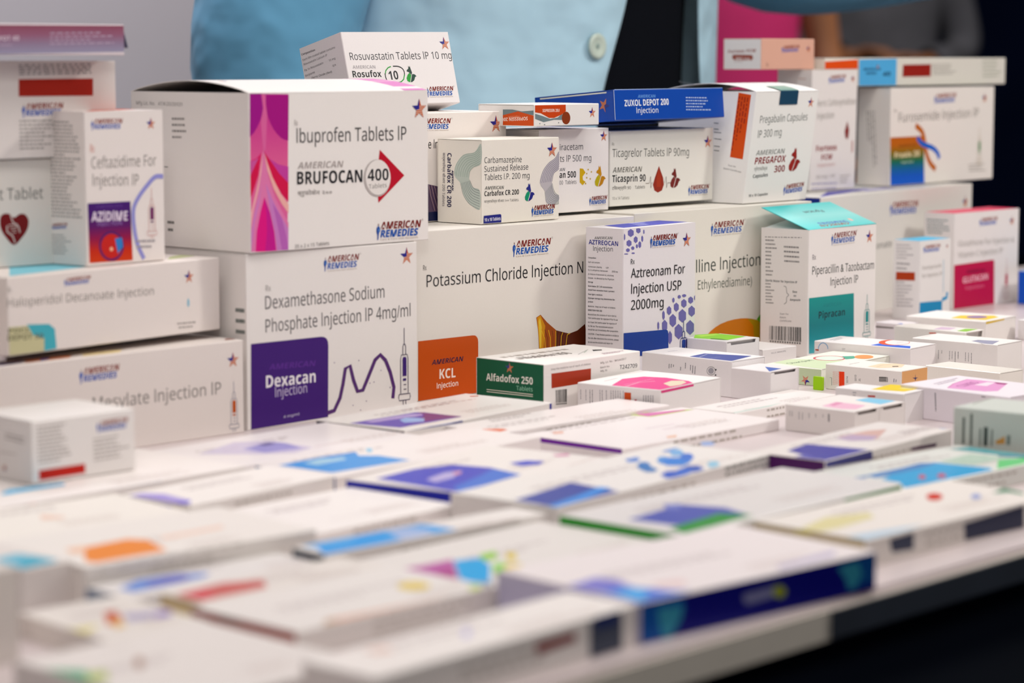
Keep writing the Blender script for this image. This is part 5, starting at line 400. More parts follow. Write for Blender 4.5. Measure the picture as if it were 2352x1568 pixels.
('tablet_carton', 'white carton with a red ring over a blue wedge on top', (1.4212, 0.9257, 0.9), (0.0, 0.0, 0.0817), 37.4, 77.4, 18, 0.0, 'F', '#eae4e3', {'group': 'small cartons set out on the counter'}, [('P', 'T', '#2a62d0', [0.5, 31.8, 12.3, 31.9, 12.4, 6.6, 0.5, 0.5]), ('P', 'T', '#d9542a', [31.8, 17.7, 35.6, 20.1, 37, 23, 37, 26.2, 37, 29.4, 37, 32.4, 37, 35, 37, 37, 34.8, 38.3, 31, 38.7, 26.7, 38.4, 22.3, 37.2, 18.2, 35.3, 14.5, 32.8, 11.5, 29.9, 9.5, 26.8, 8.6, 23.6, 8.7, 20.7, 9.9, 18.2, 12.2, 16.2, 15.3, 14.9, 19.1, 14.4, 23.3, 14.7, 27.7, 15.8]), ('P', 'T', '#efe8e6', [31.6, 18, 34.9, 20.1, 37, 22.5, 37, 25.1, 37, 27.7, 37, 30.1, 37, 32.1, 37, 33.6, 35.1, 34.6, 31.8, 34.8, 28.3, 34.4, 24.6, 33.3, 21, 31.7, 17.8, 29.6, 15.2, 27.1, 13.3, 24.6, 12.4, 22, 12.4, 19.7, 13.3, 17.7, 15.1, 16.1, 17.7, 15.2, 20.8, 14.9, 24.4, 15.3, 28, 16.3]), ('K', 'T', '#3a4a80', 0.37, [22, 23, 31.7, 23]), ('P', 'T', '#ee9a3a', [37, 41.9, 37, 41.8, 37, 38.6, 37, 38.8]), ('N', 'T', '#a59da5', [10.1, 69.5, 36.8, 72.8, 9.7, 66.3], 2, 0.9, 1, 0.42), ('K', 'L', '#4a9ad0', 0.47, [11.4, 12.8, 11.3, 13.9, 10.9, 14.9, 10.2, 15.8, 9.4, 16.4, 8.4, 16.8, 7.4, 16.9, 6.4, 16.7, 5.5, 16.2, 4.7, 15.4, 4, 14.4, 3.7, 13.4, 3.6, 12.2]), ('P', 'L', '#b5402a', [1.1, 12, 3.8, 12, 3.9, 10.9, 1.1, 11]), ('N', 'L', '#a09a9e', [22.9, 13.9, 26.5, 13.9, 23, 13.1], 2, 0.9, 1, 0.42)]),
('tablet_carton', 'low white carton with lilac and green marks on top, flap torn open', (1.5332, 0.9505, 0.9), (0.0, 0.0, -0.0167), 25.2, 63.6, 18, -0.0, 'F', '#ebe5df', {'slot': 4, 'group': 'small cartons set out on the counter'}, [('P', 'T', '#d6bcd2', [0.5, 28.9, 18.4, 33.5, 19.7, 21.2, 5.7, 17.9]), ('P', 'T', '#8fc44a', [2.9, 10.3, 20, 13.6, 24.8, 5.4, 3.7, 2.4]), ('P', 'L', '#d0522a', [31.3, 15.4, 37.5, 15.8, 37.5, 15, 31.3, 14.6])]),
('tablet_carton', 'white carton with a yellow panel and purple oval on top', (1.6072, 0.9792, 0.9), (0.0, 0.0, 0.0855), 51.8, 68.6, 18, -0.0, 'F', '#ebe5e0', {'group': 'small cartons set out on the counter'}, [('P', 'T', '#e9c61a', [5.9, 32.9, 29, 35.9, 43, 14.1, 33.7, 5.7, 9.3, 4.9]), ('P', 'T', '#8a6fa0', [29.7, 13.5, 31.8, 14.8, 33.4, 16.5, 34.4, 18.5, 34.8, 20.5, 34.5, 22.5, 33.5, 24.3, 31.9, 25.9, 29.8, 27, 27.4, 27.6, 24.8, 27.8, 22.2, 27.3, 19.8, 26.4, 17.7, 25, 16.1, 23.3, 15.1, 21.4, 14.8, 19.4, 15.1, 17.4, 16.1, 15.6, 17.7, 14.1, 19.7, 12.9, 22.1, 12.3, 24.7, 12.2, 27.3, 12.6]), ('P', 'F', '#dcb812', [0.5, 17.5, 31.7, 17.5, 31.8, 16.5, 0.9, 15.8]), ('P', 'F', '#2f7a6a', [7.7, 17.5, 7.1, 17.5, 5.6, 17.5, 3.8, 17.5, 2.3, 17.5, 1.8, 17.5, 2.4, 17.5, 3.9, 17.3, 5.7, 17.2, 7.2, 17.4]), ('P', 'F', '#2f7a6a', [29.8, 17.5, 28.9, 17.5, 26.7, 17.5, 23.9, 17.5, 21.6, 17.5, 20.8, 17.5, 21.7, 17.5, 24, 17.5, 26.8, 17.5, 29, 17.5]), ('N', 'T', '#a59ab8', [63.2, 30.6, 83.7, 27.2, 61.3, 28.4], 1, 0.9, 1, 0.42)]),
('medicine_carton', 'small white carton with a grey side stripe, behind the lilac-and-green carton', (1.5777, 1.0344, 0.9), (0.0, 0.0, -0.0264), 20.4, 26.3, 14, -0.0, 'F', '#e4dcde', {'group': 'small cartons set out on the counter'}, [('P', 'T', '#6f86c8', [0.5, 6.3, 6.2, 6, 0.5, 0.5, 0.5, 0.5]), ('P', 'L', '#8d8684', [0.5, 11.2, 17.1, 11.1, 17.1, 9.9, 0.5, 9.4])]),
('medicine_carton', 'shrink-wrapped low carton with pale yellow patches, beside the apricot-ended carton', (1.389, 0.8344, 0.9), (0.0, 0.0, -0.033), 27.7, 59.5, 12, -0.0, 'F', '#ece6dd', {'gloss': 1, 'group': 'small cartons set out on the counter'}, [('P', 'T', '#e6e08a', [0.5, 37.7, 0.5, 26.7, 0.5, 21.6, 0.5, 29]), ('P', 'T', '#efe48a', [0.5, 25.7, 0.5, 14.5, 0.5, 11.6, 0.5, 23.2])]),
('tablet_carton', 'wide white carton with a large orchid pink panel on top', (1.2434, 0.7398, 0.9), (0.0, 0.0, -0.0729), 58.5, 80.9, 20, 0.0, 'F', '#e8e0e6', {'group': 'small cartons set out on the counter'}, [('P', 'T', '#dfa0cc', [5.6, 49.5, 24.7, 59.1, 48, 65.6, 49.4, 57.1, 48.9, 36.3, 17, 20.7, 9.8, 25.3]), ('K', 'T', '#b52a80', 0.42, [6.2, 49.9, 24.7, 59.1, 48, 65.6]), ('T', 'T', '#8a3a78', 'CLINZO', 16.9, 45.7, 24.5, 5.63, 12.4, 0.01, 0), ('P', 'T', '#9a2f72', [48.6, 46, 49.3, 36, 43.4, 34.6, 42.9, 39.7]), ('P', 'T', '#efe0ea', [28.4, 46.3, 45.6, 48.8, 46.1, 43.6, 29.9, 38.1]), ('P', 'T', '#b0a0c8', [26.1, 80.5, 45.8, 80.5, 45, 80.5, 24, 80.5]), ('P', 'T', '#c22a4a', [0.8, 80.5, 4.3, 80.5, 1.8, 79.9, 0.5, 79.4]), ('N', 'T', '#b5a5b5', [15, 65.9, 57.1, 73.9, 13.9, 62.3], 2, 0.9, 1, 0.42), ('N', 'L', '#55565c', [26.2, 17.1, 27, 5.6, 27.1, 17.2], 1, 0.85, 0, 3), ('N', 'L', '#55565c', [26.2, 17.1, 27, 5.6, 27.1, 17.2], 1, 0.85, 1, 3), ('N', 'L', '#55565c', [26.2, 17.1, 27, 5.6, 27.1, 17.2], 1, 0.85, 2, 3), ('N', 'L', '#77757c', [60.5, 17.9, 65.3, 18.1, 61, 17.2], 1, 0.9, 1, 0.42)]),
('tablet_carton', 'white carton with a bright yellow square on top', (1.2247, 0.8014, 0.9), (0.0, 0.0, 0.0558), 23.2, 48.6, 18, 0.0, 'F', '#e9e4e3', {'group': 'small cartons set out on the counter'}, [('P', 'T', '#e6cb16', [5.1, 26.2, 32.5, 28.6, 34.7, 4.6, 9.3, 5.5]), ('P', 'T', '#e2d88a', [17.8, 14.5, 31.4, 16.2, 31.8, 9.4, 20, 8]), ('P', 'L', '#b82a22', [23.3, 15, 28.5, 15.3, 28.5, 14.2, 23.3, 14]), ('N', 'L', '#9a9aa2', [12.6, 15.5, 15.8, 15.6, 12.8, 13.9], 2, 0.9, 1, 0.42)]),
('tablet_carton', 'white carton with a rose-pink panel on top and sideways print', (1.1551, 0.7895, 0.9), (0.0, 0.0, 0.0169), 26.3, 48.8, 16, 0.0, 'F', '#e6dfdb', {'slot': 1.8, 'group': 'small cartons set out on the counter'}, [('P', 'T', '#e6b9cc', [6.2, 27.2, 25.8, 30.5, 25.8, 23.2, 25.8, 9.2, 8.2, 4.5, 4.1, 12.5]), ('P', 'T', '#d690b0', [13, 26.3, 25.8, 29.2, 25.8, 24.8, 11, 21.8]), ('N', 'T', '#c9a0b0', [10.6, 50, 22.8, 50.5, 9.5, 47.7], 1, 0.9, 1, 0.42), ('N', 'L', '#6a6b6e', [3.1, 12.2, 3.2, 6.9, 3.7, 12.3], 1, 0.9, 0, 2), ('N', 'L', '#6a6b6e', [4.8, 12, 4.9, 7.1, 5.5, 12.1], 1, 0.9, 1, 2), ('N', 'L', '#6a6b6e', [9.8, 12.1, 9.9, 7.6, 10.5, 12.2], 1, 0.9, 2, 2), ('N', 'L', '#6a6b6e', [12.2, 11.9, 12.3, 7.8, 12.8, 12], 1, 0.9, 3, 2), ('N', 'L', '#6a6b6e', [16.9, 12, 17, 8.3, 17.6, 12.1], 1, 0.9, 4, 2), ('N', 'L', '#6a6b6e', [21.6, 12.1, 21.7, 8.8, 22.3, 12.1], 1, 0.9, 5, 2), ('N', 'L', '#6a6b6e', [26.7, 12.2, 26.8, 9.3, 27.3, 12.2], 1, 0.9, 6, 2), ('P', 'L', '#55565a', [30.6, 12.9, 31.4, 13, 31.5, 8.4, 30.7, 8.4])]),
('tablet_carton', 'white carton with a sky blue patch on top, behind the rose-pink one', (1.1821, 0.7903, 0.9), (0.0, 0.0, 0.0171), 27.7, 46.8, 15.9, -0.0, 'F', '#e6dfdb', {'slot': 1.8, 'group': 'small cartons set out on the counter'}, [('P', 'T', '#8cc6e2', [14.2, 26.7, 27.2, 25.5, 27.2, 6.3, 8.5, 5, 11.4, 19.3])]),
('medicine_carton', 'standing grey-white carton with bold sideways lettering and an amber spot', (1.1339, 0.6324, 0.9), (0.0, 0.0, 0.0806), 44, 74, 30, 0.0, 'F', '#c9cdc6', {'group': 'small cartons set out on the counter'}, [('K', 'L', '#6a726c', 1.51, [6.4, 24.8, 6.3, 10.1]), ('K', 'L', '#6a726c', 1.5, [11, 27.1, 11, 9.9]), ('K', 'L', '#6a726c', 1.0, [16.5, 19.6, 16.4, 9.8]), ('K', 'L', '#4a524e', 2.49, [19.8, 20.6, 19.7, 10.2]), ('K', 'L', '#6a726c', 0.99, [23.5, 19.7, 23.3, 10.5]), ('P', 'L', '#cf9a5a', [25.3, 13.2, 31.1, 16.8, 31.2, 12.5, 26.6, 11.8]), ('P', 'L', '#77807a', [32.4, 17.5, 34.4, 17.4, 34.2, 12.2, 32.2, 12]), ('K', 'T', '#8d8a82', 1.2, [16.3, 70.8, 34.3, 72.5, 47.8, 73.2]), ('P', 'T', '#b02a22', [43.6, 70.9, 43.6, 68, 43.6, 63.9, 43.6, 66.4])]),
('medicine_carton', 'bright blue carton cut off by the picture edge', (1.8946, 1.0864, 0.9), (0.0, 0.0, -0.026), 29.1, 36.2, 30, 0.0, 'F', '#dfe2e8', {'group': 'small cartons set out on the counter'}, [('P', 'L', '#1f5fd0', [0.4, 0.4, 35.8, 0.4, 35.8, 29.6, 0.4, 29.6]), ('P', 'T', '#6fb0e8', [0.4, 0.4, 28.7, 0.4, 28.7, 35.8, 0.4, 35.8])]),
('medicine_carton', 'white carton cut off by the picture edge, below the bright blue one', (1.6518, 0.946, 0.9), (0.0, 0.0, -0.0421), 24.7, 32.4, 16, 0.0, 'F', '#e4dfde', {'group': 'small cartons set out on the counter'}, [('P', 'T', '#8fb0c0', [0.5, 28.3, 0.5, 21.3, 0.5, 13.3, 0.5, 20.5])]),
('flat_medicine_carton', 'flat white carton with a purple and blue corner, before the orange-square carton', (0.9532, 0.9554, 0.9), (0.0, 0.0, 0.0974), 141.2, 66.8, 10.5, 0.0, 'L', '#e9e3df', {'gloss': 1, 'group': 'flat cartons laid out in rows on the counter'}, [('N', 'F', '#bdb6b0', [42.4, 6.3, 113, 6.3, 42.4, 2.3], 2, 0.9, 84, 0.4), ('N', 'T', '#cfc0bc', [77.7, 20, 127.1, 20, 77.7, 13], 3, 0.9, 95, 0.35), ('N', 'T', '#c2b8b8', [35.1, 51.4, 112.7, 51.4, 35.1, 46.4], 2, 0.95, 89, 0.45), ('P', 'T', '#4f30a4', [2.7, 43.4, 58.7, 40.4, 61.8, 36.2, 61.9, 7.8, 7.1, 9.7]), ('P', 'T', '#6e2372', [59.8, 38.8, 62.6, 8.4, 33.8, 12.7, 40.7, 21.6, 54, 29.4]), ('P', 'T', '#a9c0ea', [29.9, 28.6, 38.6, 31.6, 43.7, 21.1, 33.4, 13.2, 23.2, 19.7]), ('P', 'T', '#bba8d8', [13, 40.4, 32.4, 39.9, 49.6, 38.9, 56.5, 33.5, 51.7, 28.8, 32.9, 31.9, 12.1, 34.6]), ('P', 'F', '#2a2f84', [0.5, 10.1, 52.8, 10.1, 52.8, 9, 0.5, 10.1]), ('P', 'L', '#2f2440', [0.4, 0.4, 66.4, 0.4, 66.4, 10.1, 0.4, 10.1]), ('P', 'F', '#2a2f84', [138.6, 10, 140.8, 10.1, 140.8, 6.1, 138.6, 6.2]), ('N', 'F', '#b9bde0', [21.2, 10, 43.7, 9.5, 22.2, 9.2], 1, 1, 2, 2), ('N', 'T', '#a86a58', [57.3, 51.2, 125.6, 46.5, 56, 48.4], 1, 1, 1, 0.42), ('P', 'T', '#c9705a', [132.9, 57.3, 137.4, 53.8, 135, 52, 130.6, 54.6])]),
('flat_medicine_carton', 'flat white carton with a pale lavender patch, before the purple-square carton', (0.8113, 0.9347, 0.9), (0.0, 0.0, 0.0389), 139.2, 74.5, 10, 0.0, 'L', '#ece4e4', {'gloss': 1, 'group': 'flat cartons laid out in rows on the counter'}, [('N', 'F', '#bdb6b0', [52.3, 6, 139.4, 6, 52.3, 2], 2, 0.9, 84, 0.4), ('N', 'T', '#cfc0bc', [95.8, 19.6, 156.8, 19.6, 95.8, 12.6], 3, 0.9, 32, 0.35), ('N', 'T', '#c2b8b8', [18.4, 52, 114.2, 52, 18.4, 47], 2, 0.95, 60, 0.45), ('P', 'T', '#dcd4e6', [14.5, 46.1, 54.1, 60.9, 71.4, 48.5, 69.4, 15.5, 51, 10.5, 34.9, 22.1]), ('P', 'T', '#a7a2d0', [41.6, 40.6, 66.2, 46.6, 70.7, 37.3, 64, 18, 40.8, 22.6]), ('P', 'T', '#6f6a96', [57.2, 45.4, 66.7, 46, 65.3, 39.8, 56.3, 38.7]), ('P', 'L', '#8a6a78', [0.4, 0.4, 74.1, 0.4, 74.1, 9.6, 0.4, 9.6]), ('N', 'T', '#b09aa8', [31.5, 44.9, 52.3, 47.3, 30.9, 41.8], 1, 0.9, 1, 0.42), ('N', 'T', '#c9a0a0', [72.2, 16, 101.7, 16.7, 70.6, 13.3], 1, 1, 1, 0.42), ('P', 'T', '#eaa07a', [124.8, 65, 130.3, 65, 126.9, 65, 122.4, 65])]),
('flat_medicine_carton', 'flat white carton with a sky blue corner panel', (0.8228, 0.8738, 0.9), (0.0, 0.0, 0.0683), 167.5, 56.7, 10.5, 0.0, 'L', '#ece4e2', {'gloss': 1, 'group': 'flat cartons laid out in rows on the counter'}, [('N', 'F', '#bdb6b0', [46.9, 6.3, 125.2, 6.3, 46.9, 2.3], 2, 0.9, 32, 0.4), ('N', 'T', '#cfc0bc', [86.1, 20.3, 140.8, 20.3, 86.1, 13.3], 3, 0.9, 61, 0.35), ('N', 'T', '#c2b8b8', [20.6, 49.1, 106.6, 49.1, 20.6, 44.1], 2, 0.95, 48, 0.45), ('P', 'T', '#1f97d8', [7.6, 47.3, 42.9, 47.9, 63.8, 44.8, 55.9, 35.4, 62.7, 26.9, 62.3, 4.7, 8.3, 10.5]), ('P', 'T', '#b5d5e8', [20.7, 41.9, 36.2, 44.8, 47.5, 38.3, 43.2, 32.3, 20, 31.7]), ('P', 'T', '#2f8fd2', [41.2, 46.2, 63.4, 45.4, 61.8, 41.9, 40.1, 40]), ('P', 'L', '#2566a8', [0.4, 0.4, 56.3, 0.4, 56.3, 10.1, 0.4, 10.1]), ('P', 'T', '#a8d2ea', [76.4, 48.7, 78.4, 46.2, 69.5, 37.7, 66.7, 38.9])]),
('flat_medicine_carton', 'flat white carton with an indigo-to-blue corner and indigo end', (0.83, 0.7872, 0.9), (0.0, 0.0, 0.1623), 127.2, 75.4, 11.5, -0.0, 'L', '#eae3df', {'gloss': 1, 'group': 'flat cartons laid out in rows on the counter'}, [('N', 'F', '#bdb6b0', [38.1, 6.9, 101.7, 6.9, 38.1, 2.9], 2, 0.9, 94, 0.4), ('N', 'T', '#cfc0bc', [69.9, 24.7, 114.4, 24.7, 69.9, 17.7], 3, 0.9, 2, 0.35), ('N', 'T', '#c2b8b8', [15.3, 61.8, 85.3, 61.8, 15.3, 56.8], 2, 0.95, 32, 0.45), ('P', 'T', '#2f38b0', [9.8, 63.8, 43.4, 64.2, 65.2, 55.5, 68.1, 34.5, 59.1, 9.7, 0.5, 7.3]), ('P', 'T', '#1f6cc4', [11.9, 18.7, 47.4, 26, 65.2, 30.8, 59.1, 9.7, 0.5, 7.3]), ('P', 'T', '#bdb5dc', [21.8, 41.7, 42.5, 45.3, 52.9, 41.5, 32.6, 33, 17.3, 33.1]), ('P', 'T', '#cf9ab0', [46.8, 42.8, 51.1, 40.3, 43.5, 36, 39.8, 37.6]), ('P', 'L', '#2f34a4', [0.4, 0.4, 75.0, 0.4, 75.0, 11.1, 0.4, 11.1]), ('P', 'F', '#153f8a', [0.5, 11.1, 44.1, 11.1, 44.4, 11.1, 0.5, 11.1, 0.5, 11.1]), ('P', 'T', '#3040b8', [84.9, 33.8, 96.9, 30.6, 98.8, 20.9, 89.4, 18.5, 80.6, 23.7]), ('P', 'T', '#cf8fae', [118.8, 28.9, 126.7, 24.3, 121.9, 19.8, 115.7, 24.2]), ('N', 'T', '#c9a9a8', [84.2, 1.8, 130.9, 6.2, 83.2, -0.7], 1, 1, 1, 0.42)]),
('flat_medicine_carton', 'flat white carton scattered with blue hexagons and a navy panel', (0.8198, 0.7235, 0.9), (0.0, 0.0, 0.0942), 188.5, 62.1, 14.5, -0.0, 'L', '#e8e2de', {'gloss': 1, 'group': 'flat cartons laid out in rows on the counter'}, [('N', 'F', '#bdb6b0', [61.6, 8.7, 164.4, 8.7, 61.6, 4.7], 2, 0.9, 21, 0.4), ('N', 'T', '#cfc0bc', [113, 15.3, 184.9, 15.3, 113, 8.3], 3, 0.9, 50, 0.35), ('N', 'T', '#c2b8b8', [32, 37.6, 145, 37.6, 32, 32.6], 2, 0.95, 99, 0.45), ('P', 'T', '#1f3a90', [3.4, 26.8, 58, 33.3, 51.4, 0.5, 0.5, 0.5]), ('P', 'T', '#3a90d8', [0.7, 5.5, 30.5, 10.1, 56.2, 15.3, 56.3, 8.5, 26.7, 2.3, 0.5, 0.5]), ('P', 'T', '#6f90cc', [134.1, 44.4, 140.2, 50.6, 137.6, 50.6, 129.1, 50.6, 123.2, 44.5, 125.7, 41.2]), ('P', 'T', '#9fb4dc', [166.6, 50.6, 173.2, 50.6, 170.8, 50.6, 161.9, 50.6, 155.5, 50.6, 157.8, 50.6]), ('P', 'T', '#8fa8d6', [172.9, 48.1, 180.2, 50.6, 177.1, 50.6, 166.7, 50.6, 159.6, 48.4, 162.6, 44.3]), ('P', 'T', '#8fb8e0', [165.4, 38.1, 172.9, 45.3, 170.6, 48.4, 160.7, 44.2, 153.3, 37.1, 155.6, 34]), ('P', 'T', '#7aa5d6', [141.4, 31, 149.7, 38.6, 147.7, 41.4, 137.3, 36.5, 129.1, 29, 131.2, 26.3]), ('P', 'T', '#2f84d0', [144.2, 19.8, 152.4, 30.1, 147.3, 36.8, 134.2, 33, 126.2, 22.8, 131.2, 16.3]), ('P', 'T', '#1a70c4', [156.7, 26.1, 165.2, 33.8, 162.8, 36.9, 152.1, 32.2, 143.9, 24.5, 146.2, 21.5]), ('P', 'T', '#4078b4', [120.6, 28.5, 129.2, 36.6, 126.9, 39.6, 116.1, 34.5, 107.7, 26.6, 110, 23.6]), ('P', 'T', '#4078b4', [113.5, 19.7, 117.9, 25.2, 115.5, 28.4, 108.5, 26.2, 104.1, 20.8, 106.6, 17.6]), ('P', 'T', '#1a58ac', [129.4, 2.3, 135.7, 9.8, 132.1, 14.6, 122.2, 11.7, 116.1, 4.2, 119.7, 0.5]), ('P', 'T', '#0f5cb8', [110.4, 0.5, 117.5, 7.8, 113.1, 13.7, 101.5, 10.4, 94.5, 1.5, 98.9, 0.5]), ('P', 'T', '#1768c0', [118.5, 2.3, 125.1, 9.2, 122.4, 12.7, 113.1, 9.3, 106.7, 2.5, 109.3, 0.5]), ('P', 'T', '#a0b4dc', [200.2, 40.5, 204.7, 45.9, 202.1, 49.4, 194.9, 47.4, 190.4, 42, 193.1, 38.5]), ('P', 'T', '#a8cfe4', [145.4, 3.2, 152.7, 9.8, 150.7, 12.5, 141.3, 8.6, 134.2, 2, 136.2, 0.5]), ('N', 'F', '#8a8c86', [145.4, 11.8, 199.2, 12.3, 145.4, 8.7], 2, 1, 3, 0.6)]),
('flat_medicine_carton', 'broad flat white carton with a thin purple end and green-pink strip', (1.0072, 0.8407, 0.9), (0.0, 0.0, 0.0072), 146.4, 74, 6.5, 0.0, 'L', '#ece4e3', {'gloss': 1, 'group': 'flat cartons laid out in rows on the counter'}, [('N', 'F', '#bdb6b0', [45.1, 3.9, 120.3, 3.9, 45.1, -0.1], 2, 0.9, 57, 0.4), ('N', 'T', '#cfc0bc', [82.7, 27.6, 135.3, 27.6, 82.7, 20.6], 3, 0.9, 80, 0.35), ('N', 'T', '#c2b8b8', [17.2, 71.9, 99.9, 71.9, 17.2, 66.9], 2, 0.95, 80, 0.45), ('P', 'L', '#6e2d96', [-17.6, 3.6, 73.6, 3.6, 73.6, 6.1, -17.6, 6.1]), ('P', 'T', '#c9d890', [95.3, 86.1, 106.6, 82.7, 115.6, 72.7, 140.1, 65.8, 143.7, 61.8, 102.4, 62.1]), ('P', 'T', '#cf7aae', [104.3, 76.1, 121, 71.3, 138.5, 65.7, 138.8, 63.6, 102.6, 64.5]), ('P', 'T', '#bfe0c4', [95.3, 86.1, 104.5, 83.2, 99, 77.5, 91.3, 81.5]), ('P', 'T', '#c98ab8', [59.6, 81.3, 80.7, 84.3, 79, 81.7, 56.3, 76.2]), ('N', 'T', '#c9a0b8', [63.1, 34.8, 90.2, 34.5, 61.5, 32.5], 1, 1, 1, 0.42), ('N', 'T', '#d0b0bc', [67.8, 25.5, 91.5, 24.5, 66.2, 23.1], 1, 1, 1, 0.42), ('P', 'T', '#eac4b8', [18.6, 67.5, 24.7, 64.9, 19, 58.9, 13, 61.5]), ('P', 'T', '#f0cdb8', [49.6, 8.9, 57.8, 7.9, 51.4, 2.9, 45.1, 4.3]), ('N', 'T', '#c4bcbc', [85.3, 18.6, 144.1, 18.5, 83.8, 15.3], 1, 0.9, 1, 0.42)]),
('flat_medicine_carton', 'flat white carton with a small orange-red flash', (0.9882, 0.9169, 0.9), (0.0, 0.0, -0.0044), 154.2, 41.2, 9, -0.0, 'L', '#ece4e2', {'gloss': 1, 'group': 'flat cartons laid out in rows on the counter'}, [('N', 'F', '#bdb6b0', [41.5, 5.4, 110.5, 5.4, 41.5, 1.4], 2, 0.9, 28, 0.4), ('N', 'T', '#cfc0bc', [76, 8.1, 124.4, 8.1, 76, 1.1], 3, 0.9, 27, 0.35), ('N', 'T', '#c2b8b8', [13.9, 19.8, 89.9, 19.8, 13.9, 14.8], 2, 0.95, 1, 0.45), ('P', 'T', '#d9704a', [0.5, 12.1, 6.4, 17.4, 15.3, 9.5, 14.2, 5, 1.6, 2.5]), ('N', 'T', '#b0a8a6', [34, 37.6, 82.3, 37.9, 31, 32.4], 2, 0.9, 1, 0.42)]),
('flat_medicine_carton', 'flat white carton with a pale mint strip and dark red end line', (1.1551, 0.8755, 0.9), (0.0, 0.0, 0.029), 109.2, 34.3, 6.5, -0.0, 'L', '#ece6e3', {'gloss': 1, 'group': 'flat cartons laid out in rows on the counter'}, [('N', 'F', '#bdb6b0', [32.8, 3.9, 87.3, 3.9, 32.8, -0.1], 2, 0.9, 41, 0.4), ('N', 'T', '#cfc0bc', [60, 8.8, 98.3, 8.8, 60, 1.8], 3, 0.9, 38, 0.35), ('N', 'T', '#c2b8b8', [14.5, 23.4, 74.6, 23.4, 14.5, 18.4], 2, 0.95, 22, 0.45), ('P', 'T', '#d8e6e0', [0.5, 3.2, 16.4, 2.9, 56.9, 4.6, 36.3, 0.5, 15.1, 0.5, 0.5, 0.5]), ('P', 'L', '#8a3a48', [0.4, 0.4, 33.9, 0.4, 33.9, 6.1, 0.4, 6.1]), ('N', 'T', '#96aaa2', [15.2, 4.3, 48.3, -0.2, 13.4, 0.7], 1, 0.9, 1, 0.42)]),
('flat_medicine_carton', 'flat white carton with a dark violet and navy corner block', (1.0096, 0.7076, 0.9), (0.0, 0.0, 0.0669), 134.6, 46.6, 14.5, 0.0, 'L', '#e4dcd8', {'gloss': 1, 'group': 'flat cartons laid out in rows on the counter'}, [('N', 'F', '#bdb6b0', [40.4, 8.7, 107.7, 8.7, 40.4, 4.7], 2, 0.9, 27, 0.4), ('N', 'T', '#cfc0bc', [74, 14, 121.1, 14, 74, 7], 3, 0.9, 81, 0.35), ('N', 'T', '#c2b8b8', [28, 37.1, 102, 37.1, 28, 32.1], 2, 0.95, 87, 0.45), ('P', 'T', '#3a3490', [15.3, 32.5, 40.8, 36.3, 45, 0.5, 0.5, 0.5]), ('P', 'T', '#5a56a4', [0.5, 18.7, 11.5, 18.5, 1, 3.9, 0.5, 0.5, 0.5, 0.5]), ('P', 'L', '#4a1058', [0.4, 0.4, 46.2, 0.4, 46.2, 14.1, 0.4, 14.1]), ('P', 'F', '#26246e', [0.5, 14, 47.2, 13.9, 48, 9.1, 0.5, 10.8]), ('P', 'F', '#4a2848', [88.9, 10.1, 117.3, 9.2, 116, 7.3, 88.9, 8.4]), ('P', 'T', '#d8b9b2', [72.9, 36.3, 102.2, 34.4, 112.4, 28.7, 78.8, 15.4, 68.1, 22]), ('P', 'T', '#c0aec4', [66.6, 34, 82.6, 34.4, 88.5, 20.3, 73.5, 15.3, 64.2, 23.5]), ('N', 'T', '#b5a8a8', [107, 17.9, 152.9, 14.2, 103.3, 12], 3, 0.9, 1, 0.42), ('P', 'T', '#6fb0e0', [134.1, 8.9, 134.1, 7.2, 134.1, 2.9, 132.7, 4.8]), ('P', 'T', '#ffffff', [60.9, 46.1, 62.2, 46.1, 62.3, 46.1, 61.2, 46.1, 59.5, 46.1, 58.3, 46.1, 58.1, 46.1, 59.2, 46.1]), ('P', 'T', '#ffffff', [66.6, 46.1, 67.9, 46.1, 68, 46.1, 66.9, 46.1, 65.2, 46.1, 63.9, 46.1, 63.8, 46.1, 64.9, 46.1]), ('P', 'T', '#ffffff', [72.3, 46.1, 73.6, 46.1, 73.7, 46.1, 72.6, 46.1, 70.9, 46.1, 69.6, 46.1, 69.5, 46.1, 70.6, 46.1]), ('P', 'T', '#ffffff', [78, 46.1, 79.3, 46.1, 79.5, 46.1, 78.4, 46.1, 76.7, 46.1, 75.3, 46.1, 75.2, 46.1, 76.3, 46.1]), ('P', 'T', '#ffffff', [83.8, 46.1, 85.1, 46.1, 85.3, 46.1, 84.2, 46.1, 82.4, 46.1, 81.1, 46.1, 81, 46.1, 82.1, 46.1]), ('P', 'T', '#ffffff', [89.6, 46.1, 91, 46.1, 91.1, 46.1, 90, 46.1, 88.3, 46.1, 86.9, 46.1, 86.8, 46.1, 87.9, 46.1]), ('P', 'T', '#ffffff', [95.5, 46.1, 96.9, 46.1, 97, 46.1, 95.9, 46.1, 94.1, 46.1, 92.8, 46.1, 92.6, 46.1, 93.7, 46.1])]),
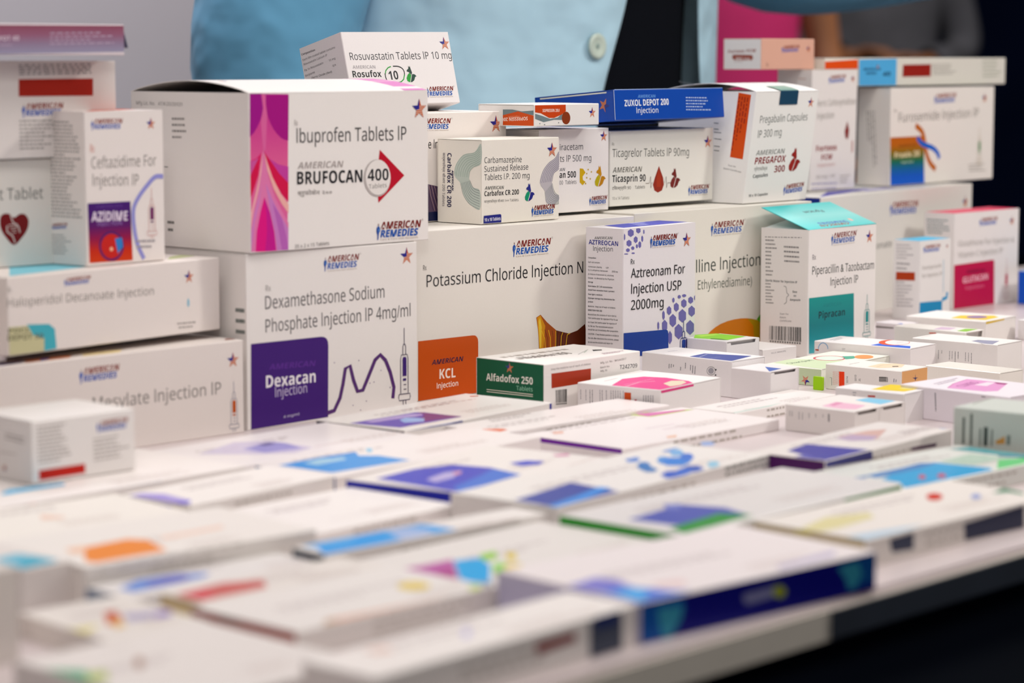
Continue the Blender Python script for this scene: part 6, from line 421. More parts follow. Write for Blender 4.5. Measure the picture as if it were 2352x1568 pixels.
('flat_medicine_carton', 'flat carton with sky blue waves and a green corner', (0.9872, 0.6472, 0.9), (0.0, 0.0, -0.0572), 133.4, 61.8, 10, 0.0, 'L', '#dcdcd6', {'gloss': 1, 'group': 'flat cartons laid out in rows on the counter'}, [('N', 'F', '#bdb6b0', [40, 6, 106.7, 6, 40, 2], 2, 0.9, 39, 0.4), ('N', 'T', '#cfc0bc', [73.4, 19.4, 120, 19.4, 73.4, 12.4], 3, 0.9, 50, 0.35), ('N', 'T', '#c2b8b8', [39.2, 47.6, 112.5, 47.6, 39.2, 42.6], 2, 0.95, 26, 0.45), ('P', 'T', '#5fa8d4', [15.8, 23.5, 47.2, 34.5, 67.4, 38.1, 77.2, 35.3, 78.1, 27.7, 83.4, 5.8, 79, 0.5, 20.9, 0.5, 4.5, 0.8, 15.2, 11.6]), ('P', 'T', '#5f88ba', [19, 36.1, 51.1, 37.3, 69.4, 39.5, 77.6, 33.2, 56, 29.2, 17.7, 27.9]), ('P', 'T', '#82cc90', [106.9, 16.7, 123, 11.4, 126.9, 4.1, 104.3, 0.5, 82.6, 0.5]), ('P', 'T', '#7fb5ba', [118.3, 54.9, 132.4, 52.2, 132.9, 24.4, 132.9, 15.5, 125.1, 12.8, 120.6, 24.2, 119.4, 43.1]), ('P', 'T', '#c4d4c8', [80.7, 35.4, 113, 38.6, 116.4, 21.3, 118.1, 12.7, 106.9, 16.7, 86, 16.7, 80.4, 25.4]), ('P', 'T', '#b56a80', [37.9, 12.3, 41.9, 16, 42.8, 18.3, 39.9, 17.9, 35.1, 15.1, 31.1, 11.5, 30.3, 9.2, 33.1, 9.5]), ('P', 'T', '#b56a80', [48, 7.2, 52, 10.9, 52.7, 13.5, 49.6, 13.3, 44.6, 10.6, 40.6, 6.9, 40, 4.4, 43.1, 4.5]), ('P', 'T', '#6a8cb8', [11.4, 37.2, 19.8, 35.3, 14.1, 31.4, 6.9, 32.2]), ('P', 'T', '#4a6a90', [119.1, 25.6, 126.1, 13.5, 131.1, 6.9, 123, 11.4, 116.9, 22.6])]),
('flat_medicine_carton', 'flat white carton with bright green edges and a slate-violet panel', (0.8122, 0.6428, 0.9), (0.0, 0.0, 0.0116), 172.7, 71.8, 13.5, 0.0, 'L', '#dcd6d4', {'gloss': 1, 'group': 'flat cartons laid out in rows on the counter'}, [('N', 'F', '#bdb6b0', [51.8, 8.1, 138.1, 8.1, 51.8, 4.1], 2, 0.9, 9, 0.4), ('N', 'T', '#cfc0bc', [95, 21.5, 155.4, 21.5, 95, 14.5], 3, 0.9, 34, 0.35), ('N', 'T', '#c2b8b8', [31.6, 51.8, 126.6, 51.8, 31.6, 46.8], 2, 0.95, 19, 0.45), ('P', 'L', '#129a3c', [0.4, 0.4, 71.4, 0.4, 71.4, 13.1, 0.4, 13.1]), ('P', 'T', '#5058a4', [12.2, 41.5, 56.8, 45.9, 64.6, 26.1, 57.2, 7.2, 15.5, 17.1]), ('P', 'T', '#128c40', [8.4, 14.9, 50.7, 19.8, 58.6, 5.7, 3.5, 2.8]), ('P', 'F', '#2a9450', [0.5, 13.1, 50.8, 13.1, 51.9, 12.8, 0.5, 13.1]), ('P', 'F', '#5f9a62', [122.8, 12.7, 172.2, 12.7, 172.2, 10.6, 123.9, 10.8]), ('P', 'T', '#7f86c0', [51.3, 52.1, 58.3, 47.1, 47.6, 39.6, 43.5, 44.2])]),
('flat_medicine_carton', 'flat white carton at the counter edge with an orange dot and green arc', (0.8611, 0.5817, 0.9), (0.0, 0.0, -0.0324), 150.5, 61.7, 12.5, -0.0, 'L', '#e2dad4', {'group': 'flat cartons laid out in rows on the counter'}, [('N', 'F', '#bdb6b0', [45.2, 7.5, 120.4, 7.5, 45.2, 3.5], 2, 0.9, 77, 0.4), ('N', 'T', '#cfc0bc', [82.8, 18.8, 135.5, 18.8, 82.8, 11.8], 3, 0.9, 1, 0.35), ('N', 'T', '#c2b8b8', [39.7, 46.8, 122.4, 46.8, 39.7, 41.8], 2, 0.95, 76, 0.45), ('P', 'T', '#e0d8b4', [0.5, 35.9, 30, 44.1, 53.2, 37.3, 45.5, 28.2, 13, 24.6, 0.5, 25.4]), ('P', 'T', '#c4d4e2', [0.5, 11.1, 25.9, 7.4, 46.6, 2.4, 31.1, 0.5, 0.5, 0.5]), ('P', 'T', '#c04a22', [110.3, 35.6, 114.3, 39, 116.5, 42.2, 116.3, 44.4, 113.7, 45, 109.5, 43.9, 104.8, 41.3, 100.9, 37.9, 98.8, 34.7, 99, 32.6, 101.5, 32, 105.7, 33.1]), ('P', 'T', '#9aa4cc', [123.7, 22.9, 126.8, 25.5, 128, 27.8, 127, 29, 123.9, 28.4, 120.2, 26.5, 117.1, 23.9, 115.9, 21.6, 116.9, 20.5, 119.9, 21]), ('P', 'T', '#0f7a5c', [134.1, 23.8, 149.1, 27.4, 150.1, 25.3, 146.1, 13.8, 141.9, 11.2, 142.6, 19.8]), ('P', 'L', '#c4b79a', [0.4, 0.4, 61.3, 0.4, 61.3, 12.1, 0.4, 12.1]), ('P', 'F', '#3d4254', [17.4, 10.4, 35.7, 11, 36, 3.3, 19.4, 4.1]), ('P', 'F', '#2b2e44', [75, 9.4, 124.8, 11.2, 125.3, 0.5, 76.2, 1.3]), ('P', 'L', '#c9c27a', [22.0, 12.1, 33.5, 12.1, 30.8, 10.5, 23.4, 10.5])]),
('flat_medicine_carton', 'flat white carton at the counter edge with a deep blue front', (0.6879, 0.5656, 0.9), (0.0, 0.0, -0.0811), 141, 79.4, 16.5, -0.0, 'L', '#e4dada', {'group': 'flat cartons laid out in rows on the counter'}, [('N', 'F', '#bdb6b0', [42.3, 9.9, 112.8, 9.9, 42.3, 5.9], 2, 0.9, 40, 0.4), ('N', 'T', '#cfc0bc', [77.5, 16.6, 126.9, 16.6, 77.5, 9.6], 3, 0.9, 46, 0.35), ('N', 'T', '#c2b8b8', [23.6, 42.9, 101.2, 42.9, 23.6, 37.9], 2, 0.95, 40, 0.45), ('P', 'F', '#04106e', [0.4, 0.4, 140.6, 0.4, 140.6, 16.1, 0.4, 16.1]), ('P', 'F', '#12528a', [115.4, 13.3, 131.8, 15.1, 140.5, 15.6, 140.5, 4, 129, 3.2, 122.7, 2.6, 120.2, 8.1]), ('P', 'F', '#5a94a8', [116.2, 13.2, 128.7, 14, 132, 8.4, 127.4, 2.9, 123.4, 3, 121, 8]), ('P', 'F', '#16589a', [0.5, 15, 23.9, 15.9, 25, 9.6, 17.6, 1, 5.8, 0.5, 1.1, 1.5]), ('P', 'F', '#5f9ab0', [9.9, 12.8, 23.9, 12.1, 22.9, 6.9, 17.6, 1, 13.3, 0.5, 11.1, 5.8]), ('P', 'F', '#8f8fb0', [58.7, 8.8, 58.4, 9.7, 58.6, 10.2, 59, 10.6, 59.9, 10.7, 77.3, 11.3, 78.1, 11.2, 78.8, 10.8, 79.2, 10.2, 79.3, 9.4, 79.3, 9.4, 79.2, 8.5, 78.8, 7.9, 78.2, 7.5, 77.3, 7.3, 61.6, 6.6, 60.7, 6.7, 60, 7, 59.3, 7.6, 58.9, 8.4]), ('P', 'F', '#a8b04a', [83.9, 8.1, 83.3, 9.4, 81.8, 10.6, 79.9, 11.2, 77.9, 11.2, 76.5, 10.5, 76, 9.3, 76.5, 8, 78, 6.9, 80, 6.2, 81.9, 6.3, 83.4, 7]), ('P', 'T', '#8a86c4', [0.5, 39.2, 19.5, 43, 23.1, 34.8, 18.1, 20.3, 3.4, 15.3, 0.5, 25.4]), ('P', 'T', '#4a70c8', [2.8, 25.1, 17.5, 20.8, 24.7, 4.8, 29.3, 0.5, 5.8, 0.5, 0.5, 0.5]), ('P', 'T', '#7ab4e4', [7.1, 21.1, 16.8, 19.1, 17, 11.9, 3.9, 1.3, 3.2, 10.9]), ('P', 'T', '#ead4d4', [28.1, 20.5, 42.1, 17.1, 35.5, 8.8, 25.2, 13.6]), ('P', 'T', '#c9c2d4', [88.4, 9, 129.7, 12.9, 120.5, 5.3, 83.9, 3.1]), ('P', 'L', '#d0cce0', [0.4, 0.4, 79.0, 0.4, 79.0, 16.1, 0.4, 16.1]), ('P', 'L', '#a8a0d4', [33.5, 15.1, 52.9, 14.4, 75.8, 14.5, 75.8, 12.2, 50.7, 11.8])]),
('flat_medicine_carton', 'flat white carton at the counter edge with a dark red bar on its front', (0.5452, 0.5612, 0.9), (0.0, 0.0, 0.0381), 142.8, 33.9, 16, -0.0, 'L', '#e8e0dc', {'group': 'flat cartons laid out in rows on the counter'}, [('N', 'F', '#bdb6b0', [42.8, 9.6, 114.2, 9.6, 42.8, 5.6], 2, 0.9, 91, 0.4), ('N', 'T', '#cfc0bc', [78.5, 10.5, 128.5, 10.5, 78.5, 3.5], 3, 0.9, 61, 0.35), ('N', 'T', '#c2b8b8', [23.3, 26.5, 101.8, 26.5, 23.3, 21.5], 2, 0.95, 62, 0.45), ('P', 'F', '#7a1a1c', [83, 12, 105.8, 12.1, 106.2, 8.7, 83.8, 7.8]), ('P', 'F', '#4a4e5c', [114, 14.9, 133.8, 14.7, 134, 0.5, 114.1, 0.5]), ('P', 'F', '#26305c', [117.5, 15.6, 131.5, 15.6, 131.5, 10.3, 117.5, 10.6]), ('P', 'T', '#cfcbe6', [67.4, 16.9, 70.7, 20.2, 72.4, 22.7, 71.7, 23.5, 69.1, 22.1, 65.4, 19.3, 62.1, 16, 60.5, 13.6, 61.1, 12.8, 63.7, 14.1]), ('P', 'T', '#eacdc2', [25.8, 29.1, 33.1, 25.4, 30.9, 19.9, 24, 23.2])]),
('flat_medicine_carton', 'flat white carton with a brownish red end strip and yellow spot', (0.5866, 0.6447, 0.9), (0.0, 0.0, -0.0012), 105.4, 59.7, 10.5, -0.0, 'L', '#dfd8d4', {'group': 'flat cartons laid out in rows on the counter'}, [('N', 'F', '#bdb6b0', [39.7, 6.3, 105.9, 6.3, 39.7, 2.3], 2, 0.9, 46, 0.4), ('N', 'T', '#cfc0bc', [72.8, 13.4, 119.2, 13.4, 72.8, 6.4], 3, 0.9, 96, 0.35), ('N', 'T', '#c2b8b8', [20, 32.8, 92.9, 32.8, 20, 27.8], 2, 0.95, 3, 0.45), ('P', 'L', '#9a4a40', [0.4, 0.4, 59.3, 0.4, 59.3, 10.1, 0.4, 10.1]), ('P', 'L', '#7a5a50', [15.5, 10.1, 28.2, 10.1, 28.2, 8.3, 16.3, 8.7]), ('P', 'T', '#e0cb88', [88.8, 18.5, 90.8, 21.4, 91.5, 24.7, 90.9, 27.8, 88.9, 30, 85.9, 30.8, 82.7, 30.2, 79.8, 28.2, 77.8, 25.3, 77.1, 22, 77.8, 19, 79.8, 16.8, 82.7, 16, 85.9, 16.6]), ('P', 'T', '#dcb4a4', [20.2, 6.4, 38.7, 4.1, 68.3, 1.7, 85.4, 2.3, 70.3, 0.5, 32, 0.5, 16.3, 0.5]), ('P', 'T', '#b59a80', [20.1, 0.5, 22, 0.5, 22.8, 2.8, 22.3, 4.6, 20.6, 5.2, 18.2, 4.4, 15.7, 2.4, 13.9, 0.5, 13.2, 0.5, 13.7, 0.5, 15.3, 0.5, 17.7, 0.5]), ('P', 'T', '#c4d488', [99.1, 7.3, 104.2, 5.7, 99.1, 0.5, 93.4, 0.5])]),
('flat_medicine_carton', 'flat white carton with plum, cyan and lime patches', (0.6932, 0.6461, 0.9), (0.0, 0.0, 0.019), 118.2, 77.7, 9.5, 0.0, 'L', '#dcd5d1', {'group': 'flat cartons laid out in rows on the counter'}, [('N', 'F', '#bdb6b0', [40.6, 5.7, 108.1, 5.7, 40.6, 1.7], 2, 0.9, 49, 0.4), ('N', 'T', '#cfc0bc', [74.3, 16.7, 121.7, 16.7, 74.3, 9.7], 3, 0.9, 47, 0.35), ('N', 'T', '#c2b8b8', [14, 43.9, 88.4, 43.9, 14, 38.9], 2, 0.95, 54, 0.45), ('P', 'T', '#b06a9e', [0.5, 51.9, 13, 49.7, 29.6, 49, 5.4, 23.3, 0.5, 29.2, 0.5, 41.9]), ('P', 'T', '#a04a80', [4.8, 36.9, 16.5, 36.9, 2.3, 20.5, 0.5, 26.4]), ('P', 'T', '#3fa5d8', [27.8, 46.5, 39.7, 42.1, 31.2, 29, 7.7, 8, 0.5, 9, 3.7, 21]), ('P', 'T', '#9cc860', [43.8, 46.7, 54.1, 46.7, 44.6, 36.5, 36, 37.1]), ('P', 'T', '#8fcc18', [31.8, 28.4, 39.9, 28.1, 25, 14.1, 17.5, 13.9]), ('P', 'T', '#d8c050', [37.3, 26.6, 42.2, 21, 28.2, 10.4, 24.6, 14.5]), ('P', 'T', '#dcc870', [53.6, 40.3, 57.7, 38, 47.3, 28.8, 44.8, 31.7]), ('P', 'T', '#3a4258', [0.8, 11.7, 6.3, 5.5, 0.5, 0.5, 0.5, 4.4]), ('P', 'T', '#6a7090', [6.4, 0.5, 7.5, 0.5, 0.5, 0.5, 0.5, 0.5]), ('N', 'T', '#d4c0b8', [-9.2, 57.2, -2.2, 58, -10.8, 54.7], 1, 0.9, 1, 0.42)]),
('flat_medicine_carton', 'flat white carton with a vivid azure corner panel', (0.6838, 0.7333, 0.9), (0.0, 0.0, -0.0542), 132.8, 21.8, 12, -0.0, 'L', '#e4ddd9', {'group': 'flat cartons laid out in rows on the counter'}, [('N', 'F', '#bdb6b0', [42.3, 7.2, 112.7, 7.2, 42.3, 3.2], 2, 0.9, 24, 0.4), ('N', 'T', '#cfc0bc', [77.5, 6.5, 126.8, 6.5, 77.5, -0.5], 3, 0.9, 91, 0.35), ('N', 'T', '#c2b8b8', [14.3, 16.7, 91.8, 16.7, 14.3, 11.7], 2, 0.95, 6, 0.45), ('P', 'T', '#0a9ad8', [10, 21.4, 41.1, 21.4, 64.2, 21.4, 73.6, 21.4, 75.2, 16.6, 77, 0.5, 5.4, 0.5, 0.5, 0.5, 0.5, 0.8]), ('P', 'T', '#7ab0de', [5.2, 21.4, 31.7, 21.4, 37.3, 21.4, 25.8, 13.8, 5.3, 16.1]), ('P', 'T', '#6aa4d8', [49.5, 21.4, 61.9, 21.4, 71.3, 21.4, 73.4, 0.5, 51.1, 0.5, 43.8, 5.2]), ('P', 'T', '#b0bedc', [52.4, 19.9, 64, 18, 67.3, 10, 63.3, 0.5, 43.9, 0.5]), ('P', 'T', '#1aa59a', [30.7, 0.5, 39.5, 0.5, 44, 0.5, 29.2, 0.5]), ('P', 'L', '#2f3a48', [0.4, 0.4, 21.4, 0.4, 21.4, 11.6, 0.4, 11.6])]),
('flat_medicine_carton', 'plain flat white carton behind the vivid azure panel', (0.7159, 0.7835, 0.9), (0.0, 0.0, 0.0282), 104.6, 72.3, 8, -0.0, 'L', '#ece5e2', {'group': 'flat cartons laid out in rows on the counter'}, [('N', 'F', '#bdb6b0', [33.5, 4.8, 89.2, 4.8, 33.5, 0.8], 2, 0.9, 32, 0.4), ('N', 'T', '#cfc0bc', [61.4, 21.7, 100.4, 21.7, 61.4, 14.7], 3, 0.9, 97, 0.35), ('N', 'T', '#c2b8b8', [32.5, 55.7, 93.8, 55.7, 32.5, 50.7], 2, 0.95, 16, 0.45), ('P', 'T', '#f2cdb8', [3.2, 48.9, 10.9, 48.2, 2.8, 38.5, 0.5, 40]), ('N', 'T', '#d4c8d8', [14.4, 46.9, 64.3, 49, 13.2, 42.8], 1, 1, 1, 0.42), ('N', 'T', '#d8ccd0', [38.3, 18.8, 68.5, 17.6, 36.3, 15.7], 1, 1, 1, 0.42)]),
('flat_medicine_carton', 'flat white carton with a lavender corner', (0.7202, 0.8642, 0.9), (0.0, 0.0, 0.0959), 102.2, 46.6, 11.5, 0.0, 'L', '#ece5e1', {'group': 'flat cartons laid out in rows on the counter'}, [('N', 'F', '#bdb6b0', [30.4, 6.9, 81, 6.9, 30.4, 2.9], 2, 0.9, 46, 0.4), ('N', 'T', '#cfc0bc', [55.7, 12.8, 91.1, 12.8, 55.7, 5.8], 3, 0.9, 66, 0.35), ('N', 'T', '#c2b8b8', [29.2, 33.8, 84.8, 33.8, 29.2, 28.8], 2, 0.95, 45, 0.45), ('P', 'T', '#a79bd6', [0.5, 41.1, 8.6, 40.6, 13.6, 30.7, 8.5, 8.3, 4.4, 4.3, 0.5, 4.5]), ('P', 'F', '#4a40b8', [0.5, 11.1, 0.5, 11.1, 0.5, 11.1, 0.5, 11.1]), ('P', 'T', '#5d50c4', [0.5, 11.5, 9.9, 9.7, 3.8, 3.7, 0.5, 4.5]), ('P', 'L', '#6a60c8', [18.7, 9.9, 34.4, 9.9, 34.4, 8.8, 23.6, 8.6])]),
('flat_medicine_carton', 'flat white carton with a thin blue front line, under the small red-bar carton', (0.6397, 0.9218, 0.9), (0.0, 0.0, 0.0243), 169.6, 85.4, 12, 0.0, 'L', '#ece4e1', {'group': 'flat cartons laid out in rows on the counter'}, [('N', 'F', '#bdb6b0', [50.3, 7.2, 134.1, 7.2, 50.3, 3.2], 2, 0.9, 76, 0.4), ('N', 'T', '#cfc0bc', [92.2, 15.1, 150.8, 15.1, 92.2, 8.1], 3, 0.9, 14, 0.35), ('N', 'T', '#c2b8b8', [25.2, 39.9, 117.3, 39.9, 25.2, 34.9], 2, 0.95, 60, 0.45), ('P', 'F', '#a8bcdc', [63.6, 11.6, 76.2, 11.6, 112.7, 11.6, 113.1, 11.4, 76.2, 11.6, 65.3, 11.6]), ('P', 'T', '#5fb4dc', [36.9, 29.3, 47.1, 35.8, 59.7, 33.7, 76.2, 30.5, 72.7, 25, 55.1, 26.6, 37.1, 26.1]), ('P', 'L', '#a8cfe0', [0.4, 0.4, 85.0, 0.4, 85.0, 11.6, 0.4, 11.6])]),
('flat_medicine_carton', 'plain flat white carton with faint pink marks, at the picture edge', (0.5939, 0.8563, 0.9), (0.0, 0.0, -0.0843), 116.8, 69.2, 11.5, -0.0, 'L', '#ebe4dd', {'group': 'flat cartons laid out in rows on the counter'}, [('N', 'F', '#bdb6b0', [30.8, 6.9, 82.2, 6.9, 30.8, 2.9], 2, 0.9, 56, 0.4), ('N', 'T', '#cfc0bc', [56.5, 22.9, 92.5, 22.9, 56.5, 15.9], 3, 0.9, 5, 0.35), ('N', 'T', '#c2b8b8', [26.7, 59.4, 83.2, 59.4, 26.7, 54.4], 2, 0.95, 38, 0.45), ('P', 'T', '#ecc9c2', [70, 75.7, 76.2, 75.7, 74.7, 70.8, 66.6, 73.1]), ('P', 'T', '#f0d6ca', [60.9, 45.8, 67.4, 34.9, 64, 30.7, 54.7, 34.5])]),
('flat_medicine_carton', 'flat white carton with an apricot orange corner patch', (0.5897, 0.7741, 0.9), (0.0, 0.0, -0.0871), 118.3, 72.8, 15.5, 0.0, 'L', '#e6dfda', {'group': 'flat cartons laid out in rows on the counter'}, [('N', 'F', '#bdb6b0', [31, 9.3, 82.6, 9.3, 31, 5.3], 2, 0.9, 79, 0.4), ('N', 'T', '#cfc0bc', [56.8, 11.3, 93, 11.3, 56.8, 4.3], 3, 0.9, 66, 0.35), ('N', 'T', '#c2b8b8', [12.2, 30, 69, 30, 12.2, 25], 2, 0.95, 44, 0.45), ('P', 'T', '#e2935e', [6.9, 11.1, 21.9, 34.1, 45.1, 37.3, 50.2, 29.3, 43.8, 5.6, 7.7, 4.6]), ('P', 'T', '#f0cdb8', [14.1, 37.1, 23.6, 36.7, 15.3, 23.6, 11, 27.6]), ('N', 'F', '#c2bcb6', [6.1, 12.5, 98.9, 14.5, 8.1, 10.3], 1, 0.9, 4, 1), ('P', 'T', '#f2d8cc', [57.6, 31.3, 92.8, 34.8, 89.3, 28.9, 54.9, 25.1])]),
('medicine_carton', 'thick white carton with a cyan patch, at the picture edge', (0.5659, 0.7836, 0.9), (0.0, 0.0, -0.0217), 24.7, 74.8, 17, 0.0, 'L', '#dcd4d0', {'group': 'small cartons set out on the counter'}, [('P', 'T', '#6fb4cc', [2.9, 25.6, 17.3, 27.7, 19.3, 19.1, 21.2, 4.4, 0.5, 0.5]), ('P', 'T', '#22a0bc', [9.2, 14.9, 17.6, 14.5, 18.7, 2.8, 0.8, 0.9])]),
('flat_medicine_carton', 'flat white carton with a dark blue wedge, before the apricot patch', (0.5855, 0.7397, 0.9), (0.0, 0.0, -0.0549), 97.9, 31, 8.5, 0.0, 'L', '#dcd6d4', {'group': 'flat cartons laid out in rows on the counter'}, [('N', 'F', '#bdb6b0', [41.1, 5.1, 109.5, 5.1, 41.1, 1.1], 2, 0.9, 70, 0.4), ('N', 'T', '#cfc0bc', [75.3, 11.7, 123.2, 11.7, 75.3, 4.7], 3, 0.9, 90, 0.35), ('N', 'T', '#c2b8b8', [17.7, 29.2, 93, 29.2, 17.7, 24.2], 2, 0.95, 36, 0.45), ('P', 'T', '#6f8cc8', [7.1, 18.3, 22.4, 26.5, 40.8, 24.3, 44.8, 20.5, 52.2, 17.3, 45.2, 12.1, 23.1, 10.3, 8.2, 9.7]), ('P', 'T', '#5a5aa8', [21.2, 19.8, 36.1, 23, 42.6, 18.6, 37, 12.2, 18, 13.3]), ('P', 'L', '#8a96a8', [0.4, 0.4, 30.6, 0.4, 30.6, 8.1, 0.4, 8.1])]),
('flat_medicine_carton', 'flat white carton with a blurred red wedge', (0.5944, 0.7055, 0.9), (0.0, 0.0, -0.0088), 96.5, 27.1, 10.5, -0.0, 'L', '#dcd4ce', {'group': 'flat cartons laid out in rows on the counter'}, [('N', 'F', '#bdb6b0', [28.7, 6.3, 76.4, 6.3, 28.7, 2.3], 2, 0.9, 11, 0.4), ('N', 'T', '#cfc0bc', [52.5, 7.2, 86, 7.2, 52.5, 0.2], 3, 0.9, 23, 0.35), ('N', 'T', '#c2b8b8', [22.7, 17.5, 75.2, 17.5, 22.7, 12.5], 2, 0.95, 40, 0.45), ('P', 'T', '#bc6a66', [1.7, 20.3, 28.3, 23.2, 43.3, 15.2, 35.1, 4, 16.7, 4.1, 2.5, 4.1, 1.1, 13.2]), ('P', 'T', '#c45a60', [5.3, 20.2, 17.3, 19.1, 12.8, 8.4, 1.7, 5]), ('P', 'L', '#e0cfb0', [0.4, 0.4, 26.7, 0.4, 26.7, 10.1, 0.4, 10.1])]),
('flat_medicine_carton', 'flat white carton with rust and violet spots', (0.5345, 0.6908, 0.9), (0.0, 0.0, -0.0884), 46.5, 60.4, 9, -0.0, 'L', '#dad2cc', {'group': 'flat cartons laid out in rows on the counter'}, [('N', 'F', '#bdb6b0', [13.9, 5.4, 37.2, 5.4, 13.9, 1.4], 2, 0.9, 21, 0.4), ('N', 'T', '#cfc0bc', [25.6, 16.3, 41.8, 16.3, 25.6, 9.3], 3, 0.9, 62, 0.35), ('N', 'T', '#c2b8b8', [11.3, 41.9, 36.9, 41.9, 11.3, 36.9], 2, 0.95, 40, 0.45), ('P', 'T', '#b8604a', [24.6, 38.5, 29.3, 37.6, 25.5, 27.7, 16.7, 16.3, 14.7, 21.3]), ('P', 'T', '#d8b47a', [18.2, 24.6, 22.8, 23.6, 18.7, 14.4, 13.9, 14]), ('P', 'T', '#8a7ab0', [38.4, 25.9, 46, 25.5, 41, 16.9, 33.7, 17]), ('P', 'T', '#b0aac0', [28.6, 31.5, 39.8, 28, 32.8, 17.7, 23.1, 20.1]), ('P', 'T', '#dcc888', [46, 27.8, 46, 24.2, 46, 11.8, 44.9, 16.6]), ('P', 'T', '#d8cf9a', [0.5, 26.8, 1.9, 23.4, 13.1, 22.8, 0.5, 13.2, 0.5, 13])]),
('flat_medicine_carton', 'flat white carton with a green patch, nearest the picture corner', (0.4904, 0.5981, 0.9), (0.0, 0.0, -0.0195), 85.2, 89.3, 10, -0.0, 'L', '#dcd4d0', {'group': 'flat cartons laid out in rows on the counter'}, [('N', 'F', '#bdb6b0', [25.5, 6, 68.1, 6, 25.5, 2], 2, 0.9, 52, 0.4), ('N', 'T', '#cfc0bc', [46.8, 21.7, 76.6, 21.7, 46.8, 14.7], 3, 0.9, 69, 0.35), ('N', 'T', '#c2b8b8', [9.9, 56.2, 56.7, 56.2, 9.9, 51.2], 2, 0.95, 77, 0.45), ('P', 'T', '#a08478', [29.9, 54.1, 32.7, 58.4, 34.1, 61.6, 33.3, 62.4, 30.7, 60.6, 27.3, 56.8, 24.5, 52.5, 23.2, 49.4, 24, 48.6, 26.5, 50.4]), ('P', 'T', '#5fa07f', [0.5, 71.9, 0.5, 71.9, 9.6, 60.5, 0.5, 43.7, 0.5, 63.1]), ('P', 'T', '#b4c080', [7.2, 57.2, 14.5, 55.4, 6.4, 43.7, 0.7, 46.8]), ('N', 'T', '#c9bfbc', [31.4, 77, 45.3, 71.9, 29.9, 72.4], 1, 0.9, 1, 0.42)]),
('medicine_carton', 'plain grey-white carton standing at the picture edge in the blurred front', (0.4674, 0.7186, 0.9), (0.0, 0.0, 0.0), 50, 50, 35, 0.0, 'T', '#d8d0ca', {'group': 'small cartons set out on the counter'}, [])]
for name, label, loc, rot, w, d, h, sh, flap, base, opt, art in DATA:
    carton(name, label, loc, rot, w, d, h, sh, flap, base, art, opt)

# ------------------------------------------------------------------ counter
ct = empty('display_counter', (1.0, .555, 0))
tag(ct, 'long white-topped display counter with a dark front carrying all the medicine boxes', 'counter')
solid('counter_top', M_LAM, [(-2.2, 2.6, 0, .77, .8845, .900)], ct, .0015)
solid('edge_strip', M_EDGE, [(-2.2, 2.6, -.0015, .0, .885, .8975)], ct)
solid('front_panel', M_SKIRT, [(-2.2, 2.6, .012, .03, 0, .884)], ct)
for x_ in (-2.2, 2.57): solid('side_panel', M_SKIRT, [(x_, x_+.03, .03, .75, 0, .884)], ct)
p = solid('edge_sticker', M_SKIRTP, [(-.205, .12, -.0025, -.0016, .8855, .897)], ct); p['label'] = 'dark sticker on the pale counter edge'

# ------------------------------------------------------------------ room
def plain(name, m, parts, **k): return tag(solid(name, m, parts, **k), kind='structure')
plain('floor', M_FLOOR, [(-6, 12, -4, 12, -.05, 0)])
plain('wall_back', M_DARK, [(-6, 12, 11.9, 12, 0, 5)])
plain('wall_right', M_DARK, [(11.9, 12, -4, 11.9, 0, 5)])
bp_ = empty('booth_partition', (2.3, 2.6, 0)); tag(bp_, 'pale grey booth partition wall standing behind the counter', 'partition')
solid('panel', M_WALL, [(-3.2, -.02, 0, .05, 0, 2.6)], bp_); solid('post', M_WEDGE, [(-.02, .055, -.01, .06, 0, 2.6)], bp_, .004)
# ------------------------------------------------------------------ people
def skin(name, joints, bones, m, parent=None, sub=2, root=0, loc=(0, 0, 0)):
    """one continuous body: joints {name:(x,y,z,rx,ry)}, bones [(a,b)]"""
    ks = list(joints); ix = {k: i for i, k in enumerate(ks)}
    me = bpy.data.meshes.new(name); me.from_pydata([joints[k][:3] for k in ks], [(ix[a], ix[b]) for a, b in bones], [])
    o = link(name, me, m, parent); o.location = loc
    sk = o.modifiers.new('skin', 'SKIN'); sk.use_smooth_shade = True; sk.branch_smoothing = .4
    for i, k in enumerate(ks):
        d = me.skin_vertices[0].data[i]; r = joints[k][3:]; d.radius = (r[0], r[-1]); d.use_root = (i == root)
    s = o.modifiers.new('sub', 'SUBSURF'); s.levels = sub; s.render_levels = sub
    return o
def loft(name, rings, m, parent, closed=True, thick=0.0, cap=False, loc=(0, 0, 0)):
    n = len(rings[0]); V = [p for r in rings for p in r]; F = []
    for i in range(len(rings)-1):
        for j in range(n if closed else n-1):
            a, b = i*n+j, i*n+(j+1) % n; F.append((a, b, b+n, a+n))
    if cap: F += [tuple(range(n))[::-1], tuple(range((len(rings)-1)*n, len(rings)*n))]
    me = bpy.data.meshes.new(name); me.from_pydata(V, [], F)
    for p in me.polygons: p.use_smooth = True
    o = link(name, me, m, parent); o.location = loc
    if thick:
        s = o.modifiers.new('thick', 'SOLIDIFY'); s.thickness = thick; s.offset = -1
    s = o.modifiers.new('sub', 'SUBSURF'); s.levels = 1; s.render_levels = 2
    return o
def tube(path, seg=14):
    out = []
    for i, (p, r) in enumerate(path):
        a = Vector(path[max(i-1, 0)][0]); b = Vector(path[min(i+1, len(path)-1)][0]); d = (b-a).normalized()
        u = d.cross(Vector((0.01, 1, .02))).normalized(); v = u.cross(d)
        out.append([tuple(Vector(p) + (u*math.cos(2*math.pi*k/seg) + v*math.sin(2*math.pi*k/seg))*r) for k in range(seg)])
    return out
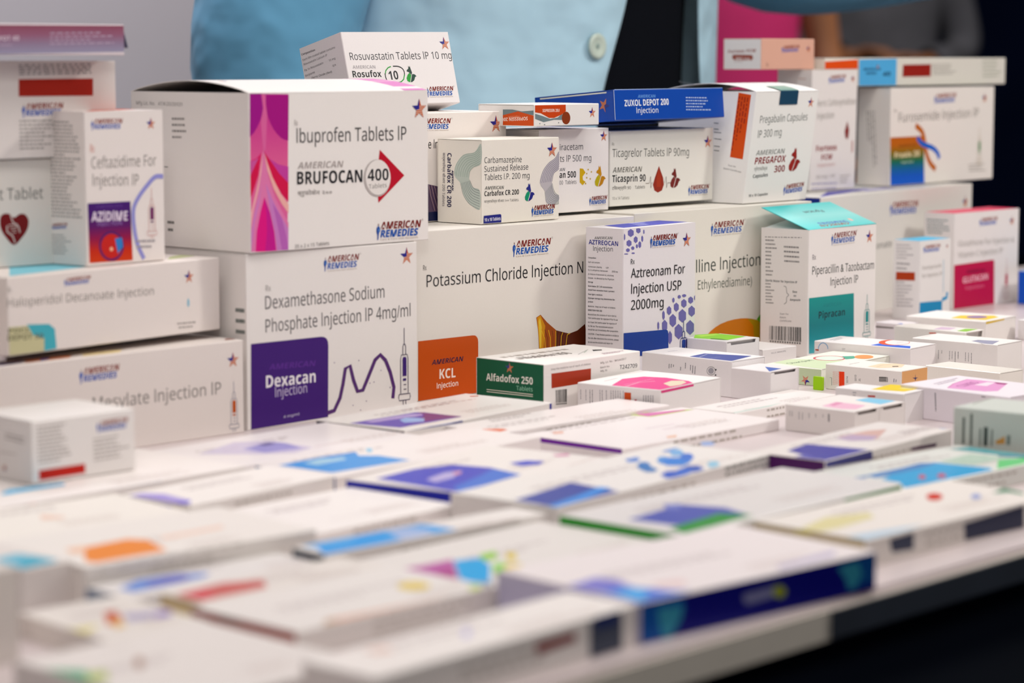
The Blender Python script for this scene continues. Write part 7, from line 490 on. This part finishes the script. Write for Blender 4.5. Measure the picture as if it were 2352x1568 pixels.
def hand_bones(J, B, side, w, dirv, upv, s=1.0):
    """palm and five separate, gently curled fingers from the wrist w along dirv"""
    d = Vector(dirv).normalized(); u = Vector(upv).normalized(); l = d.cross(u).normalized(); w = Vector(w)
    def put(k, p, r): J[side+k] = (*p, r*s)
    put('palm', w + d*.055, .021); B.append((side+'wrist', side+'palm'))
    for i, (off, ln) in enumerate(((-.03, .068), (-.01, .08), (.011, .074), (.03, .058))):
        k = 'f%d' % i; b = w + d*.088 + l*off
        put(k+'a', b, .0105); put(k+'b', b + d*ln*.45 - u*.012, .0088); put(k+'c', b + d*ln*.8 - u*.036, .0075)
        B += [(side+'palm', side+k+'a'), (side+k+'a', side+k+'b'), (side+k+'b', side+k+'c')]
    t = w + d*.035 - l*.032
    put('ta', t, .012); put('tb', t + d*.03 - l*.026 - u*.012, .010); put('tc', t + d*.056 - l*.03 - u*.024, .008)
    B += [(side+'palm', side+'ta'), (side+'ta', side+'tb'), (side+'tb', side+'tc')]
def person(loc, rz, label, arms, coat=None, top=M_BLACK, legs=M_NAVY, group=None, short=False):
    """standing figure facing -Y; arms: {'r':(shoulder, elbow, wrist, hand dir), 'l':...}"""
    J = {'pelvis': (0, 0, .95, .145, .105), 'waist': (0, 0, 1.10, .13, .098), 'chest': (0, .005, 1.28, .155, .11), 'neckb': (0, .01, 1.44, .07, .065),
         'neck': (0, .0, 1.51, .055, .055), 'jaw': (0, -.02, 1.565, .062, .07), 'skull': (0, -.005, 1.64, .076, .092), 'crown': (0, .005, 1.70, .055, .068)}
    B = [('pelvis', 'waist'), ('waist', 'chest'), ('chest', 'neckb'), ('neckb', 'neck'), ('neck', 'jaw'), ('jaw', 'skull'), ('skull', 'crown')]
    for s, k in ((-1, 'r'), (1, 'l')):
        J[k+'hip'] = (s*.095, 0, .88, .092); J[k+'knee'] = (s*.105, -.01, .49, .06); J[k+'ankle'] = (s*.11, .02, .085, .038); J[k+'toe'] = (s*.125, -.14, .03, .03)
        B += [('pelvis', k+'hip'), (k+'hip', k+'knee'), (k+'knee', k+'ankle'), (k+'ankle', k+'toe')]
        sh, el, wr, hd = arms[k]
        J[k+'sh'] = (*sh, .058); J[k+'elbow'] = (*el, .041); J[k+'wrist'] = (*wr, .027)
        B += [('chest', k+'sh'), (k+'sh', k+'elbow'), (k+'elbow', k+'wrist')]
        hand_bones(J, B, k, wr, hd, (0, 0, 1) if abs(hd[2]) < .7 else (0, -1, 0))
    body = skin('person', J, B, M_SKIN); body.location = loc; body.rotation_euler = (0, 0, rz)
    tag(body, label, 'person', group)
    # face and hair
    def blob(n, c, r, m, sub=12):
        bm = bmesh.new(); bmesh.ops.create_uvsphere(bm, u_segments=sub, v_segments=sub-2, radius=1)
        for v in bm.verts: v.co = Vector((c[0]+v.co.x*r[0], c[1]+v.co.y*r[1], c[2]+v.co.z*r[2]))
        me = bpy.data.meshes.new(n); bm.to_mesh(me); bm.free()
        for p in me.polygons: p.use_smooth = True
        return link(n, me, m, body)
    blob('hair', (0, .022, 1.675), (.083, .094, .088), M_HAIR, 20)
    for s in (-1, 1):
        blob('eye', (s*.031, -.083, 1.632), (.014, .010, .008), M_EYE); blob('ear', (s*.078, .005, 1.62), (.010, .02, .032), M_SKIN)
        blob('eyebrow', (s*.031, -.09, 1.655), (.02, .006, .004), M_HAIR)
    blob('nose', (0, -.103, 1.605), (.014, .018, .026), M_SKIN); blob('mouth', (0, -.088, 1.568), (.024, .008, .007), M_PINK)
    # shirt and trousers follow the body
    def ell(z, a, b, n=28, cy=0, wav=0): return [(a*math.cos(2*math.pi*k/n)*(1+wav*math.sin(5*2*math.pi*k/n)), cy + b*math.sin(2*math.pi*k/n), z) for k in range(n)]
    loft('shirt', [ell(.86, .188, .140), ell(.98, .19, .142), ell(1.1, .182, .135), ell(1.25, .2, .14), ell(1.36, .2, .128), ell(1.43, .13, .1), ell(1.47, .075, .075)], top, body)
    for s in (-1, 1):
        loft('trouser_leg', [[(s*(.098+.012*i/5) + r*math.cos(2*math.pi*k/16), .008 + r*math.sin(2*math.pi*k/16), z) for k in range(16)] for i, (z, r) in enumerate(((.93, .11), (.86, .115), (.65, .095), (.48, .08), (.25, .068), (.08, .07)))], legs, body)
        blob('shoe', (s*.122, -.06, .04), (.048, .135, .042), M_SHOE, 16)
    for k in 'rl':
        sh, el, wr, hd = arms[k]; el = wr and el
        if short: wr = el = tuple(Vector(sh).lerp(Vector(el), .55)); el = tuple(Vector(sh).lerp(Vector(wr), .5))
        sh, el, wr = map(Vector, (sh, el, wr))
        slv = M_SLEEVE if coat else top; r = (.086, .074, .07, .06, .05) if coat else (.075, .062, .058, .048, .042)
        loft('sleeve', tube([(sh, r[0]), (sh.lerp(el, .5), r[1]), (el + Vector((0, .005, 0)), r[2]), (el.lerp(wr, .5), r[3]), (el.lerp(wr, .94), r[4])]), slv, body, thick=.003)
    return body

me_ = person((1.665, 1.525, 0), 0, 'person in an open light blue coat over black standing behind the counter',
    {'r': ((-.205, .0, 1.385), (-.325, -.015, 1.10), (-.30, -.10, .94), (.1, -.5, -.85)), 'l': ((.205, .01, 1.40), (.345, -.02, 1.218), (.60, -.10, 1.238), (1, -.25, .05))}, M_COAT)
# the open coat: two front panels wrap round to the back, hanging free in front
def coat_ring(z, a, b, x0, x1, fl=0.0, n=44):
    t0 = math.acos(max(-1, min(1, x0/a))); t1 = math.acos(max(-1, min(1, x1/a))); out = []   # front is -Y
    for i in range(n+1):
        t = (2*math.pi - t0) + ((t1 + 2*math.pi) - (2*math.pi - t0) - 2*math.pi + 2*math.pi*0)*0
        k = i/n; ang = -t0 - k*(2*math.pi - t0 + t1)   # from the right front edge round the back to the left front edge
        wv = 1 + fl*(math.sin(6*ang + z*9) + .6*math.sin(11*ang - z*14))
        out.append((a*math.cos(ang)*wv, b*math.sin(ang)*wv, z))
    return out
rings = []
for z, a, b, x0, x1 in ((.62, .262, .168, -.10, .14), (.75, .255, .163, -.088, .138), (.90, .246, .156, -.07, .134), (1.0, .24, .150, -.058, .13), (1.08, .236, .147, -.045, .128), (1.13, .234, .146, -.025, .126), (1.19, .232, .146, -.004, .122), (1.28, .236, .148, .0, .11), (1.38, .225, .14, -.02, .09), (1.43, .16, .115, -.05, .075), (1.455, .1, .09, -.05, .05)):
    rings.append(coat_ring(z, a, b, x0, x1, .02))
ct_ = loft('coat', rings, M_COAT, me_, closed=False, thick=.004)
# button with rim, four holes and thread on the wearer's right front panel
def button(z, x, a, b, parent):
    y = -b*math.sqrt(max(0, 1-(x/a)**2)) - .004
    bm = bmesh.new(); prof = [(0, .0016), (.0045, .0015), (.0068, .0024), (.0098, .0032), (.0112, .0022), (.0112, .0004), (.0, .0)]; n = 28; R = []
    for r, t in prof: R.append([bm.verts.new((x + r*math.cos(2*math.pi*k/n), y - t, z + r*math.sin(2*math.pi*k/n))) for k in range(n)])
    for i in range(len(R)-1):
        for k in range(n): bm.faces.new((R[i][k], R[i][(k+1) % n], R[i+1][(k+1) % n], R[i+1][k]))
    bmesh.ops.remove_doubles(bm, verts=bm.verts[:], dist=1e-6); bmesh.ops.recalc_face_normals(bm, faces=bm.faces[:])
    me = bpy.data.meshes.new('button'); bm.to_mesh(me); bm.free()
    for p in me.polygons: p.use_smooth = True
    o = link('button', me, M_BUTTON, parent)
    th = solid('button_thread', M_THREAD, [(x-.0022, x+.0022, y-.0026, y-.0014, z-.0004, z+.0004), (x-.0004, x+.0004, y-.0026, y-.0014, z-.0022, z+.0022)])
    me2 = th.data
    bm = bmesh.new(); bm.from_mesh(me); k = len(me.materials); me.materials.append(M_THREAD); n0 = len(bm.faces); bm.from_mesh(me2); bm.faces.ensure_lookup_table()
    for f in bm.faces[n0:]: f.material_index = k
    bm.to_mesh(me); bm.free(); bpy.data.objects.remove(th)
button(1.129, -.052, .234, .146, ct_); button(.98, -.088, .24, .151, ct_); button(1.27, -.03, .236, .148, ct_)
# visitors far back in the dark hall
person((4.32, 3.345, 0), -.75, 'person in a magenta top with bare arms, in the dark hall beyond the coat',
    {'r': ((-.2, 0, 1.385), (-.27, .02, 1.12), (-.22, -.12, .95), (.1, -.5, -.85)), 'l': ((.2, 0, 1.385), (.245, -.02, 1.13), (.27, -.10, .92), (-.1, -.4, -.9))}, None, M_PINK, short=True)
person((6.3, 4.25, 0), -.8, 'person in a grey patterned top standing in the dark hall behind the boxes',
    {'r': ((-.2, 0, 1.385), (-.29, .02, 1.13), (-.12, -.16, 1.12), (.8, -.3, .2)), 'l': ((.2, 0, 1.385), (.29, .02, 1.13), (.12, -.17, 1.1), (-.8, -.3, .2))}, None, M_GREY)
